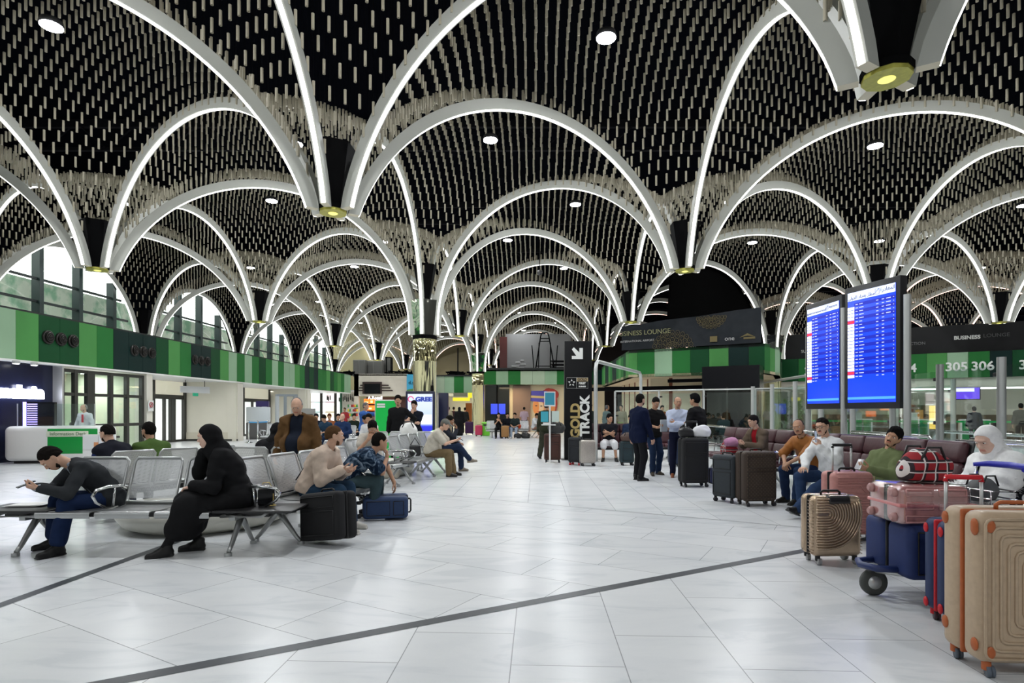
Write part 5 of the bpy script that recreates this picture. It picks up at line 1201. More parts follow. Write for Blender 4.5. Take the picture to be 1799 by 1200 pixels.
# burgundy leather benches
M_leather = noisy(mat('burgundy_leather', (.062,.018,.024), .35), 20, .2, .1)
def sofa(x, y, rzd, n, label, legs=True):
    e = empty('leather_bench', (x, y, 0), math.radians(rzd), label, 'bench', 'burgundy leather waiting benches'); p = .60; x0 = -(n-1)/2*p
    for k in range(n):
        c = x0+k*p; mb = MB(); mb.rbox(c, .02, .41, p-.015, .52, .12, .05); mb.build('seat', M_leather, e)
        mb = MB(); M = Matrix.Translation((c,-.30,.72)) @ Matrix.Rotation(math.radians(14), 4, 'X'); mb.rbox(0,0,-.10,p-.012,.10,.34,.045,0,M); mb.rbox(0,-.0,.20,p-.012,.12,.27,.055,0,M); mb.build('backrest', M_leather, e)
    mb = MB(); M = Matrix.Translation((0,-.36,.70)) @ Matrix.Rotation(math.radians(14), 4, 'X'); mb.rbox(0,0,.02,n*p+.04,.03,.66,.012,0,M); mb.box(-n*p/2,-.06,.28,n*p/2,.06,.34); mb.build('frame', M_blackpl, e)
    for c in (-n*p/2+.35, n*p/2-.35): obj('leg_frame', LEGS, e, (c, -.02, 0))
    for s in (-1, 1): obj('armrest', ARM, e, (s*(n*p/2+.02), -.03, .43))
    return e
sofa(4.42, 4.35, 97, 3, 'burgundy leather bench at the right edge behind the woman in white')
sofa(4.95, 8.35, 93, 5, 'long burgundy leather bench under the men behind the pink suitcases')
sofa(4.85, 12.35, 93, 5, 'burgundy leather bench under the man in the brown blazer')
sofa(3.55, 17.2, 183, 5, 'far burgundy leather bench behind the standing men')
# ================================================================ suitcases
def wheel(mb, x, y, r=.028, w=.022, mi=0, rot=0):
    M = Matrix.Translation((x, y, r)) @ Matrix.Rotation(rot, 4, 'Z') @ Matrix.Rotation(math.pi/2, 4, 'Y')
    mb.lathe([(r*.5,-w/2),(r,-w/2),(r,w/2),(r*.5,w/2)], 16, mi, M)
def suitcase(x, y, rzd, w, t, h, label, c, style='plain', wheels=True, trolley=0., trim=None, soft=False, rough=.3, metal=0., z=0., tilt=None, wr=.030, group=None, handle=True, wc=None, grip=None, clear=False, name='suitcase'):
    e = empty(name, (x, y, z), math.radians(rzd), label, 'suitcase', group)
    if tilt: e.rotation_euler = (math.radians(tilt[0]), math.radians(tilt[1]), math.radians(rzd))
    m = cmat('case', c, rough); bsdf(m).inputs['Metallic'].default_value = metal; tm = cmat('case_trim', trim or (.015,.015,.016), .4)
    g = wr*2+.012 if wheels else 0.; r = .055 if not soft else .045
    mb = MB(); mb.rbox(0, -t/4, g+h/2, w, t/2-.004, h, min(r, t/4.2), 0, None, 4); mb.rbox(0, t/4, g+h/2, w, t/2-.004, h, min(r, t/4.2), 0, None, 4)
    mb.build('shell', m, e)
    mb = MB(); mb.rbox(0, 0, g+h/2, w-.01, .022, h-.01, .0105, 0); mb.rbox(0,0,g+h/2,w*.8,t*.5,h*.8,.01); mb.build('zipper_band', tm, e)
    rb = MB(); f = -t/2
    def line(pts, rr=.0045): rb.tube([V(a, f-.0005, g+b) for a, b in pts], rr, 6)
    if style == 'nested':
        for side in (-1, 1):
            for k in range(6):
                q = .035+k*.042; x0, x1 = side*(w/2-.02-k*.038), side*(.008); z0, z1 = q, h-q
                if z1-z0 < .1: continue
                cr = .03; line([(x1, z0), (x0-side*cr, z0), (x0-side*cr*.3, z0+cr*.3), (x0, z0+cr), (x0, z1-cr), (x0-side*cr*.3, z1-cr*.3), (x0-side*cr, z1), (x1, z1)], .008)
        # ribs wrap onto the narrow side
    elif style == 'arcs':
        cx_, cz_ = -w*.22, h*.70
        for k in range(13):
            R_ = .022+k*.024; pts = []
            for q in range(15):
                a = math.pi/2-math.pi*q/14; X_, Z_ = cx_+R_*math.cos(a)*1.0, cz_+R_*math.sin(a)
                pts.append((X_, Z_))
            pts = [(-w/2+.02, cz_+R_)]+pts+[(-w/2+.02, cz_-R_)]
            seg = []
            for X_, Z_ in pts:
                if -w/2+.015 <= X_ <= w/2-.02 and .025 <= Z_ <= h-.025: seg.append((X_, Z_))
                else:
                    if len(seg) > 1: line(seg, .0105)
                    seg = []
            if len(seg) > 1: line(seg, .0105)
        for k in range(17):
            zz = .03+k*.03
            for s in (-1,1): rb.tube([V(s*(w/2+.0005), -t*.42, g+zz), V(s*(w/2+.0005), -t*.10, g+zz)], .004, 5)
    elif style == 'stripes':
        n = int(h/.03)
        for k in range(n):
            zz = .03+k*(h-.06)/n; L_ = .0 if zz > h*.80 or (h*.5 < zz < h*.62) else .5
            if k % 2 == 0 and .62 < zz/h < .78: continue
            line([(-w/2+.03, zz), (w/2-.03, zz)], .0065)
        for q in (-.12, -.06, 0, .06): rb.tube([V(w/2+.0005, q, g+.05), V(w/2+.0005, q, g+h-.05)], .004, 5)
        line([(-w/2+.05, h*.80), (w*.1, h*.80), (w*.28, h*.66), (w*.28, h*.62), (-w/2+.05, h*.62)], .006)
    elif style == 'diamond':
        for k in range(-8, 14):
            for sl in (1, -1):
                pts = []
                for q in range(30):
                    xx = -w/2+.025+q*(w-.05)/29; zz = k*.06+sl*(xx)*1.1+ (0 if sl > 0 else .0)
                    if .03 < zz < h-.03: pts.append((xx, zz))
                if len(pts) > 1: line([pts[0], pts[-1]], .003)
    elif style == 'blocks':
        n = max(3, int(w/.085))
        for k in range(n):
            xx = -w/2+.045+k*(w-.09)/max(1, n-1)
            for z0_, z1_ in ((.04, h*.46), (h*.54, h-.04)): line([(xx-.022, z0_), (xx-.022, z1_), (xx+.022, z1_), (xx+.022, z0_), (xx-.022, z0_)], .007)
    elif style == 'soft':
        line([(-w/2+.05, .06), (w/2-.05, .06), (w/2-.05, h*.60), (-w/2+.05, h*.60), (-w/2+.05, .06)], .006); line([(-w/2+.05, h*.68), (w/2-.05, h*.68), (w/2-.05, h*.9), (-w/2+.05, h*.9), (-w/2+.05, h*.68)], .006)
    elif style == 'monogram': pass
    if rb.v: rb.build('ribs' if style != 'soft' else 'pocket_zips', m if style != 'soft' else tm, e)
    if wheels:
        for sx in (-1, 1):
            for sy in (-1, 1):
                mb = MB(); wheel(mb, sx*(w/2-.055), sy*(t/2-.045)-.012, wr, .018, 0, .3*sx); wheel(mb, sx*(w/2-.055)+.02, sy*(t/2-.045)-.012, wr, .018, 0, .3*sx); mb.cyl(sx*(w/2-.055), sy*(t/2-.045), wr*1.2, g+.02, .022, 10, 1); mb.build('wheel', [cmat('wheel', (.03,.03,.035) if wc is None else wc, .4), tm], e)
    if handle:
        mb = MB(); k = .09; mb.tube([(-k,0,g+h-.005),(-k,0,g+h+.018),(-k+.02,0,g+h+.032),(k-.02,0,g+h+.032),(k,0,g+h+.018),(k,0,g+h-.005)], .011, 8); mb.build('carry_handle', tm if grip is None else cmat('grip', grip, .4), e)
    if trolley:
        mb = MB(); k = .11
        for s in (-1,1): mb.tube([(s*k, t*.28, g+h-.02), (s*k, t*.28, g+h+trolley)], .011, 8)
        mb.build('trolley_poles', M_alu if name != 'black_pole' else tm, e); mb = MB(); mb.tube([(-k,t*.28,g+h+trolley-.03),(-k,t*.28,g+h+trolley),(k,t*.28,g+h+trolley),(k,t*.28,g+h+trolley-.03)], .017, 8); mb.build('trolley_grip', tm if grip is None else cmat('grip', grip, .4), e)
    return e
TAN = (.47,.35,.24); OR_ = (.42,.11,.035)
tc_ = suitcase(2.745, 3.18, -4, .56, .33, .80, 'large tan hard suitcase with orange zipper at the lower right corner, nearest of all', TAN, 'nested', trim=OR_, rough=.35, wc=(.10,.12,.15), grip=OR_)
mb = MB()
for sx, sy, zz in ((-1,-1,.10),(-1,-1,.78),(-1,1,.14),(-1,1,.80),(-1,-1,.80)):
    mb.ball((sx*(.28+.001), sy*.115, .072+zz*.95 if zz < .5 else zz), .028, 0, 10, (.35,1,1.3))
mb.ball((-.235,-.166,.80), .026, 0, 10, (1,.35,1.3)); mb.ball((-.235,-.166,.14), .026, 0, 10, (1,.35,1.3)); mb.build('corner_bumpers', cmat('case_trim', OR_, .4), tc_)
nr = suitcase(3.02, 3.82, -7, .46, .27, .62, 'navy blue suitcase with red zipper and raised red grip behind the large tan one', (.025,.040,.105), 'plain', trim=(.55,.02,.03), trolley=.27, rough=.5, grip=(.60,.02,.03), wc=(.08,.05,.06))
mb = MB(); [mb.ball((sx*.17, -.137, zz), .026, 0, 10, (1,.4,1.4)) for sx in (-1,1) for zz in (.13,.62)]; [mb.ball((-.232, sy, zz), .026, 0, 10, (.4,1,1.3)) for sy in (-.08,.08) for zz in (.12,.62)]; mb.build('corner_bumpers', cmat('case_trim', (.55,.02,.03), .4), nr)
ch = suitcase(2.97, 5.42, 3, .46, .27, .56, 'champagne gold cabin suitcase with curved ribs standing alone before the pink ones', (.46,.345,.245), 'arcs', rough=.27, metal=.7, wc=(.35,.35,.35))
mb = MB(); mb.rbox(0,-.137,.60,.19,.03,.07,.02); mb.tube([(-.10,-.11,.64),(-.09,-.15,.575),(.09,-.15,.575),(.10,-.11,.64)], .012, 8); mb.build('top_handle_plate', M_blackpl, ch)
suitcase(3.66, 6.35, 6, .46, .28, .68, 'tall rose pink suitcase with black raised handle behind the champagne one', (.47,.22,.20), 'stripes', trolley=.28, rough=.35, metal=.2)
GRP = None
suitcase(3.66, 8.72, 8, .52, .32, .74, 'dark brown monogram suitcase standing before the orange shirted man', (.060,.042,.030), 'soft', rough=.6, trim=(.03,.02,.015))
def monogram():
    m = MATS['case_%02x%02x%02x' % (int(.060*255), int(.042*255), int(.030*255))] if 'case_0f0a07' in MATS else None
    if m:
        b = bsdf(m); tc = nd(m, 'ShaderNodeTexCoord'); v = nd(m, 'ShaderNodeTexVoronoi', Scale=26); v.inputs['Randomness'].default_value = 0; cr = nd(m, 'ShaderNodeValToRGB'); cr.color_ramp.elements[0].color = (.11,.085,.055,1); cr.color_ramp.elements[1].position = .35; cr.color_ramp.elements[1].color = (.045,.030,.022,1)
        mp = nd(m, 'ShaderNodeMapping'); mp.inputs['Rotation'].default_value = (0,.785,0); lk(m, tc.outputs['Object'], mp.inputs[0]); lk(m, mp.outputs[0], v.inputs['Vector']); lk(m, v.outputs['Distance'], cr.inputs[0]); lk(m, cr.outputs[0], b.inputs['Base Color'])
monogram()
suitcase(3.36, 9.05, -60, .42, .27, .66, 'dark slate soft suitcase leaning close beside the monogram suitcase', (.030,.036,.042), 'soft', rough=.7)
suitcase(3.40, 10.9, 4, .50, .33, .84, 'big black soft suitcase with silver raised handle beside the standing men', (.012,.012,.013), 'soft', trolley=.30, rough=.7)
suitcase(4.05, 11.4, 10, .40, .26, .30, 'low navy blue bag case behind the big black suitcase', (.012,.016,.07), 'plain', rough=.6, wheels=False)
suitcase(1.95, 15.0, 6, .40, .24, .60, 'pale silver suitcase with diamond ribs beside the black pylon', (.46,.42,.38), 'diamond', rough=.3, metal=.5)
suitcase(1.68, 15.3, -30, .36, .26, .66, 'black suitcase with red wheels standing behind the silver one', (.014,.016,.02), 'soft', rough=.6, wc=(.5,.02,.03))
suitcase(3.0, 15.2, 4, .36, .24, .56, 'dark teal soft suitcase carrying a brown bag before the far bench', (.022,.040,.048), 'soft', rough=.7)
suitcase(1.12, 16.1, -4, .46, .32, .72, 'dark brown leather suitcase under a grey backpack beside the pylon', (.065,.025,.018), 'soft', rough=.45)
suitcase(4.15, 14.9, 80, .40, .28, .62, 'dark blue suitcase half hidden behind the man with the papers', (.012,.022,.05), 'soft', rough=.6)
suitcase(-1.9, 33.2, -6, .40, .26, .56, 'bright pink suitcase standing alone by the slim mirrored column', (.55,.05,.12), 'stripes', rough=.4)
suitcase(-2.62, 35.6, 0, .50, .32, .72, 'dark purple suitcase pulled behind the woman in the far aisle', (.045,.01,.06), 'soft', rough=.6)
suitcase(-.36, 30.5, 0, .40, .26, .60, 'light brown suitcase before the row of young men', (.36,.19,.07), 'stripes', rough=.4)
# black soft case tilted and navy case lying flat on the left
suitcase(-1.93, 6.12, -28, .56, .32, .50, 'large black soft suitcase standing askew before the man in the cream jacket', (.010,.010,.011), 'soft', rough=.75, wheels=False, tilt=(-6, -8, 0), z=.05)
sb = suitcase(-1.62, 7.55, 15, .28, .46, .58, 'navy blue suitcase lying flat on the floor with a phone on top', (.022,.045,.115), 'soft', rough=.6, z=.25, tilt=(0, 90, 0))
sb.location = (-2.02, 7.6, .16); sb.rotation_euler = (0, math.pi/2, math.radians(10))
# luggage trolley with its load
def trolley(x, y, rzd, label, name='luggage_trolley', load=True):
    """front towards -x, handle at +x"""
    e = empty(name, (x, y, 0), math.radians(rzd), label, 'luggage trolley', 'steel luggage trolleys')
    for (a, b, r_) in ((-.42, 0., .10),): mb = MB(); M = Matrix.Translation((a, b, r_)) @ Matrix.Rotation(math.pi/2, 4, 'X'); mb.lathe([(.03,-.02),(r_-.02,-.022),(r_,-.014),(r_,.014),(r_-.02,.022),(.03,.02)], 24, 0, M); mb.lathe([(.0,-.025),(.05,-.025),(.05,.025),(.0,.025)], 16, 1, M); mb.build('front_wheel', [mat('tyre', (.06,.065,.06), .6), M_alu], e)
    for s in (-1, 1): mb = MB(); M = Matrix.Translation((.40, s*.24, .09)) @ Matrix.Rotation(math.pi/2, 4, 'X'); mb.lathe([(.03,-.02),(.07,-.022),(.09,-.014),(.09,.014),(.07,.022),(.03,.02)], 20, 0, M); mb.build('rear_wheel', mat('tyre'), e)
    mb = MB(); mb.tube([(-.42,0,.19),(-.30,-.14,.20),(.42,-.26,.20)], .018, 8); mb.tube([(-.42,0,.19),(-.30,.14,.20),(.42,.26,.20)], .018, 8); mb.tube([(-.1,-.18,.20),(-.1,.18,.20)], .014, 6); mb.tube([(.2,-.22,.20),(.2,.22,.20)], .014, 6)
    mb.tube([(-.42,0,.06),(-.42,0,.24)], .02, 6); mb.build('base_frame', M_alu, e)
    mb = MB(); mb.tube([(-.30,-.15,.235),(-.47,-.12,.235),(-.52,0,.235),(-.47,.12,.235),(-.30,.15,.235)], .026, 8); mb.build('front_bumper', mat('bumper_blue', (.015,.03,.12), .4), e)
    mb = MB()
    for s in (-1, 1): mb.tube([(.42,s*.26,.20),(.46,s*.26,.60),(.56,s*.26,.98)], .016, 8)
    mb.tube([(.46,-.26,.62),(.46,.26,.62)], .012, 6); mb.build('upright', M_chrome, e)
    mb = MB(); mb.tube([(.50,-.24,.98),(.58,-.19,.99),(.60,0,.995),(.58,.19,.99),(.50,.24,.98)], [.016,.024,.026,.024,.016], 10); mb.build('handle', mat('handle_blue', (.01,.015,.42), .35), e)
    mb = MB()
    for z in (.70,.76,.82): mb.tube([(.30,-.2,z),(.48,-.22,z),(.48,.22,z),(.30,.2,z)], .006, 5, closed=True)
    for q in (-.2,-.1,0,.1,.2): mb.tube([(.30,q,.82),(.30,q,.70),(.48,q,.70)], .005, 5)
    mb.build('basket', M_chrome, e)
    return e
trolley(3.18, 4.42, -2, 'steel luggage trolley with blue handle loaded with suitcases at the right')
bl = suitcase(3.10, 4.42, 0, .40, .56, .62, 'large dark blue soft suitcase lying on the loaded trolley', (.016,.030,.115), 'soft', wheels=False, rough=.6, handle=False)
bl.location = (3.17-.33, 4.42, .385); bl.rotation_euler = (0, math.pi/2, 0)
pk = suitcase(3.0, 4.40, 0, .28, .40, .50, 'pink hard suitcase wrapped in clear film lying on top of the blue one', (.60,.30,.29), 'blocks', wheels=False, rough=.22, handle=False)
pk.location = (3.06-.27, 4.36, .725); pk.rotation_euler = (0, math.pi/2, math.radians(-2)); 
for o_ in [c for c in pk.children if c.name.startswith('ribs')]: pass
for a in (-.09,.09):
    for b in (-.14,.14): mb = MB(); mb.lathe([(.010,0),(.034,.0),(.034,.02),(.02,.035)], 14, 0, Matrix.Translation((a, b, .0)) @ Matrix.Rotation(math.pi, 4, 'X')); mb.build('wheel_cap', cmat('case_trim', (.45,.25,.24), .3), pk)
mb = MB(); [mb.rbox(a, 0, .27, .028, .41, .555, .01) for a in (.0,)]; mb.build('pink_strap', mat('strap_pink', (.62,.22,.22), .3), pk)
mb = MB(); mb.rbox(0,0,.25,.292,.412,.512,.05); mb.build('clear_film', glassmat('clear_film', (.98,.94,.94), .5, .12), pk)
def bag(name, x, y, z, s, label, m, cat='bag', rz=0., seed=0, straps=True, sx=1., sy=1., group=None):
    e = empty(name, (x, y, z), rz, label, cat, group); f = Field(-.45*s*np.ones(3), .55*s*np.ones(3), .02*s)
    f.ell(A(0,0,.17*s), A(.26*sx,.16*sy,.17)*s, None, 0); f.box(A(0,0,.12*s), A(.22*sx,.13*sy,.11)*s, None, .05*s, .05*s); f.wrinkle(.016*s, 20/s, seed); f.cut(A(0,0,.0), A(0,0,-1)); v, q = f.net(); obj('body', npmesh('body', [(v, q, 0)], [m]), e)
    for t in ((-1,1) if straps else ()): mb = MB(); mb.tube([(-.14*s,t*.12*s*sy,.22*s),(-.07*s,t*.13*s*sy,.36*s),(.07*s,t*.13*s*sy,.36*s),(.14*s,t*.12*s*sy,.22*s)], .013*s, 6); mb.build('strap', M_blackpl, e)
    return e
def plaid():
    m = mat('red_plaid', (.42,.02,.03), .8); b = bsdf(m); tc = nd(m, 'ShaderNodeTexCoord'); sp = nd(m, 'ShaderNodeSeparateXYZ'); lk(m, tc.outputs['Object'], sp.inputs[0]); prev = None; col = nd(m, 'ShaderNodeRGB'); col.outputs[0].default_value = (.33,.012,.02,1); src = col.outputs[0]
    for ax, fr_, th, c in (('X',11.,.30,(.02,.01,.015,1)),('Z',13.,.30,(.02,.01,.015,1)),('X',11.,.12,(.75,.7,.68,1)),('Z',13.,.10,(.75,.7,.68,1))):
        mu = nd(m, 'ShaderNodeMath', operation='MULTIPLY'); mu.inputs[1].default_value = fr_; fc = nd(m, 'ShaderNodeMath', operation='FRACT'); lt = nd(m, 'ShaderNodeMath', operation='LESS_THAN'); lt.inputs[1].default_value = th
        lk(m, sp.outputs[ax], mu.inputs[0]); lk(m, mu.outputs[0], fc.inputs[0]); lk(m, fc.outputs[0], lt.inputs[0]); mx = nd(m, 'ShaderNodeMix', data_type='RGBA'); lk(m, lt.outputs[0], mx.inputs[0]); lk(m, src, mx.inputs[6]); mx.inputs[7].default_value = c; src = mx.outputs[2]
    lk(m, src, b.inputs['Base Color']); return m
M_plaid = plaid()
bag('plaid_bag', 3.12, 4.40, .868, .74, 'red and white plaid holdall lying on the film wrapped pink suitcase', M_plaid, 'bag', 0.1, 1)
bag('grey_backpack', 3.58, 4.42, .72, .55, 'grey backpack standing in the trolley basket beside the plaid bag', mat('grey_nylon', (.10,.105,.11), .6), 'backpack', .2, 2, True, .7, .9)
bag('grey_backpack', 1.22, 16.05, .80, .95, 'dark grey backpack lying on the brown suitcase beside the pylon', mat('charcoal_nylon', (.03,.03,.03), .6), 'backpack', 0, 3)
bag('brown_bag', 3.0, 15.15, .64, .62, 'brown checked bag standing on the dark teal suitcase', mat('brown_bag', (.07,.035,.025), .5), 'bag', 0, 4)
bag('black_bag', 3.26, 10.9, .925, .55, 'black shoulder bag hanging on the big black suitcase', M_blackpl, 'bag', 0, 5)
bag('white_jacket_bundle', 3.56, 10.9, .925, .66, 'white folded jacket lying on the big black suitcase', mat('white_cloth', (.78,.78,.80), .8), 'jacket', 0, 6, False)
bag('tartan_blanket', 4.45, 11.9, .47, .95, 'red tartan blanket lying on the burgundy bench beside the blazer man', M_plaid, 'blanket', 1.5, 7, False)
bag('flower_bag', 4.42, 11.7, .70, .55, 'pink and blue flowered bundle on the tartan blanket', mat('flower_cloth', (.55,.25,.42), .8), 'bundle', 0, 8, False)
bag('navy_bag', 4.0, 10.6, 0, .6, 'small blue plastic bag on the floor behind the black suitcase', mat('blue_bag', (.02,.02,.30), .5), 'bag', 0, 9)
bag('white_plastic_bag', -2.52, 14.15, .80, 1.0, 'full white plastic bag standing on the seat backs beside the man in black', mat('white_plastic', (.80,.80,.78), .45), 'plastic bag', 0, 11, True, .8, .8)
suitcase(-4.62, 8.62, 10, .34, .22, .44, 'small black cabin suitcase standing behind the nearest bench', (.012,.012,.013), 'soft', rough=.7)
bag('black_holdall', -4.62, 8.62, .52, .62, 'black holdall standing on the small black suitcase behind the nearest bench', mat('holdall_black', (.012,.012,.014), .6), 'bag', 0, 12)
bag('black_duffel', .72, 30.6, 0, .95, 'black duffel bag on the floor before the far young men', M_blackpl, 'bag', 0, 13)
bag('black_duffel', .30, 30.5, 0, .8, 'smaller black bag on the floor beside the light brown suitcase', M_blackpl, 'bag', 0, 14)
bag('grey_bag', -2.55, 12.2, .0, .8, 'cream rucksack on the floor near the pale middle benches', mat('cream_bag', (.5,.46,.38), .7), 'bag', 0, 15)
hb = empty('black_handbag', (-2.53, 5.98, .44), .3, 'small black quilted handbag with gold chain on the bench end table', 'handbag')
hb.scale = (.72,.72,.85)
mb = MB(); mb.rbox(0,0,.10,.22,.10,.20,.02); mb.rbox(0,-.052,.13,.21,.012,.13,.006); mb.build('body', mat('black_gloss'), hb)
mb = MB(); mb.tube([(.09,-.03,.18),(.10,-.08,.10),(.10,-.10,.02),(.14,-.12,.008),(.05,-.14,.008)], .006, 6); mb.tube([(-.09,0,.19),(-.04,0,.27),(.04,0,.27),(.09,0,.19)], .006, 6); mb.build('chain', mat('chain_gold', (.6,.45,.15), .3, metal=1), hb)
pr_ = empty('rolled_paper', (-3.05, 5.78, .455), .1, 'small roll of white paper lying on the bench seat before the woman in black', 'paper roll'); mb = MB(); mb.tube([(-.13,0,0),(.10,0,0)], .016, 10); mb.build('roll', M_white, pr_); mb = MB(); mb.tube([(.02,0,0),(.05,0,0)], .018, 10); mb.build('band', mat('brown_wood'), pr_)
e = empty('folder', (-4.98, 5.95, .445), .1, 'white papers lying on the bench end table at far left', 'papers'); mb = MB(); [mb.box(-.16+.02*k,-.11,.003*k,.16+.02*k,.11,.003*k+.002) for k in range(4)]; mb.build('sheets', M_white, e)
# ================================================================ desk, screens, pylon, boards, partitions
M_deskw = mat('desk_white', (.78,.78,.76), .3); M_green = mat('sign_green', (.0,.30,.045), .4); M_lime = mat('bin_lime', (.16,.62,.03), .4)
d0 = V(-12.45, 15.75, 0)
e = empty('information_desk', d0, math.radians(10), 'white rounded information desk with green front panel at far left', 'desk')
mb = MB(); mb.rbox(0,.45,.54,2.35,1.0,.94,.14,0,None,5); mb.build('body', M_deskw, e)
mb = MB(); mb.box(-1.0,.1,0,1.0,.85,.08); mb.build('plinth', M_blackpl, e)
mb = MB(); mb.rbox(.50,-.045,.60,1.22,.02,.68,.009); mb.build('green_panel', M_green, e)
mb = MB(); mb.rbox(.38,-.06,.80,1.02,.02,.15,.009); mb.build('name_plate', mat('plate_cream', (.72,.76,.62), .4), e)
text('Information Desk', 'lettering', .125, mat('letter_green', (.10,.22,.10), .5), e, frame_M((.40,-.078,.80), (1,0,0)), .003)
mb = MB(); mb.box(-.95,.15,1.01,.95,.16,1.62); mb.build('glass_screen', M_glass, e)
for xx in (-.95, .94): mb = MB(); mb.box(xx,.14,1.0,xx+.015,.17,1.62); mb.build('screen_edge', M_alu, e)
e = empty('brochure_rack', (-10.6, 14.9, 0), .15, 'white brochure holders with coloured leaflets beside the information desk', 'brochure rack')
mb = MB(); mb.box(-.38,0,0,.38,.3,.42); mb.build('base', M_deskw, e)
for k, c in enumerate(((.72,.74,.74),(.75,.77,.8))): mb = MB(); mb.box(-.36+.37*k,-.03,.44,-.01+.37*k,.0,.80); mb.build('poster', mat('poster_pale%d' % k, c, .5), e); mb = MB(); mb.box(-.10+.34*k,-.04,.46,.0+.34*k,-.03,.62+.1*k); mb.build('printed_picture', mat('poster_orange', (.65,.28,.12), .5), e)
mb = MB(); mb.box(-.38,0,.42,.38,.02,.82); mb.build('back_panel', M_deskw, e)
e = empty('purple_lit_display', (-13.28, 16.25, 1.01), .2, 'display panel with glowing purple and white bars on the information desk', 'display')
mb = MB(); mb.box(-.30,-.06,0,.45,.06,.66); mb.build('case', mat('black_gloss'), e); mb = MB(); mb.box(-.31,-.09,.0,-.24,-.06,.66); mb.build('light_edge', mat('purple_glow', (.6,.5,1), .5, emit=3, ecol=(.45,.35,1)), e)
mb = MB(); [mb.box(-.21,-.09,.03+k*.062,.03,-.06,.058+k*.062) for k in range(10)]; mb.build('light_bars', mat('purple_bars', (.6,.5,1), .5, emit=2, ecol=(.42,.30,1)), e)
# standing advert screen
e = empty('advert_screen', (-2.98, 18.9, 0), 0, 'tall white and blue glowing advert screen reading GREE before the large mirrored column', 'screen')
mb = MB(); mb.rbox(0,0,1.04,.94,.14,2.06,.02); mb.build('frame', mat('frame_navy', (.01,.012,.04), .3), e)
m = mat('advert_glow', (1,1,1), .4, emit=1.0)
def advert():
    b = bsdf(m); tc = nd(m, 'ShaderNodeTexCoord'); sp = nd(m, 'ShaderNodeSeparateXYZ'); mr = nd(m, 'ShaderNodeMapRange'); mr.inputs['From Min'].default_value = .35; mr.inputs['From Max'].default_value = 1.95; cr = nd(m, 'ShaderNodeValToRGB')
    cr.color_ramp.elements[0].color = (.01,.01,.35,1); cr.color_ramp.elements[1].color = (.72,.80,1,1); e1 = cr.color_ramp.elements.new(.36); e1.color = (.02,.03,.75,1); e2 = cr.color_ramp.elements.new(.42); e2.color = (.45,.60,1,1); e3 = cr.color_ramp.elements.new(.75); e3.color = (.66,.75,1,1)
    lk(m, tc.outputs['Object'], sp.inputs[0]); lk(m, sp.outputs['Z'], mr.inputs['Value']); lk(m, mr.outputs[0], cr.inputs[0]); lk(m, cr.outputs[0], b.inputs['Emission Color']); b.inputs['Emission Strength'].default_value = 1.15; b.inputs['Base Color'].default_value = (.02,.02,.05,1)
advert(); mb = MB(); mb.box(-.40,-.08,.30,.40,-.07,1.98); mb.build('display', m, e)
text('GREE', 'lettering', .19, mat('gree_blue', (.02,.05,.35), .5, emit=.2, ecol=(.05,.10,.7)), e, frame_M((.12,-.09,1.80), (1,0,0)), .004, bold=.012, sx=1.2)
mb = MB(); mb.tube([(-.30+.085*math.cos(t*math.pi/8), -.085, 1.81+.085*math.sin(t*math.pi/8)) for t in range(14)], .018, 6); mb.build('logo_ring', mat('logo_pink', (.6,.05,.15), .5, emit=.4, ecol=(.8,.1,.3)), e)
mb = MB(); mb.box(-.02,-.09,1.0,.38,-.082,1.30); mb.build('white_box', mat('screen_white', (1,1,1), .5, emit=1.2), e)
mb = MB(); mb.box(-.6,-.2,0,.6,.25,.03); mb.build('base', M_blackpl, e)
e = empty('dark_display_case', (-2.33, 19.7, 0), 0, 'tall dark cabinet right of the glowing advert screen', 'cabinet'); mb = MB(); mb.rbox(0,.1,1.02,.32,.30,2.04,.02); mb.build('body', mat('frame_navy'), e)
e = empty('green_advert_stand', (-3.62, 16.9, 0), 0, 'bright green advert board with white lettering behind the man in black', 'advert board')
mb = MB(); mb.rbox(0,0,.88,.74,.10,1.74,.02); mb.build('frame', M_alu, e); mb = MB(); mb.box(-.34,-.06,.06,.34,-.05,1.72); mb.build('green_face', mat('advert_green', (.0,.40,.06), .4, emit=.12, ecol=(0,.7,.08)), e)
mb = MB(); [mb.box(-.30,-.07,1.52+k*.07,-.06,-.062,1.57+k*.07) for k in (0,1)]; mb.box(-.1,-.07,.52,.22,-.062,.60); [mb.tube([(-.3+k*.1,-.065,.12),(.0+k*.12,-.065,.42)], .006, 5) for k in range(4)]; mb.build('white_marks', M_white, e)
def bin_(x, y, lab):
    e = empty('litter_bin', (x, y, 0), 0, lab, 'bin', 'lime green litter bins'); mb = MB(); mb.rbox(0,0,.36,.44,.34,.68,.04); mb.build('body', M_lime, e); mb = MB(); mb.rbox(0,0,.76,.50,.38,.12,.05); mb.build('lid', mat('bin_lid', (.30,.75,.10), .35), e); mb = MB(); mb.box(-.14,-.2,.60,.14,-.16,.68); mb.build('opening', M_blackpl, e)
bin_(-2.28, 18.2, 'lime green litter bin beside the glowing advert screen'); bin_(-1.5, 33.5, 'lime green litter bin against the far dark shop front')
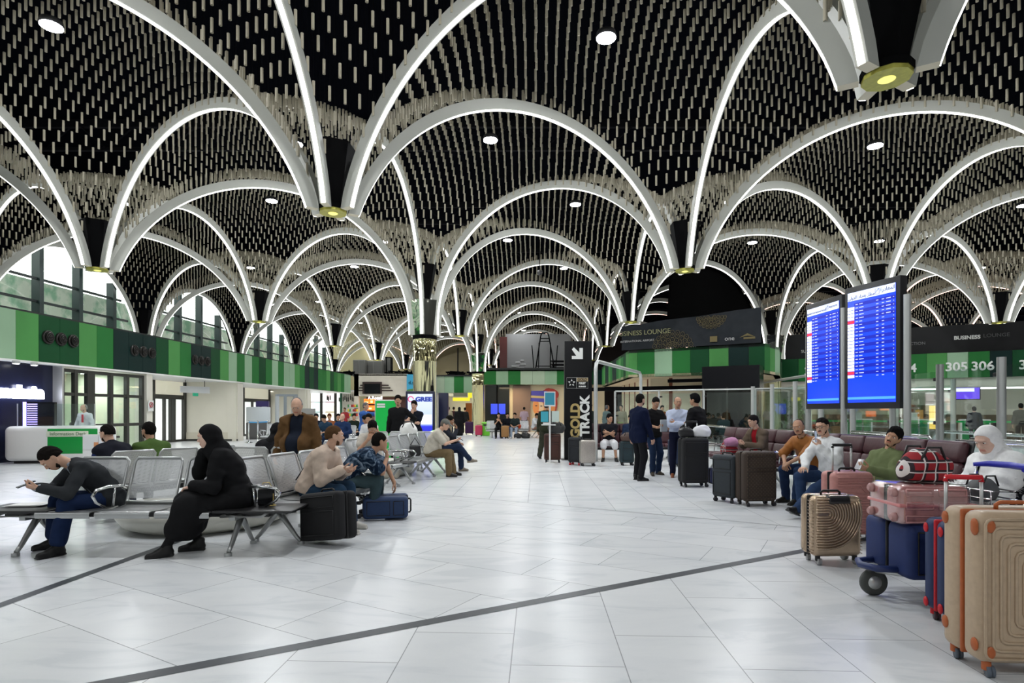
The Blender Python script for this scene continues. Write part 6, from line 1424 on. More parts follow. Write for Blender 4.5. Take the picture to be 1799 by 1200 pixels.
# gold track pylon
PY = empty('black_pylon', (1.93, 17.0, 0), 0, 'tall black sign pylon with arrow and gold and white lettering', 'sign pylon')
mb = MB(); mb.rbox(0,0,1.73,.80,.24,3.46,.012); mb.build('body', noisy(mat('pylon_black', (.005,.005,.006), .4, spec=.2), 4, .1), PY)
mb = MB(); mb.box(-.5,-.25,0,.5,.3,.02); mb.build('base_plate', M_blackpl, PY)
M_wl = mat('white_letter', (.82,.83,.80), .45); M_gl = mat('gold_letter', (.50,.37,.14), .4)
Z = lambda py: EYE-(py-HZ)*17/F
X = lambda px: (px-1015.3)*17/F
mb = MB(); y = -.125
a_ = [(-.17,.13),(-.11,.19),(.05,.03),(.05,.17),(.15,.17),(.15,-.17),(-.17,-.17),(-.17,-.07),(-.04,-.07)]
mb.prism([V(X(1014)+q[0], y, Z(622)+q[1]*.95) for q in a_][::-1], V(0,0,0), V(0,-.012,0)); mb.build('arrow', M_wl, PY)
def vtext(s, px, pyc, size, m_, bold): text(s, 'lettering', size, m_, PY, Matrix.Translation((X(px), -.13, Z(pyc))) @ Matrix.Rotation(math.pi/2, 4, 'X') @ Matrix.Rotation(math.pi/2, 4, 'Z'), .005, bold=bold)
vtext('GOLD', 1010.5, 739, .36, M_gl, .016); vtext('TRACK', 1027, 731, .36, M_wl, .016)
mb = MB(); mb.box(X(1012.5), -.128, Z(670.5), X(1032), -.122, Z(664.5)); mb.build('gold_plate', mat('gold_plate', (.55,.42,.22), .4), PY); fx_ = lambda s, px, py, sz, m_: text(s, 'lettering', sz, m_, PY, frame_M((X(px), -.133, Z(py)), (1,0,0)), .002, bold=.004)
fx_('GOLD', 1022, 667.5, .10, M_blackpl); fx_('FIRST', 1022, 674, .085, M_wl); fx_('BUSINESS', 1022, 679.5, .05, M_wl)
mb = MB(); mb.tube([(X(995),-.125,Z(664)),(X(1032),-.125,Z(664)),(X(1032),-.125,Z(682.5)),(X(995),-.125,Z(682.5))], .003, 4, closed=True); mb.tube([(X(1012),-.125,Z(664)),(X(1012),-.125,Z(682.5))], .003, 4)
for k in range(5):
    a = math.pi/2+k*2*math.pi/5; c = V(X(1003.5)+.075*math.cos(a), -.127, Z(673)+.075*math.sin(a)); mb.prism([c+V(.035*math.cos(a+t), 0, .035*math.sin(a+t)) for t in (0, 2.3, 4.0)], V(0,0,0), V(0,-.005,0))
mb.build('logo', M_wl, PY)

# steel hoops
def hoop(p, q, z, lab, r=.055):
    p, q = V(*p), V(*q); d = (q-p).normalized(); e = empty('steel_hoop', (p.x, p.y, 0), 0, lab, 'steel hoop', 'steel hoops above the glass partition')
    q_ = q-p; mb = MB(); c = .22; mb.tube([(0,0,0),(0,0,z-c),V(0,0,z-c*.3)+d*c*.3,V(0,0,z)+d*c,q_+V(0,0,z)-d*c,q_+V(0,0,z-c*.3)-d*c*.3,q_+V(0,0,z-c),q_], r, 12); mb.build('tube', M_alu, e)
    mb = MB(); mb.cyl(0,0,0,.02,.1,16); mb.cyl(q_.x,q_.y,0,.02,.1,16); mb.build('foot_plates', M_alu, e)
hoop((2.35,16.3,0), (4.75,21.4,0), 2.83, 'tall steel hoop rising right of the black pylon')
hoop((11.6,27.0,0), (11.0,21.4,0), 2.75, 'steel hoop frame left of the flight boards')
# glass partitions
M_gp = glassmat('partition_glass', (.90,.965,.94), .22)
def glass_line(pts, z, lab, rpost=.05, group='glass partition runs', every=True, rail=False):
    for k in range(len(pts)-1):
        p, q = V(*pts[k], 0), V(*pts[k+1], 0); d = q-p; L = d.length; e = empty('glass_partition', p, math.atan2(d.y, d.x), lab % ('first','second','third','fourth','fifth','sixth','seventh','eighth','ninth','tenth')[k], 'glass partition', group)
        mb = MB(); mb.box(.10,-.006,.12,L-.10,.006,z-.12); mb.build('glass', M_gp, e)
        mb = MB(); mb.cyl(0,0,0,z,rpost,16); mb.build('post', M_alu, e)
        mb = MB(); [mb.rbox(.08,0,zz,.10,.06,.06,.01) for zz in (.3,z*.55,z-.25)]; mb.build('clamp', M_blackpl, e)
        if k == len(pts)-2: mb = MB(); mb.cyl(L,0,0,z,rpost,16); mb.build('post', M_alu, e)
        if rail: mb = MB(); mb.tube([(0,0,z),(L,0,z)], .03, 8); mb.build('top_rail', M_alu, e)
yy = [7.1, 8.5, 9.8, 11.1, 12.5, 13.9, 15.3, 16.8, 18.3]
glass_line([(7.1+.0436*(y-7), y) for y in yy], 2.2, 'steel post and glass partition behind the burgundy benches, %s bay from the right edge', .058)
glass_line([(4.3,24.2),(5.9,23.3),(7.4,22.4),(9.0,21.5),(10.6,20.6)], 2.25, 'glass partition before the lounge, %s panel from the left', .045, rail=True)
glass_line([(9.5,12.5),(9.6,14.5),(9.7,16.5),(9.8,18.5)], 2.1, 'inner glass screen behind the flight boards, %s panel from the right', .05)
def lowrail(x0, y0, x1, y1, lab, z=1.02):
    p, q = V(x0,y0,0), V(x1,y1,0); e = empty('chrome_railing', p, 0, lab, 'railing', 'chrome hoop railings'); d = q-p; u = d.normalized()*.12
    mb = MB(); mb.tube([(0,0,0),(0,0,z-.12),V(0,0,z)+u,V(0,0,z)+d-u,d+V(0,0,z-.12),d], .028, 10); mb.build('hoop', M_chrome, e); mb = MB(); mb.tube([V(0,0,z*.55), d+V(0,0,z*.55)], .018, 8); mb.build('mid_rail', M_chrome, e)
    mb = MB(); v_ = V(0,0,1); mb.add([V(0,0,.12)+u, V(0,0,.12)+d-u, V(0,0,z*.52)+d-u, V(0,0,z*.52)+u], [(0,1,2,3)]); mb.build('glass', M_gp, e)
lowrail(5.55,5.6,5.75,7.6, 'chrome hoop railing behind the woman in white, nearest'); lowrail(5.65,8.0,5.8,10.0, 'chrome hoop railing behind the long burgundy bench'); lowrail(5.6,10.4,5.75,12.6, 'chrome hoop railing between the two rows of burgundy benches')
lowrail(6.3,6.0,6.4,8.2, 'inner chrome railing nearest the right edge'); lowrail(6.4,8.8,6.5,11.2, 'inner chrome railing behind the flight board posts'); lowrail(5.3,14.2,5.5,16.5, 'far chrome railing behind the big black suitcase')
lowrail(8.2,9.0,8.3,11.4, 'outer chrome railing before the check-in queue')
# flight information boards
M_bf = mat('board_frame', (.018,.019,.022), .35)
def board(p, q, z0, z1, lab, side):
    p, q = V(*p), V(*q); d = q-p; W_ = d.length; e = empty('flight_board', p, math.atan2(d.y, d.x), lab, 'flight board', 'tall blue flight boards')
    H_ = z1-z0; mb = MB(); mb.rbox(W_/2,0,(z0+z1)/2,W_,.14,H_,.012); mb.build('frame', M_bf, e)
    x0, x1, a, b = .07, W_-.07, z0+.10, z1-.10; sw = x1-x0; sh_ = b-a
    zz = lambda t: b-t*sh_; xx = lambda t: x0+t*sw
    rows = 22; top = .10; rh = .68/rows; r_ = random.Random(3); mb = MB()
    ms = [mat('board_blue', (.01,.03,.4), .12, emit=1.0, ecol=(.008,.06,.93)), mat('board_header', (.7,.75,.95), .3, emit=.85, ecol=(.62,.70,1)), mat('row_blue', (.005,.01,.3), .2, emit=.8, ecol=(.006,.018,.50)), mat('cell_white', (.9,.9,.95), .4, emit=.85, ecol=(.9,.92,1)), mat('cell_red', (.8,.03,.05), .4, emit=.8, ecol=(.85,.03,.08)), mat('mark_pale', (.6,.65,.9), .4, emit=.55, ecol=(.55,.60,1)), mat('footer_blue', (.1,.4,1), .4, emit=.9, ecol=(.05,.28,1))]
    mb.box(x0,-.078,a,x1,-.070,b,0); mb.box(x0,-.081,zz(.075),x1,-.078,zz(0),1); mb.box(x0,-.081,zz(.972),x1,-.078,zz(.95),6)
    for r in range(0, rows, 2): mb.box(xx(.15),-.0805,zz(top+(r+1)*rh),x1,-.078,zz(top+r*rh),2)
    for r in range(1, rows): mb.box(x0,-.082,zz(top+(r+.88)*rh),xx(.15),-.078,zz(top+(r+.04)*rh),4 if r in (5, 20) else 3)
    for r in range(rows):
        for t, w_ in ((.18,.05),(.26,.06+.06*r_.random()),(.62,.045),(.735,.045),(.96,.015)):
            mb.box(xx(t),-.083,zz(top+(r+.62)*rh),xx(t+w_),-.079,zz(top+(r+.38)*rh),5)
        if r < 5: mb.box(xx(.82),-.083,zz(top+(r+.62)*rh),xx(.91),-.079,zz(top+(r+.38)*rh),5)
    mb.build('screen', ms, e)
    mk = mat('board_ink', (.02,.02,.08), .5)
    if side == 'ar':
        text('\ufe93\ufead\ufea9\ufe8e\ufed0\ufee4\ufedf\ufe8d', 'lettering', .085, mk, e, frame_M((xx(.85),-.083,zz(.034)), (1,0,0)), .001)
        text('\ufef2\ufedf\ufeed\ufeaa\ufedf\ufe8d \ufea9\ufe8d\ufeaa\ufed0\ufe91 \ufead\ufe8e\ufec4\ufee3', 'lettering', .075, mk, e, frame_M((xx(.30),-.083,zz(.050)), (1,0,0)), .001)
    else: text('Baghdad International Airport', 'lettering', .052, mk, e, frame_M((xx(.31),-.083,zz(.050)), (1,0,0)), .001); text('Departures', 'lettering', .060, mk, e, frame_M((xx(.82),-.083,zz(.036)), (1,0,0)), .001)
    mb = MB(); mb.tube([(xx(.60),-.082,zz(.062)),(xx(.68),-.082,zz(.062)),(xx(.68),-.082,zz(.015)),(xx(.60),-.082,zz(.015))], .003, 4, closed=True); mb.tube([(xx(.61),-.082,zz(.045)),(xx(.64),-.082,zz(.03)),(xx(.67),-.082,zz(.02))], .004, 4); mb.build('plane_symbol', mk, e)
    return e
board((5.63,9.72,0), (5.885,8.72,0), 1.45, 3.455, 'right blue flight board with Arabic header, the larger looking of the two', 'ar')
board((5.66,11.05,0), (5.72,9.95,0), 1.45, 3.42, 'left blue flight board with English header beside the larger one', 'en')
for px, d_, top_, lab in ((1594, 8.60, 3.14, 'right steel pole carrying the flight boards'), (1482.5, 9.84, 3.16, 'middle steel pole between the two flight boards'), (1420, 11.12, 3.02, 'left steel pole of the flight boards')):
    x_ = (px-899.5)*d_/F; e = empty('board_pole', (x_, d_, 0), 0, lab, 'pole', 'steel poles of the flight boards'); mb = MB(); mb.cyl(0,0,0,top_,.048,20); mb.build('shaft', M_alu, e); mb = MB(); mb.cyl(0,0,0,.02,.11,20); mb.build('foot', M_alu, e)
# brochure stand near the pylon
g = V(1.02, 16.3, 0); e = empty('brochure_stand', (.96, 15.9, 0), 0, 'slim white brochure stand with teal posters left of the pylon', 'brochure stand')
Zs = lambda py: EYE-(py-HZ)*15.9/F; Xs = lambda px: (px-961)*15.9/F
mb = MB(); mb.cyl(Xs(966),0,0,Zs(700),.025,12); mb.box(Xs(960),-.15,0,Xs(972),.15,.02); mb.build('pole', M_white, e)
mb = MB(); mb.box(Xs(956),-.03,Zs(714),Xs(975.5),0,Zs(688)); mb.box(Xs(951),-.25,Zs(747),Xs(975),.0,Zs(745.5)); mb.build('frame', M_white, e)
mb = MB(); mb.box(Xs(957.5),-.035,Zs(711.5),Xs(974),-.03,Zs(690)); mb.build('poster', mat('teal_poster', (.04,.28,.40), .4), e); mb = MB(); mb.box(Xs(950),-.04,Zs(741),Xs(963),-.02,Zs(723)); mb.build('left_poster', mat('teal_poster2', (.05,.38,.48), .4), e); mb = MB(); mb.box(Xs(969),-.04,Zs(741),Xs(982),-.02,Zs(722)); mb.build('right_poster', mat('pale_poster', (.55,.65,.6), .4), e); mb = MB(); mb.box(Xs(953),-.28,Zs(745.5),Xs(965),-.26,Zs(742)); mb.build('leaflet_holder', M_white, e)
# check-in counters and queue belts
for k in range(6):
    s = 3.6+k*2.35; c = Ca+V(.865,-.502,0)*s+V(.502,.865,0)*.55
    e = empty('check_in_counter', c, aC, '%s green fronted check-in counter from the left under the numbers' % ('first','second','third','fourth','fifth','sixth')[k], 'counter', 'check-in counters')
    mb = MB(); mb.rbox(0,0,.52,1.15,.7,1.04,.03); mb.build('body', M_deskw, e); mb = MB(); mb.box(-.50,-.37,.05,.50,-.35,.98); mb.build('green_front', mat('counter_green', (.01,.23,.06), .4), e); mb = MB(); mb.box(-.22,-.1,1.04,.12,.0,1.36); mb.build('monitor', M_sof, e)
e = empty('counter_screen', Ca+V(.865,-.502,0)*(at_band(1705))+V(.502,.865,0)*.8+V(0,0,1.98), aC, 'small purple blue screen hanging above the check-in counters', 'screen'); mb = MB(); mb.box(-.50,0,0,.50,.08,.62); mb.build('frame', M_blackpl, e); mb = MB(); mb.box(-.46,-.01,.04,.46,0,.58); mb.build('display', mat('purple_screen', (.1,.05,.6), .4, emit=1.1, ecol=(.16,.07,.85)), e); mb = MB(); mb.box(-.44,-.015,.40,.26,-.01,.56); mb.build('white_strip', mat('screen_white'), e); mb = MB(); mb.cyl(-.3,.04,.62,.68,.02,8); mb.cyl(.3,.04,.62,.68,.02,8); mb.build('brackets', M_alu, e)
e = empty('lit_alcove', Ca+V(.865,-.502,0)*(at_band(1629))+V(.502,.865,0)*2.9, aC, 'warm orange lit alcove with a dark figure poster behind the counters', 'alcove'); mb = MB(); mb.box(-.75,-.05,.45,.65,.15,1.75); mb.build('frame', mat('alcove_brown', (.10,.06,.02), .5), e); mb = MB(); mb.box(.35,-.08,.5,.62,-.05,1.72); mb.build('light_panel', mat('alcove_glow', (1,.6,.1), .5, emit=1.5, ecol=(1,.55,.08)), e); mb = MB(); mb.box(-.25,-.08,.7,.1,-.05,1.5); mb.build('picture', mat('alcove_pic', (.5,.22,.05), .5, emit=.3, ecol=(1,.4,.1)), e)
prev = None
for k in range(8):
    s = 1.5+k*2.2; c = Ca+V(.865,-.502,0)*s-V(.502,.865,0)*2.2
    e = empty('queue_post', c, aC, '%s post of the green belt queue line before the counters' % ('first','second','third','fourth','fifth','sixth','seventh','eighth')[k], 'queue post', 'queue posts before the counters'); mb = MB(); mb.lathe([(.17,0),(.17,.02),(.03,.05),(.03,1.0),(.0,1.0)], 12); mb.build('post', M_chrome, e)
    if k: mb = MB(); mb.box(-2.2,-.004,.92,0,.004,1.0); mb.build('belt', mat('belt_green', (.01,.42,.10), .5), e)
# lounge plants and lights behind the glass
for k, (px, d_) in enumerate(((1256, 27.0), (1380, 26.2), (1404, 25.6))):
    g = GD(px, 0, d_); e = empty('tall_plant', (g.x, d_, 0), k, 'tall green potted plant behind the glass, %s' % ('inside the lounge entrance','by the right hoop','beside the flight board pole')[k], 'plant'); mb = MB(); mb.lathe([(.16,0),(.22,.4),(.24,.42)],16); mb.build('pot', M_blackpl, e); mb = MB(); mb.tube([(0,0,.35),(.03,.02,1.0),(-.02,0,1.5)], .02, 6)
    for q in range(46):
        a = q*2.4; h = .7+1.3*rnd.random(); r = .12+.28*rnd.random(); d = V(math.cos(a), math.sin(a), 0); s = V(-d.y, d.x, 0)*.05
        mb.add([V(0,0,h*.8), d*r*.6+V(0,0,h)-s, d*r+V(0,0,h-.1), d*r*.6+V(0,0,h)+s], [(0,1,2,3)], 0)
    mb.build('leaves', mat('leaf_lounge', (.10,.20,.03), .5), e)
li = bpy.data.lights.new('lounge_light', 'AREA'); li.shape = 'RECTANGLE'; li.size = 3; li.size_y = .05; li.energy = 260; li.color = (1,.80,.52); lo = bpy.data.objects.new('lounge_light', li); COL.objects.link(lo); lo.location = (8.3, 26.9, 2.95); lo.rotation_euler = (0,0,-.52)
for nm, p, en, c in (('far_light', (-.1, 39.0, 3.1), 60, (1,.8,.5)), ('corridor_light', (-3.6, 52, 2.8), 380, (1,.9,.6)), ('office_light', (-15.5, 30.5, 2.7), 70, (1,.98,.9)), ('recess_light', (-14.8, 37.5, 2.7), 70, (1,.97,.85)), ('hall_light', (-10, 42.5, 2.75), 120, (1,1,.98)), ('counter_hall_light', (22, 29.5, 2.7), 160, (1,1,.95)), ('counter_hall_light', (27, 26.5, 2.7), 160, (1,1,.95))):
    li = bpy.data.lights.new(nm, 'AREA'); li.size = 1.6; li.energy = en; li.color = c; lo = bpy.data.objects.new(nm, li); COL.objects.link(lo); lo.location = p
# small extras: ceiling speaker pole, cctv dome
g = GD(948, 475, 25.0); e = empty('hanging_camera', (g.x, 25.0, g.z), 0, 'small dark camera hanging on a rod under the middle vault', 'camera'); mb = MB(); mb.cyl(0,0,0,1.9,.02,6); mb.build('rod', M_black, e); mb = MB(); mb.lathe([(.02,-.22),(.10,-.18),(.12,-.08),(.10,0),(.02,.02)], 14); mb.build('dome', mat('camera_grey', (.05,.05,.05), .3), e)
# ================================================================ the people
D2 = math.radians
def wpos(px, d): return ((px-899.5)*d/F, d, 0.)
black, navy, jean = (.010,.010,.011), (.010,.014,.035), (.018,.045,.115)
# ---- left seats
J = person(wpos(194, 6.15), D2(141), 'seated man in a dark grey blazer and blue trousers looking down at his phone', hip=(0,0,.50), lean=48, hunch=10, head=(-4,54,0), twist=-4,
  feet=dict(L=dict(p=(-.20,.50,.09), yaw=12), R=dict(p=(.20,.44,.09), yaw=-12)), hands=dict(L=dict(p=(-.075,.60,.66), d=(.55,.8,.15), n=(.35,-.1,.9), thumb=(0,0,1), curl=.55), R=dict(p=(.085,.60,.65), d=(-.65,.75,.12), n=(-.3,-.1,.9), thumb=(0,0,1), curl=.6)),
  poles=dict(eL=(-.7,-.2,-.6), eR=(.7,-.2,-.6)), skin='light', hair=('fade', (.010,.008,.007)), beard=(.018,.013,.010), top=dict(c=(.030,.033,.037), kind='blazer', open=.035, under=(.32,.36,.42), hem=.12, cuff=(.42,.48,.56), loose=.02, collar=1), bottom=dict(c=(.012,.024,.070), kind='trousers', len=.93, loose=.018))
phone('mobile_phone', J, (0,.70,.70), (68,0,0), 'black phone held in both hands by the blazer man at left')
JW = J = person(wpos(418, 5.95), D2(110), 'seated woman in a black headscarf and long black coat talking on the phone', hip=(0,0,.53), lean=17, hunch=16, head=(2,12,-3),
  feet=dict(L=dict(p=(-.16,.62,.09), yaw=4, pitch=6), R=dict(p=(.04,.37,.09), yaw=0)), hands=dict(R=dict(rel='head', p=(.075,.085,-.16), d=(0,-.35,1), n=(-1,.1,.1), thumb=(0,-1,.2), curl=.7), L=dict(p=(-.06,.40,.66), d=(.3,.9,-.2), n=(.1,.1,-1), thumb=(1,0,0), curl=.6)),
  poles=dict(eR=(.5,.3,-.9)), skin='pale', scarf=black, top=dict(c=black, kind='coat', hem=.34, loose=.034, fold=.009), bottom=dict(c=black, kind='skirt', len=.55, loose=.03), shoes=(.008,.008,.008))
phone('mobile_phone', J, tuple(J['hc']+J['Rh']@A(.088,.03,-.045)), (-20,0,90), 'black phone held at the ear of the woman in black')
person(wpos(208, 7.9), D2(64), 'man seen from behind in a dark quilted vest with blue sleeves', hip=(0,0,.46), lean=24, head=(14,12,0), feet=sit_feet(), hands=LAP(.32,.72), skin='light', hair=('fade', (.010,.009,.008)), beard=(.02,.015,.01), top=dict(c=(.012,.013,.020), kind='vest', sleeve=0, arms=(.010,.022,.09), loose=.034, collar=1, under=(.010,.022,.09)), bottom=dict(c=navy))
person((wpos(272, 8.35)[0], 8.35, 0), D2(58), 'bearded man in an olive green shirt seen from behind beside the vest man', hip=(0,0,.46), lean=16, head=(12,5,0), feet=sit_feet(), hands=LAP(), skin='tan', hair=('short', (.008,.007,.006)), beard=(.012,.009,.007), wide=1.08, top=dict(c=(.065,.115,.030), kind='shirt', collar=1, loose=.022), bottom=dict(c=navy))
person(wpos(474, 8.5), D2(-12), 'hooded figure in black seen from behind on the short bench', hip=(0,0,.47), lean=18, head=(-6,10,0), feet=sit_feet(), hands=LAP(), S=.98, wide=1.16, scarf=(.012,.013,.014), top=dict(c=(.011,.011,.013), kind='coat', hem=.3, loose=.045), bottom=dict(c=black))
person(wpos(527, 8.1), D2(176), 'bald older man standing in a brown jacket and dark shirt with a round belly', hip=(0,0,.86), lean=4, hunch=6, head=(14,26,0), S=.935, wide=1.15, belly=.09, feet=dict(L=dict(p=(-.12,0,.085), yaw=10), R=dict(p=(.12,.03,.085), yaw=-10)), hands=dict(L=dict(p=(-.33,.10,.74), d=(.1,.3,-1), n=(1,0,0), curl=.4), R=dict(p=(.33,.08,.74), d=(0,.3,-1), n=(-1,0,0), curl=.4)), skin='light', hair=('thin', (.30,.29,.28)), top=dict(c=(.115,.062,.025), kind='jacket', open=.085, under=(.012,.016,.028), under_v=1, collar=1, hem=.06, loose=.030, fold=.009), bottom=dict(c=(.012,.013,.018)))
J = person(wpos(545, 6.85), D2(-98), 'seated man with cropped hair in a cream bomber jacket turning his head away', hip=(0,0,.51), lean=32, hunch=6, head=(28,0,0), feet=dict(L=dict(p=(-.15,.46,.09), yaw=8), R=dict(p=(.14,.50,.09), yaw=-6)), hands=dict(R=dict(p=(.12,.44,.73), d=(-.25,1,.1), n=(-.4,0,.9), thumb=(0,0,1), curl=.45), L=dict(p=(-.10,.42,.70), d=(.5,.8,.0), n=(.3,0,.95), thumb=(0,1,0), curl=.4)), poles=dict(eR=(.4,-.6,-.9)), skin='light', hair=('fade', (.085,.045,.022)), beard=(.10,.05,.03), top=dict(c=(.60,.48,.39), kind='bomber_jacket', loose=.034, collar=0, cuff=(.01,.01,.01), under=(.012,.012,.012)), bottom=dict(c=(.020,.045,.085)), shoes=(.55,.53,.48))
mb = MB(); nb_ = J['nb']; R_ = J['Ru']; mb.tube([tuple(nb_+R_@A(-.10,-.03,-.01)), tuple(nb_+R_@A(0,-.12,-.25)), tuple(J['hip']+A(.15,-.10,.10))], .008, 6); mb.build('strap', M_blackpl, J['root'])
person(wpos(606, 7.55), D2(-80), 'man in a dark blue patterned shirt leaning forward with a hand over his mouth', hip=(0,0,.51), lean=54, hunch=6, head=(24,8,-6), feet=dict(L=dict(p=(-.14,.42,.09), yaw=8), R=dict(p=(.12,.34,.09), yaw=-6)), hands=dict(R=dict(rel='head', p=(.035,.105,-.19), d=(-.15,.0,1), n=(-.1,-1,0), thumb=(-1,0,.3), curl=.6), L=dict(p=(-.12,.62,.46), d=(.1,.25,-1), n=(0,-1,0), thumb=(1,0,0), curl=.35)), poles=dict(eR=(.5,.1,-1), eL=(-.5,.2,.4)), skin='tan', wide=1.06, hair=('short', (.008,.007,.006)), top=dict(c=(.02,.03,.05), kind='t_shirt', sleeve=.36, pat='camo', loose=.03), bottom=dict(c=(.045,.075,.085)), shoes=(.5,.52,.58))
e = empty('smartphone', (-1.99, 7.52, .315), .2, 'black phone lying on the flat navy suitcase', 'phone'); mb = MB(); mb.rbox(0,0,.0,.16,.08,.012,.004); mb.build('case', M_blackpl, e); 
# ---- middle group
J = person(wpos(655, 10.6), D2(-170), 'bearded man in a beige t-shirt holding his head with one hand', hip=(0,0,.53), lean=26, hunch=8, head=(8,34,0), h=.015, feet=sit_feet(), hands=dict(L=dict(rel='head', p=(-.11,.05,-.09), d=(.25,-.1,1), n=(1,-.1,0), thumb=(0,0,1), curl=.7), R=dict(p=(.05,.40,.92), d=(-.5,.1,.7), n=(-.2,-1,0), curl=.6)), poles=dict(eL=(-.3,.5,-1)), skin='tan', hair=('full', (.008,.007,.006)), beard=(.012,.009,.007), top=dict(c=(.50,.46,.40), kind='t_shirt', sleeve=.3, loose=.025), bottom=dict(c=(.015,.03,.065)))
J = person(wpos(755, 12.6), D2(-92), 'man in a camouflage cap and beige t-shirt looking at his phone', hip=(0,0,.53), lean=30, hunch=6, head=(-4,26,0), h=.015, wide=1.08, belly=.03, feet=dict(L=dict(p=(-.15,.50,.09), yaw=6), R=dict(p=(.12,.44,.09), yaw=-4)), hands=dict(R=dict(p=(.08,.56,.78), d=(-.4,.9,.1), n=(-.2,0,1), thumb=(0,0,1), curl=.5), L=dict(p=(-.08,.56,.78), d=(.4,.9,.1), n=(.2,0,1), thumb=(0,0,1), curl=.5)), skin='light', hair=('short', (.15,.13,.11)), cap=(.15,.155,.14), top=dict(c=(.52,.48,.40), kind='t_shirt', sleeve=.34, loose=.028), bottom=dict(c=(.16,.115,.06), loose=.024), shoes=(.012,.011,.011))
phone('mobile_phone', J, (0,.66,.815), (60,0,0), 'phone held by the man in the camouflage cap')
e = empty('black_shoulder_bag', wpos(729, 12.45)[:2]+(.44,), .3, 'black shoulder bag behind the man in the camouflage cap', 'bag'); mb = MB(); mb.rbox(0,0,.13,.24,.12,.24,.04); mb.build('body', M_blackpl, e); mb = MB(); mb.tube([(-.1,0,.24),(0,.02,.40),(.1,0,.24)], .01, 6); mb.build('strap', M_blackpl, e)
person(wpos(776, 13.6), D2(-95), 'man with crossed legs and a dark shirt hidden beside the cap man', hip=(0,0,.53), lean=18, head=(-2,12,0), h=.015, feet=dict(L=dict(p=(-.12,.44,.09), yaw=4), R=dict(p=(-.02,.66,.30), yaw=-4, pitch=-6)), hands=dict(R=dict(p=(.06,.36,.98), d=(-.2,0,1), n=(0,-1,0), curl=.6), L=dict(p=(-.08,.40,.66), d=(.5,.8,0), n=(0,0,-1), curl=.5)), skin='dark', hair=('short', (.01,.01,.01)), top=dict(c=(.02,.022,.03), kind='shirt'), bottom=dict(c=(.018,.030,.065)), shoes=(.22,.19,.15))
person(wpos(700, 14.7), D2(178), 'bearded man in all black standing with one hand on his hip', hip=(0,0,.96), head=(12,2,0), S=1.05, h=.015, hands=dict(L=dict(p=(-.30,.02,1.0), d=(.9,.3,-.2), n=(0,-1,0), curl=.5), R=dict(p=(.27,.05,.82), d=(0,.1,-1), n=(-1,0,0), curl=.4)), poles=dict(eL=(-1,-.3,0)), skin='tan', hair=('full', (.008,.007,.006)), beard=(.010,.008,.007), top=dict(c=black, kind='sweatshirt', hem=.05, collar=1), bottom=dict(c=black))
person(wpos(729, 15.6), D2(176), 'man in a black t-shirt standing with a hand on his chin', hip=(0,0,.90), head=(-6,8,0), S=.985, h=.015, hands=dict(R=dict(rel='head', p=(.02,.11,-.19), d=(-.1,-.1,1), n=(0,-1,0), curl=.75), L=dict(p=(.10,.24,1.14), d=(1,.1,.1), n=(0,-1,0), curl=.5)), poles=dict(eR=(.6,.3,-1), eL=(-.7,.2,-1)), skin='light', hair=('full', (.010,.008,.007)), top=dict(c=(.010,.012,.020), kind='t_shirt', sleeve=.32, hem=.05), bottom=dict(c=(.012,.014,.028)))
person(wpos(640, 18.2), D2(-112), 'grey haired man in a bright blue blazer pointing to the right', hip=(0,0,.90), head=(4,0,0), h=.018, S=.98, hands=dict(R=dict(p=(.05,.58,1.34), d=(0,1,.05), n=(-1,0,0), curl=[.0,.8,.9,.9]), L=dict(p=(-.25,.1,.78), d=(0,0,-1), n=(1,0,0), curl=.4)), poles=dict(eR=(.5,-.2,-1)), skin='tan', hair=('short', (.12,.11,.11)), top=dict(c=(.035,.10,.31), kind='blazer', open=.03, under=(.4,.4,.45), hem=.16, loose=.024), bottom=dict(c=(.012,.013,.02)))
person(wpos(602, 19.8), D2(172), 'heavy man in a navy jacket sitting in the far seats with legs apart', hip=(0,0,.53), lean=2, head=(6,-8,0), h=.018, wide=1.18, belly=.06, feet=sit_feet(.2,.45,14), hands=LAP(.3,.66,.16), skin='light', hair=('thin', (.25,.22,.2)), top=dict(c=(.014,.030,.085), kind='jacket', loose=.028), bottom=dict(c=(.014,.022,.045)))
person(wpos(574, 20.2), D2(170), 'man in a dark blue t-shirt sitting beside the heavy man in navy', hip=(0,0,.53), lean=14, head=(0,32,0), h=.018, feet=sit_feet(), hands=LAP(.34,.70), skin='tan', hair=('full', (.01,.008,.007)), top=dict(c=(.020,.045,.080), kind='t_shirt', sleeve=.33), bottom=dict(c=(.012,.022,.05)))
person(wpos(606, 33.5), D2(180), 'small distant figure in a red shirt standing in the bright shop', hip=(0,0,.88), S=.94, h=.022, skin='dark', top=dict(c=(.30,.03,.035), kind='shirt', sleeve=.4), bottom=dict(c=(.02,.02,.02)), shoes=(.02,.02,.02))
for k, (px, c) in enumerate(((559, (.015,.016,.03)), (580, (.30,.10,.04)), (594, (.02,.02,.03)), (620, (.012,.02,.014)), (552, (.02,.02,.02)))):
    person(wpos(px, 23.2+k*.1), D2(170+15*k), ('seated figure in dark clothes at the far left of the far seats','small seated figure with red brown hair in the far seats','dark seated figure between the two men in blue','person in dark green sitting before the snack shelves','dark seated figure beside the white pillar')[k], hip=(0,0,.53), lean=14, head=(20-12*k,10,0), h=.024, feet=sit_feet(), hands=LAP(), skin='tan', hair=('full', (.10,.03,.015) if k == 1 else (.012,.01,.01)), top=dict(c=c, kind='jacket'), bottom=dict(c=(.015,.018,.025)))
person(wpos(661, 17.2), D2(100), 'person in an orange red top bending behind the far benches', hip=(0,0,.55), lean=30, head=(0,20,0), h=.02, feet=sit_feet(), hands=LAP(), skin='dark', hair=('full', (.01,.01,.01)), top=dict(c=(.45,.07,.02), kind='jacket'), bottom=dict(c=(.015,.018,.025)))
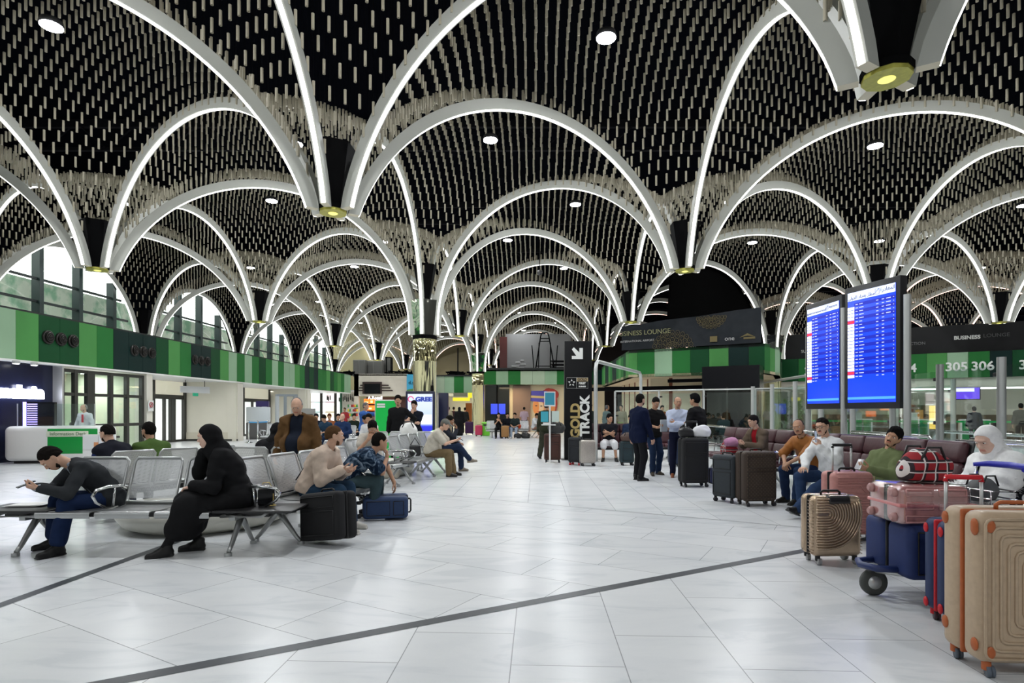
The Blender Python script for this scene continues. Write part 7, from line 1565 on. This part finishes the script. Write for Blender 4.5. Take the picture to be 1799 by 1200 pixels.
person(wpos(650, 15.8), D2(178), 'person in a white top sitting behind the beige t-shirt man', hip=(0,0,.54), lean=8, head=(0,10,0), h=.018, feet=sit_feet(), hands=LAP(), skin='tan', hair=('full', (.01,.01,.01)), top=dict(c=(.62,.62,.62), kind='shirt'), bottom=dict(c=(.02,.02,.03)))
person(wpos(150, 17.6), D2(172), 'grey haired attendant in a white shirt with a red lanyard behind the information desk', hip=(0,0,.88), head=(-14,0,0), S=.925, h=.016, hands=dict(L=dict(p=(-.22,.1,.84), d=(.3,.3,-1), n=(1,0,0), curl=.4), R=dict(p=(.25,.12,.86), d=(-.1,.3,-1), n=(-1,0,0), curl=.4)), skin='light', hair=('thin', (.25,.24,.23)), beard=(.2,.18,.16), top=dict(c=(.70,.70,.74), kind='shirt', collar=1, loose=.024), bottom=dict(c=(.02,.022,.03)))

e = empty('lanyard', (wpos(150,17.6)[0]-.0, 17.43, 1.08), 0, 'red lanyard and badge on the white shirt of the attendant', 'lanyard'); mb = MB(); mb.box(.02,-.02,0,.07,0,.24); mb.build('ribbon', mat('lanyard_red', (.55,.01,.03), .5), e); mb = MB(); mb.box(.0,-.025,-.09,.09,-.01,0.); mb.build('badge', M_white, e)
# ---- far aisle
person(wpos(788, 35), D2(4), 'man in a beige uniform overall walking away in the far aisle', hip=(0,0,.9), h=.022, feet=dict(L=dict(p=(-.1,.12,.085), yaw=0), R=dict(p=(.1,-.15,.10), yaw=0, pitch=15)), skin='tan', hair=('short', (.02,.015,.01)), top=dict(c=(.36,.31,.21), kind='uniform_jacket', hem=.05), bottom=dict(c=(.34,.29,.20), loose=.03), shoes=(.25,.2,.15))
person(wpos(797, 38), D2(0), 'man in a dark maroon jacket walking away between the two others', hip=(0,0,.92), h=.024, skin='tan', hair=('short', (.02,.015,.01)), top=dict(c=(.035,.015,.018), kind='jacket'), bottom=dict(c=(.015,.018,.04)))
person(wpos(807, 34), D2(2), 'woman in a long black abaya walking away in the far aisle', hip=(0,0,.88), h=.022, scarf=black, top=dict(c=black, kind='abaya', hem=.3, loose=.05), bottom=dict(c=black, kind='skirt', len=1.0, loose=.04), shoes=black)
person(wpos(817, 38.5), D2(10), 'small dark figure walking beside the purple suitcase', hip=(0,0,.88), h=.026, skin='tan', top=dict(c=(.02,.02,.022), kind='jacket'), bottom=dict(c=(.015,.018,.02)))
for k, (px, d, c, b_, hd_, lab) in enumerate(((876, 31.0, black, black, 4, 'young man in black with folded arms on the far bench'), (891, 31.2, (.014,.014,.016), (.06,.11,.24), 10, 'young man in black and light jeans on the far bench'), (905, 31.0, (.020,.030,.030), (.30,.36,.45), -6, 'young man in white trousers sitting beside the orange bundle'))):
    person(wpos(px, d), D2(176+hd_), lab, hip=(0,0,.53), lean=4, head=(hd_,4,0), h=.02, feet=sit_feet(.13,.5), hands=dict(L=dict(p=(-.02,.25,.98), d=(1,0,0), n=(0,-1,0), curl=.4), R=dict(p=(.02,.27,.94), d=(-1,0,0), n=(0,-1,0), curl=.4)) if k == 0 else LAP(), skin='tan', hair=('full', (.008,.007,.007)), top=dict(c=c, kind='t_shirt' if k != 1 else 'jacket', sleeve=.36 if k != 1 else 1), bottom=dict(c=b_), shoes=(.6,.6,.6) if k == 2 else (.012,.012,.012))
bag('orange_bundle', .28, 31.35, .50, .8, 'bright orange folded jacket on the far bench', mat('orange_cloth', (.75,.07,.01), .7), 'jacket', 0, 21, False)
person(wpos(921, 37.0), D2(4), 'man in a pink shirt seen from behind near the mural', hip=(0,0,.90), h=.022, skin='dark', hair=('short', (.01,.01,.01)), wide=1.1, top=dict(c=(.42,.31,.36), kind='shirt', sleeve=.4), bottom=dict(c=black))
person(wpos(938, 31.6), D2(-115), 'young man in a white t-shirt sitting sideways on the far bench', hip=(0,0,.53), lean=12, head=(0,20,0), h=.02, feet=sit_feet(.1,.45), hands=LAP(.4,.75), skin='tan', hair=('full', (.008,.007,.007)), top=dict(c=(.68,.70,.70), kind='t_shirt', sleeve=.4, loose=.03), bottom=dict(c=(.25,.14,.10), len=.6, kind='shorts'))
person(wpos(959, 17.6), D2(-20), 'person in dark olive clothes walking behind the brochure stand', hip=(0,0,.90), h=.018, lean=6, feet=dict(L=dict(p=(-.09,-.34,.12), yaw=0, pitch=28), R=dict(p=(.09,.22,.085), yaw=0)), skin='tan', hair=('short', (.012,.01,.01)), top=dict(c=(.030,.034,.020), kind='jacket', loose=.026, hem=.08), bottom=dict(c=(.032,.034,.022), loose=.03), shoes=(.012,.012,.012))
# ---- standing group on the right
person(wpos(1121, 11.85), D2(-62), 'man in a navy suit standing with his back half turned', hip=(0,0,.945), head=(8,2,0), S=1.015, feet=dict(L=dict(p=(-.12,.06,.085), yaw=12), R=dict(p=(.12,-.04,.085), yaw=-16)), hands=dict(R=dict(p=(.24,.16,.86), d=(0,.35,-1), n=(-1,0,0), curl=.3)), skin='light', hair=('short', (.010,.008,.008)), beard=(.012,.009,.008), top=dict(c=(.006,.010,.032), kind='suit_jacket', hem=.20, loose=.022, open=.03, under=(.75,.75,.8), collar=1), bottom=dict(c=(.010,.011,.014)), shoes=(.008,.008,.008))
J = person(wpos(1148, 12.9), D2(-158), 'man in a black polo shirt and jeans looking down holding papers', hip=(0,0,.93), head=(-16,26,0), S=1.0, h=.014, hands=dict(L=dict(p=(-.20,.30,1.02), d=(.6,.6,0), n=(.2,0,1), curl=.5), R=dict(p=(.12,.32,1.06), d=(-.5,.8,.1), n=(0,-.2,1), curl=.5)), feet=dict(L=dict(p=(-.12,0,.085), yaw=8), R=dict(p=(.10,.10,.085), yaw=-30)), skin='tan', hair=('short', (.010,.009,.008)), top=dict(c=black, kind='polo_shirt', sleeve=.38, hem=.06, collar=1), bottom=dict(c=(.012,.024,.058)), shoes=(.04,.03,.02))
e = empty('papers', J['w']((.02,.40,1.10)), D2(-150), 'folded newspaper and papers held by the man in the black polo', 'papers'); mb = MB(); mb.rbox(0,0,.0,.20,.03,.26,.01); mb.build('sheets', mat('newsprint', (.42,.45,.47), .7), e)
person(wpos(1190, 12.45), D2(172), 'older man in a pale blue shirt standing with folded arms', hip=(0,0,.925), head=(4,0,0), S=.985, hands=dict(L=dict(p=(.06,.22,1.16), d=(1,-.1,.1), n=(0,-1,.1), curl=.35), R=dict(p=(-.06,.27,1.12), d=(-1,-.15,.0), n=(0,-1,0), curl=.35)), poles=dict(eL=(-.8,.2,-1), eR=(.8,.2,-1)), skin='tan', hair=('thin', (.10,.10,.10)), top=dict(c=(.52,.58,.74), kind='shirt', collar=1, tuck=1, loose=.022, pat=None), bottom=dict(c=(.010,.012,.030)), shoes=(.22,.07,.025))
person(wpos(1226, 11.95), D2(42), 'man in a black shirt and jeans standing with his back to the camera', hip=(0,0,.945), head=(4,4,0), S=1.02, wide=1.08, hands=dict(L=dict(p=(-.16,.26,1.05), d=(.6,.6,0), n=(0,0,-1), curl=.4), R=dict(p=(.2,.2,.95), d=(-.4,.6,-.4), n=(-1,0,0), curl=.4)), skin='tan', hair=('full', (.007,.007,.007)), top=dict(c=(.012,.012,.013), kind='shirt', hem=.05, loose=.026), bottom=dict(c=(.02,.06,.15)), shoes=(.012,.012,.012))
# ---- far right benches
person(wpos(1070, 16.75), D2(170), 'young man in a black t-shirt and white shorts with folded arms', hip=(0,0,.53), lean=6, head=(34,6,0), h=.014, wide=1.06, socks=None, feet=dict(L=dict(p=(-.20,.40,.09), yaw=14), R=dict(p=(.16,.46,.09), yaw=-10)), hands=dict(L=dict(p=(.04,.28,.82), d=(1,0,0), n=(0,-1,0), curl=.4), R=dict(p=(-.04,.31,.79), d=(-1,0,0), n=(0,-1,0), curl=.4)), skin='tan', hair=('full', (.007,.006,.006)), top=dict(c=(.012,.012,.018), kind='t_shirt', sleeve=.36, loose=.022), bottom=dict(c=(.72,.72,.74), kind='shorts', len=.60, loose=.035), shoes=(.012,.012,.014))
person(wpos(1108, 16.7), D2(176), 'seated person in beige trousers half hidden behind the navy suit', hip=(0,0,.53), lean=4, head=(10,0,0), h=.018, feet=sit_feet(.14,.45), hands=LAP(), skin='tan', hair=('short', (.01,.01,.01)), top=dict(c=(.02,.035,.08), kind='jacket'), bottom=dict(c=(.50,.46,.40)), shoes=(.3,.27,.2))
person(wpos(1065, 26.0), D2(-60), 'man in a grey suit behind the glass partition', hip=(0,0,.9), h=.02, skin='dark', hair=('thin', (.1,.1,.1)), top=dict(c=(.09,.13,.13), kind='blazer', hem=.1), bottom=dict(c=(.03,.03,.035)))
person(wpos(1092, 26.3), D2(150), 'figure in a beige jacket behind the glass partition', hip=(0,0,.9), h=.024, skin='tan', hair=('short', (.01,.01,.01)), top=dict(c=(.25,.22,.15), kind='jacket'), bottom=dict(c=(.03,.03,.035)))
person(wpos(1037, 22.0), D2(180), 'dark figure standing directly behind the pylon', hip=(0,0,.9), h=.024, skin='tan', hair=('short', (.01,.01,.01)), top=dict(c=(.02,.025,.02), kind='jacket'), bottom=dict(c=(.03,.03,.035)))
person(wpos(1163, 25.2), D2(180), 'dark haired figure behind the glass above the papers man', hip=(0,0,.9), S=.95, h=.022, skin='tan', hair=('full', (.01,.01,.01)), top=dict(c=(.25,.08,.03), kind='jacket'), bottom=dict(c=(.03,.03,.035)))
person(wpos(1272, 23.0), D2(10), 'dark seated figure behind the glass before the lounge entrance', hip=(0,0,.53), h=.02, lean=5, feet=sit_feet(), hands=LAP(), skin='tan', hair=('full', (.01,.01,.01)), top=dict(c=(.02,.035,.04), kind='jacket', loose=.04), bottom=dict(c=black))
person(wpos(1290, 23.8), D2(100), 'tall dark figure standing inside the smoked glass entrance', hip=(0,0,.92), h=.022, skin='dark', hair=('full', (.01,.01,.01)), top=dict(c=(.012,.012,.014), kind='jacket', loose=.035), bottom=dict(c=black))
person(wpos(1712, 25.3), D2(-25), 'woman in black with a white cap at the check-in counter', hip=(0,0,.86), S=.93, h=.02, skin='pale', hair=('full', (.02,.015,.01)), cap=(.7,.7,.7), top=dict(c=(.012,.014,.022), kind='coat', hem=.3, loose=.035), bottom=dict(c=black))
person(wpos(1794, 23.8), D2(-30), 'man in a dark jacket waiting at the counters at the far right edge', hip=(0,0,.93), h=.018, skin='tan', hair=('full', (.01,.01,.01)), top=dict(c=(.014,.016,.016), kind='jacket', loose=.03), bottom=dict(c=(.07,.055,.045)))
# ---- right bench
J = person(wpos(1336, 11.25), D2(112), 'man in a brown blazer over a red shirt looking at his hands', hip=(0,0,.55), lean=10, hunch=6, head=(-14,14,0), h=.014, feet=dict(L=dict(p=(-.14,.46,.09), yaw=8), R=dict(p=(.14,.44,.09), yaw=-8)), hands=dict(L=dict(p=(-.06,.42,.78), d=(.6,.6,.2), n=(.2,0,1), curl=.6), R=dict(p=(.06,.42,.78), d=(-.6,.6,.2), n=(-.2,0,1), curl=.6)), skin='light', hair=('short', (.012,.010,.008)), top=dict(c=(.115,.085,.060), kind='blazer', open=.06, under=(.32,.012,.02), hem=.1, loose=.026, collar=1), bottom=dict(c=(.035,.037,.04)))
person(wpos(1426, 9.0), D2(112), 'smiling man in a shiny orange brown shirt leaning on his knees', hip=(0,0,.53), lean=24, hunch=6, head=(26,4,12), wide=1.06, feet=dict(L=dict(p=(-.12,.46,.09), yaw=8), R=dict(p=(.14,.38,.09), yaw=-8)), hands=dict(L=dict(p=(-.02,.50,.62), d=(.5,.5,-.5), n=(.2,-.4,-1), curl=.6), R=dict(p=(.05,.50,.61), d=(-.5,.5,-.5), n=(-.2,-.4,-1), curl=.6)), poles=dict(eL=(-.8,0,.1), eR=(.8,0,.1)), skin='tan', hair=('thin', (.06,.05,.045)), beard=(.10,.09,.085), top=dict(c=(.30,.115,.030), kind='shirt', sleeve=.55, loose=.026, collar=1, rough=.4, under=(.10,.05,.02)), bottom=dict(c=(.020,.038,.090)), shoes=(.02,.018,.016))
J = person(wpos(1462, 8.0), D2(106), 'bearded man with glasses in a white shirt filming with his phone', hip=(0,0,.53), lean=12, hunch=4, head=(18,8,6), feet=dict(L=dict(p=(-.16,.74,.13), yaw=14, pitch=-22), R=dict(p=(.10,.40,.09), yaw=-10)), hands=dict(L=dict(p=(-.16,.36,.93), d=(.2,.1,1), n=(.2,1,0), thumb=(1,0,.4), curl=.55), R=dict(p=(.02,.44,.64), d=(-.4,.9,-.1), n=(0,0,-1), curl=.3)), poles=dict(eL=(-.7,-.1,-1), eR=(.8,-.3,.1)), skin='light', hair=('fade', (.012,.010,.008)), beard=(.012,.009,.007), glasses=True, top=dict(c=(.74,.75,.76), kind='shirt', collar=1, vneck=.05, loose=.024, fold=.009), bottom=dict(c=(.024,.046,.105)), shoes=(.014,.014,.016))
phone('mobile_phone', J, (-.13,.40,1.07), (-6,0,-60), 'pale blue phone held up by the man in the white shirt', c=(.35,.40,.50))
J = person(wpos(1560, 7.05), D2(100), 'dark haired man in an olive shirt slouching with earphones', hip=(0,.10,.42), lean=-18, hunch=2, head=(30,-4,-22), feet=dict(L=dict(p=(-.16,.58,.09), yaw=8), R=dict(p=(.14,.56,.09), yaw=-8)), hands=dict(L=dict(p=(-.16,.40,.72), d=(.2,1,.3), n=(.6,0,.8), thumb=(0,0,1), curl=.5), R=dict(p=(.10,.34,.62), d=(-.5,.8,-.1), n=(0,0,-1), curl=.4)), skin='tan', hair=('full', (.007,.006,.006)), beard=(.010,.008,.006), top=dict(c=(.135,.165,.075), kind='shirt', collar=1, loose=.028, fold=.009), bottom=dict(c=(.02,.02,.03)))
phone('mobile_phone', J, (-.12,.50,.78), (40,0,20), 'white phone in the hand of the slouching man', c=(.5,.5,.52))
# woman in white at the right edge
J = person(wpos(1768, 4.85), D2(84), 'woman in a white headscarf and fluffy white sleeves looking down', hip=(0,0,.54), lean=8, hunch=6, head=(22,26,0), S=.96, h=.011, feet=sit_feet(.1,.45), hands=dict(L=dict(p=(-.05,.36,.68), d=(.6,.7,0), n=(0,0,-1), curl=.5), R=dict(p=(.10,.36,.70), d=(-.6,.7,0), n=(0,0,-1), curl=.5)), poles=dict(eL=(-.9,.2,-.8)), skin='pale', scarf=(.88,.88,.89), top=dict(c=(.86,.86,.86), kind='fluffy_blouse', loose=.055, fold=.016), bottom=dict(c=(.02,.02,.022), kind='skirt', len=.9))
def fluff():
    r = random.Random(5); mb = MB(); 
    for s in (-1, 1):
        a, b, c = (Vector(J['sh'][s]), Vector(J['el'][s]), Vector(J['wr'][s]))
        for q in range(420):
            t = r.random(); p = a.lerp(b, t*2) if t < .5 else b.lerp(c, t*2-1); ax = (b-a if t < .5 else c-b).normalized()
            d = V(r.gauss(0,1), r.gauss(0,1), r.gauss(0,1)); d = (d-ax*d.dot(ax)).normalized(); o = p+d*.075; sd = ax.cross(d)*.008; e_ = o+d*r.uniform(.02,.06)+V(0,0,-.02)+ax*r.uniform(-.02,.02)
            mb.add([o-sd, o+sd, e_], [(0,1,2)])
    mb.build('fluffy_sleeves', mat('fluff_white', (.82,.82,.82), .9), J['root'])
fluff()
def vest():
    f = Field(J['lo'], J['hi'], .012); hip_, nb_, R_ = J['hip'], J['nb'], J['Ru']
    f.cone(hip_+R_@A(-.07,0,.02), hip_+R_@A(.07,0,.02), .165, .165, .05); f.cone(nb_-R_@A(.08,0,.20), nb_-R_@A(-.08,0,.20), .152, .152, .06); f.cone(hip_, nb_-R_@A(0,0,.10), .15, .12, .04)
    f.cut(nb_-R_@A(0,0,.10), R_@A(0,.2,1)); v, q = f.net(); obj('vest', npmesh('vest', [(v, q, 0)], [cmat('cloth', (.014,.015,.017), .6)]), J['root'])
vest()
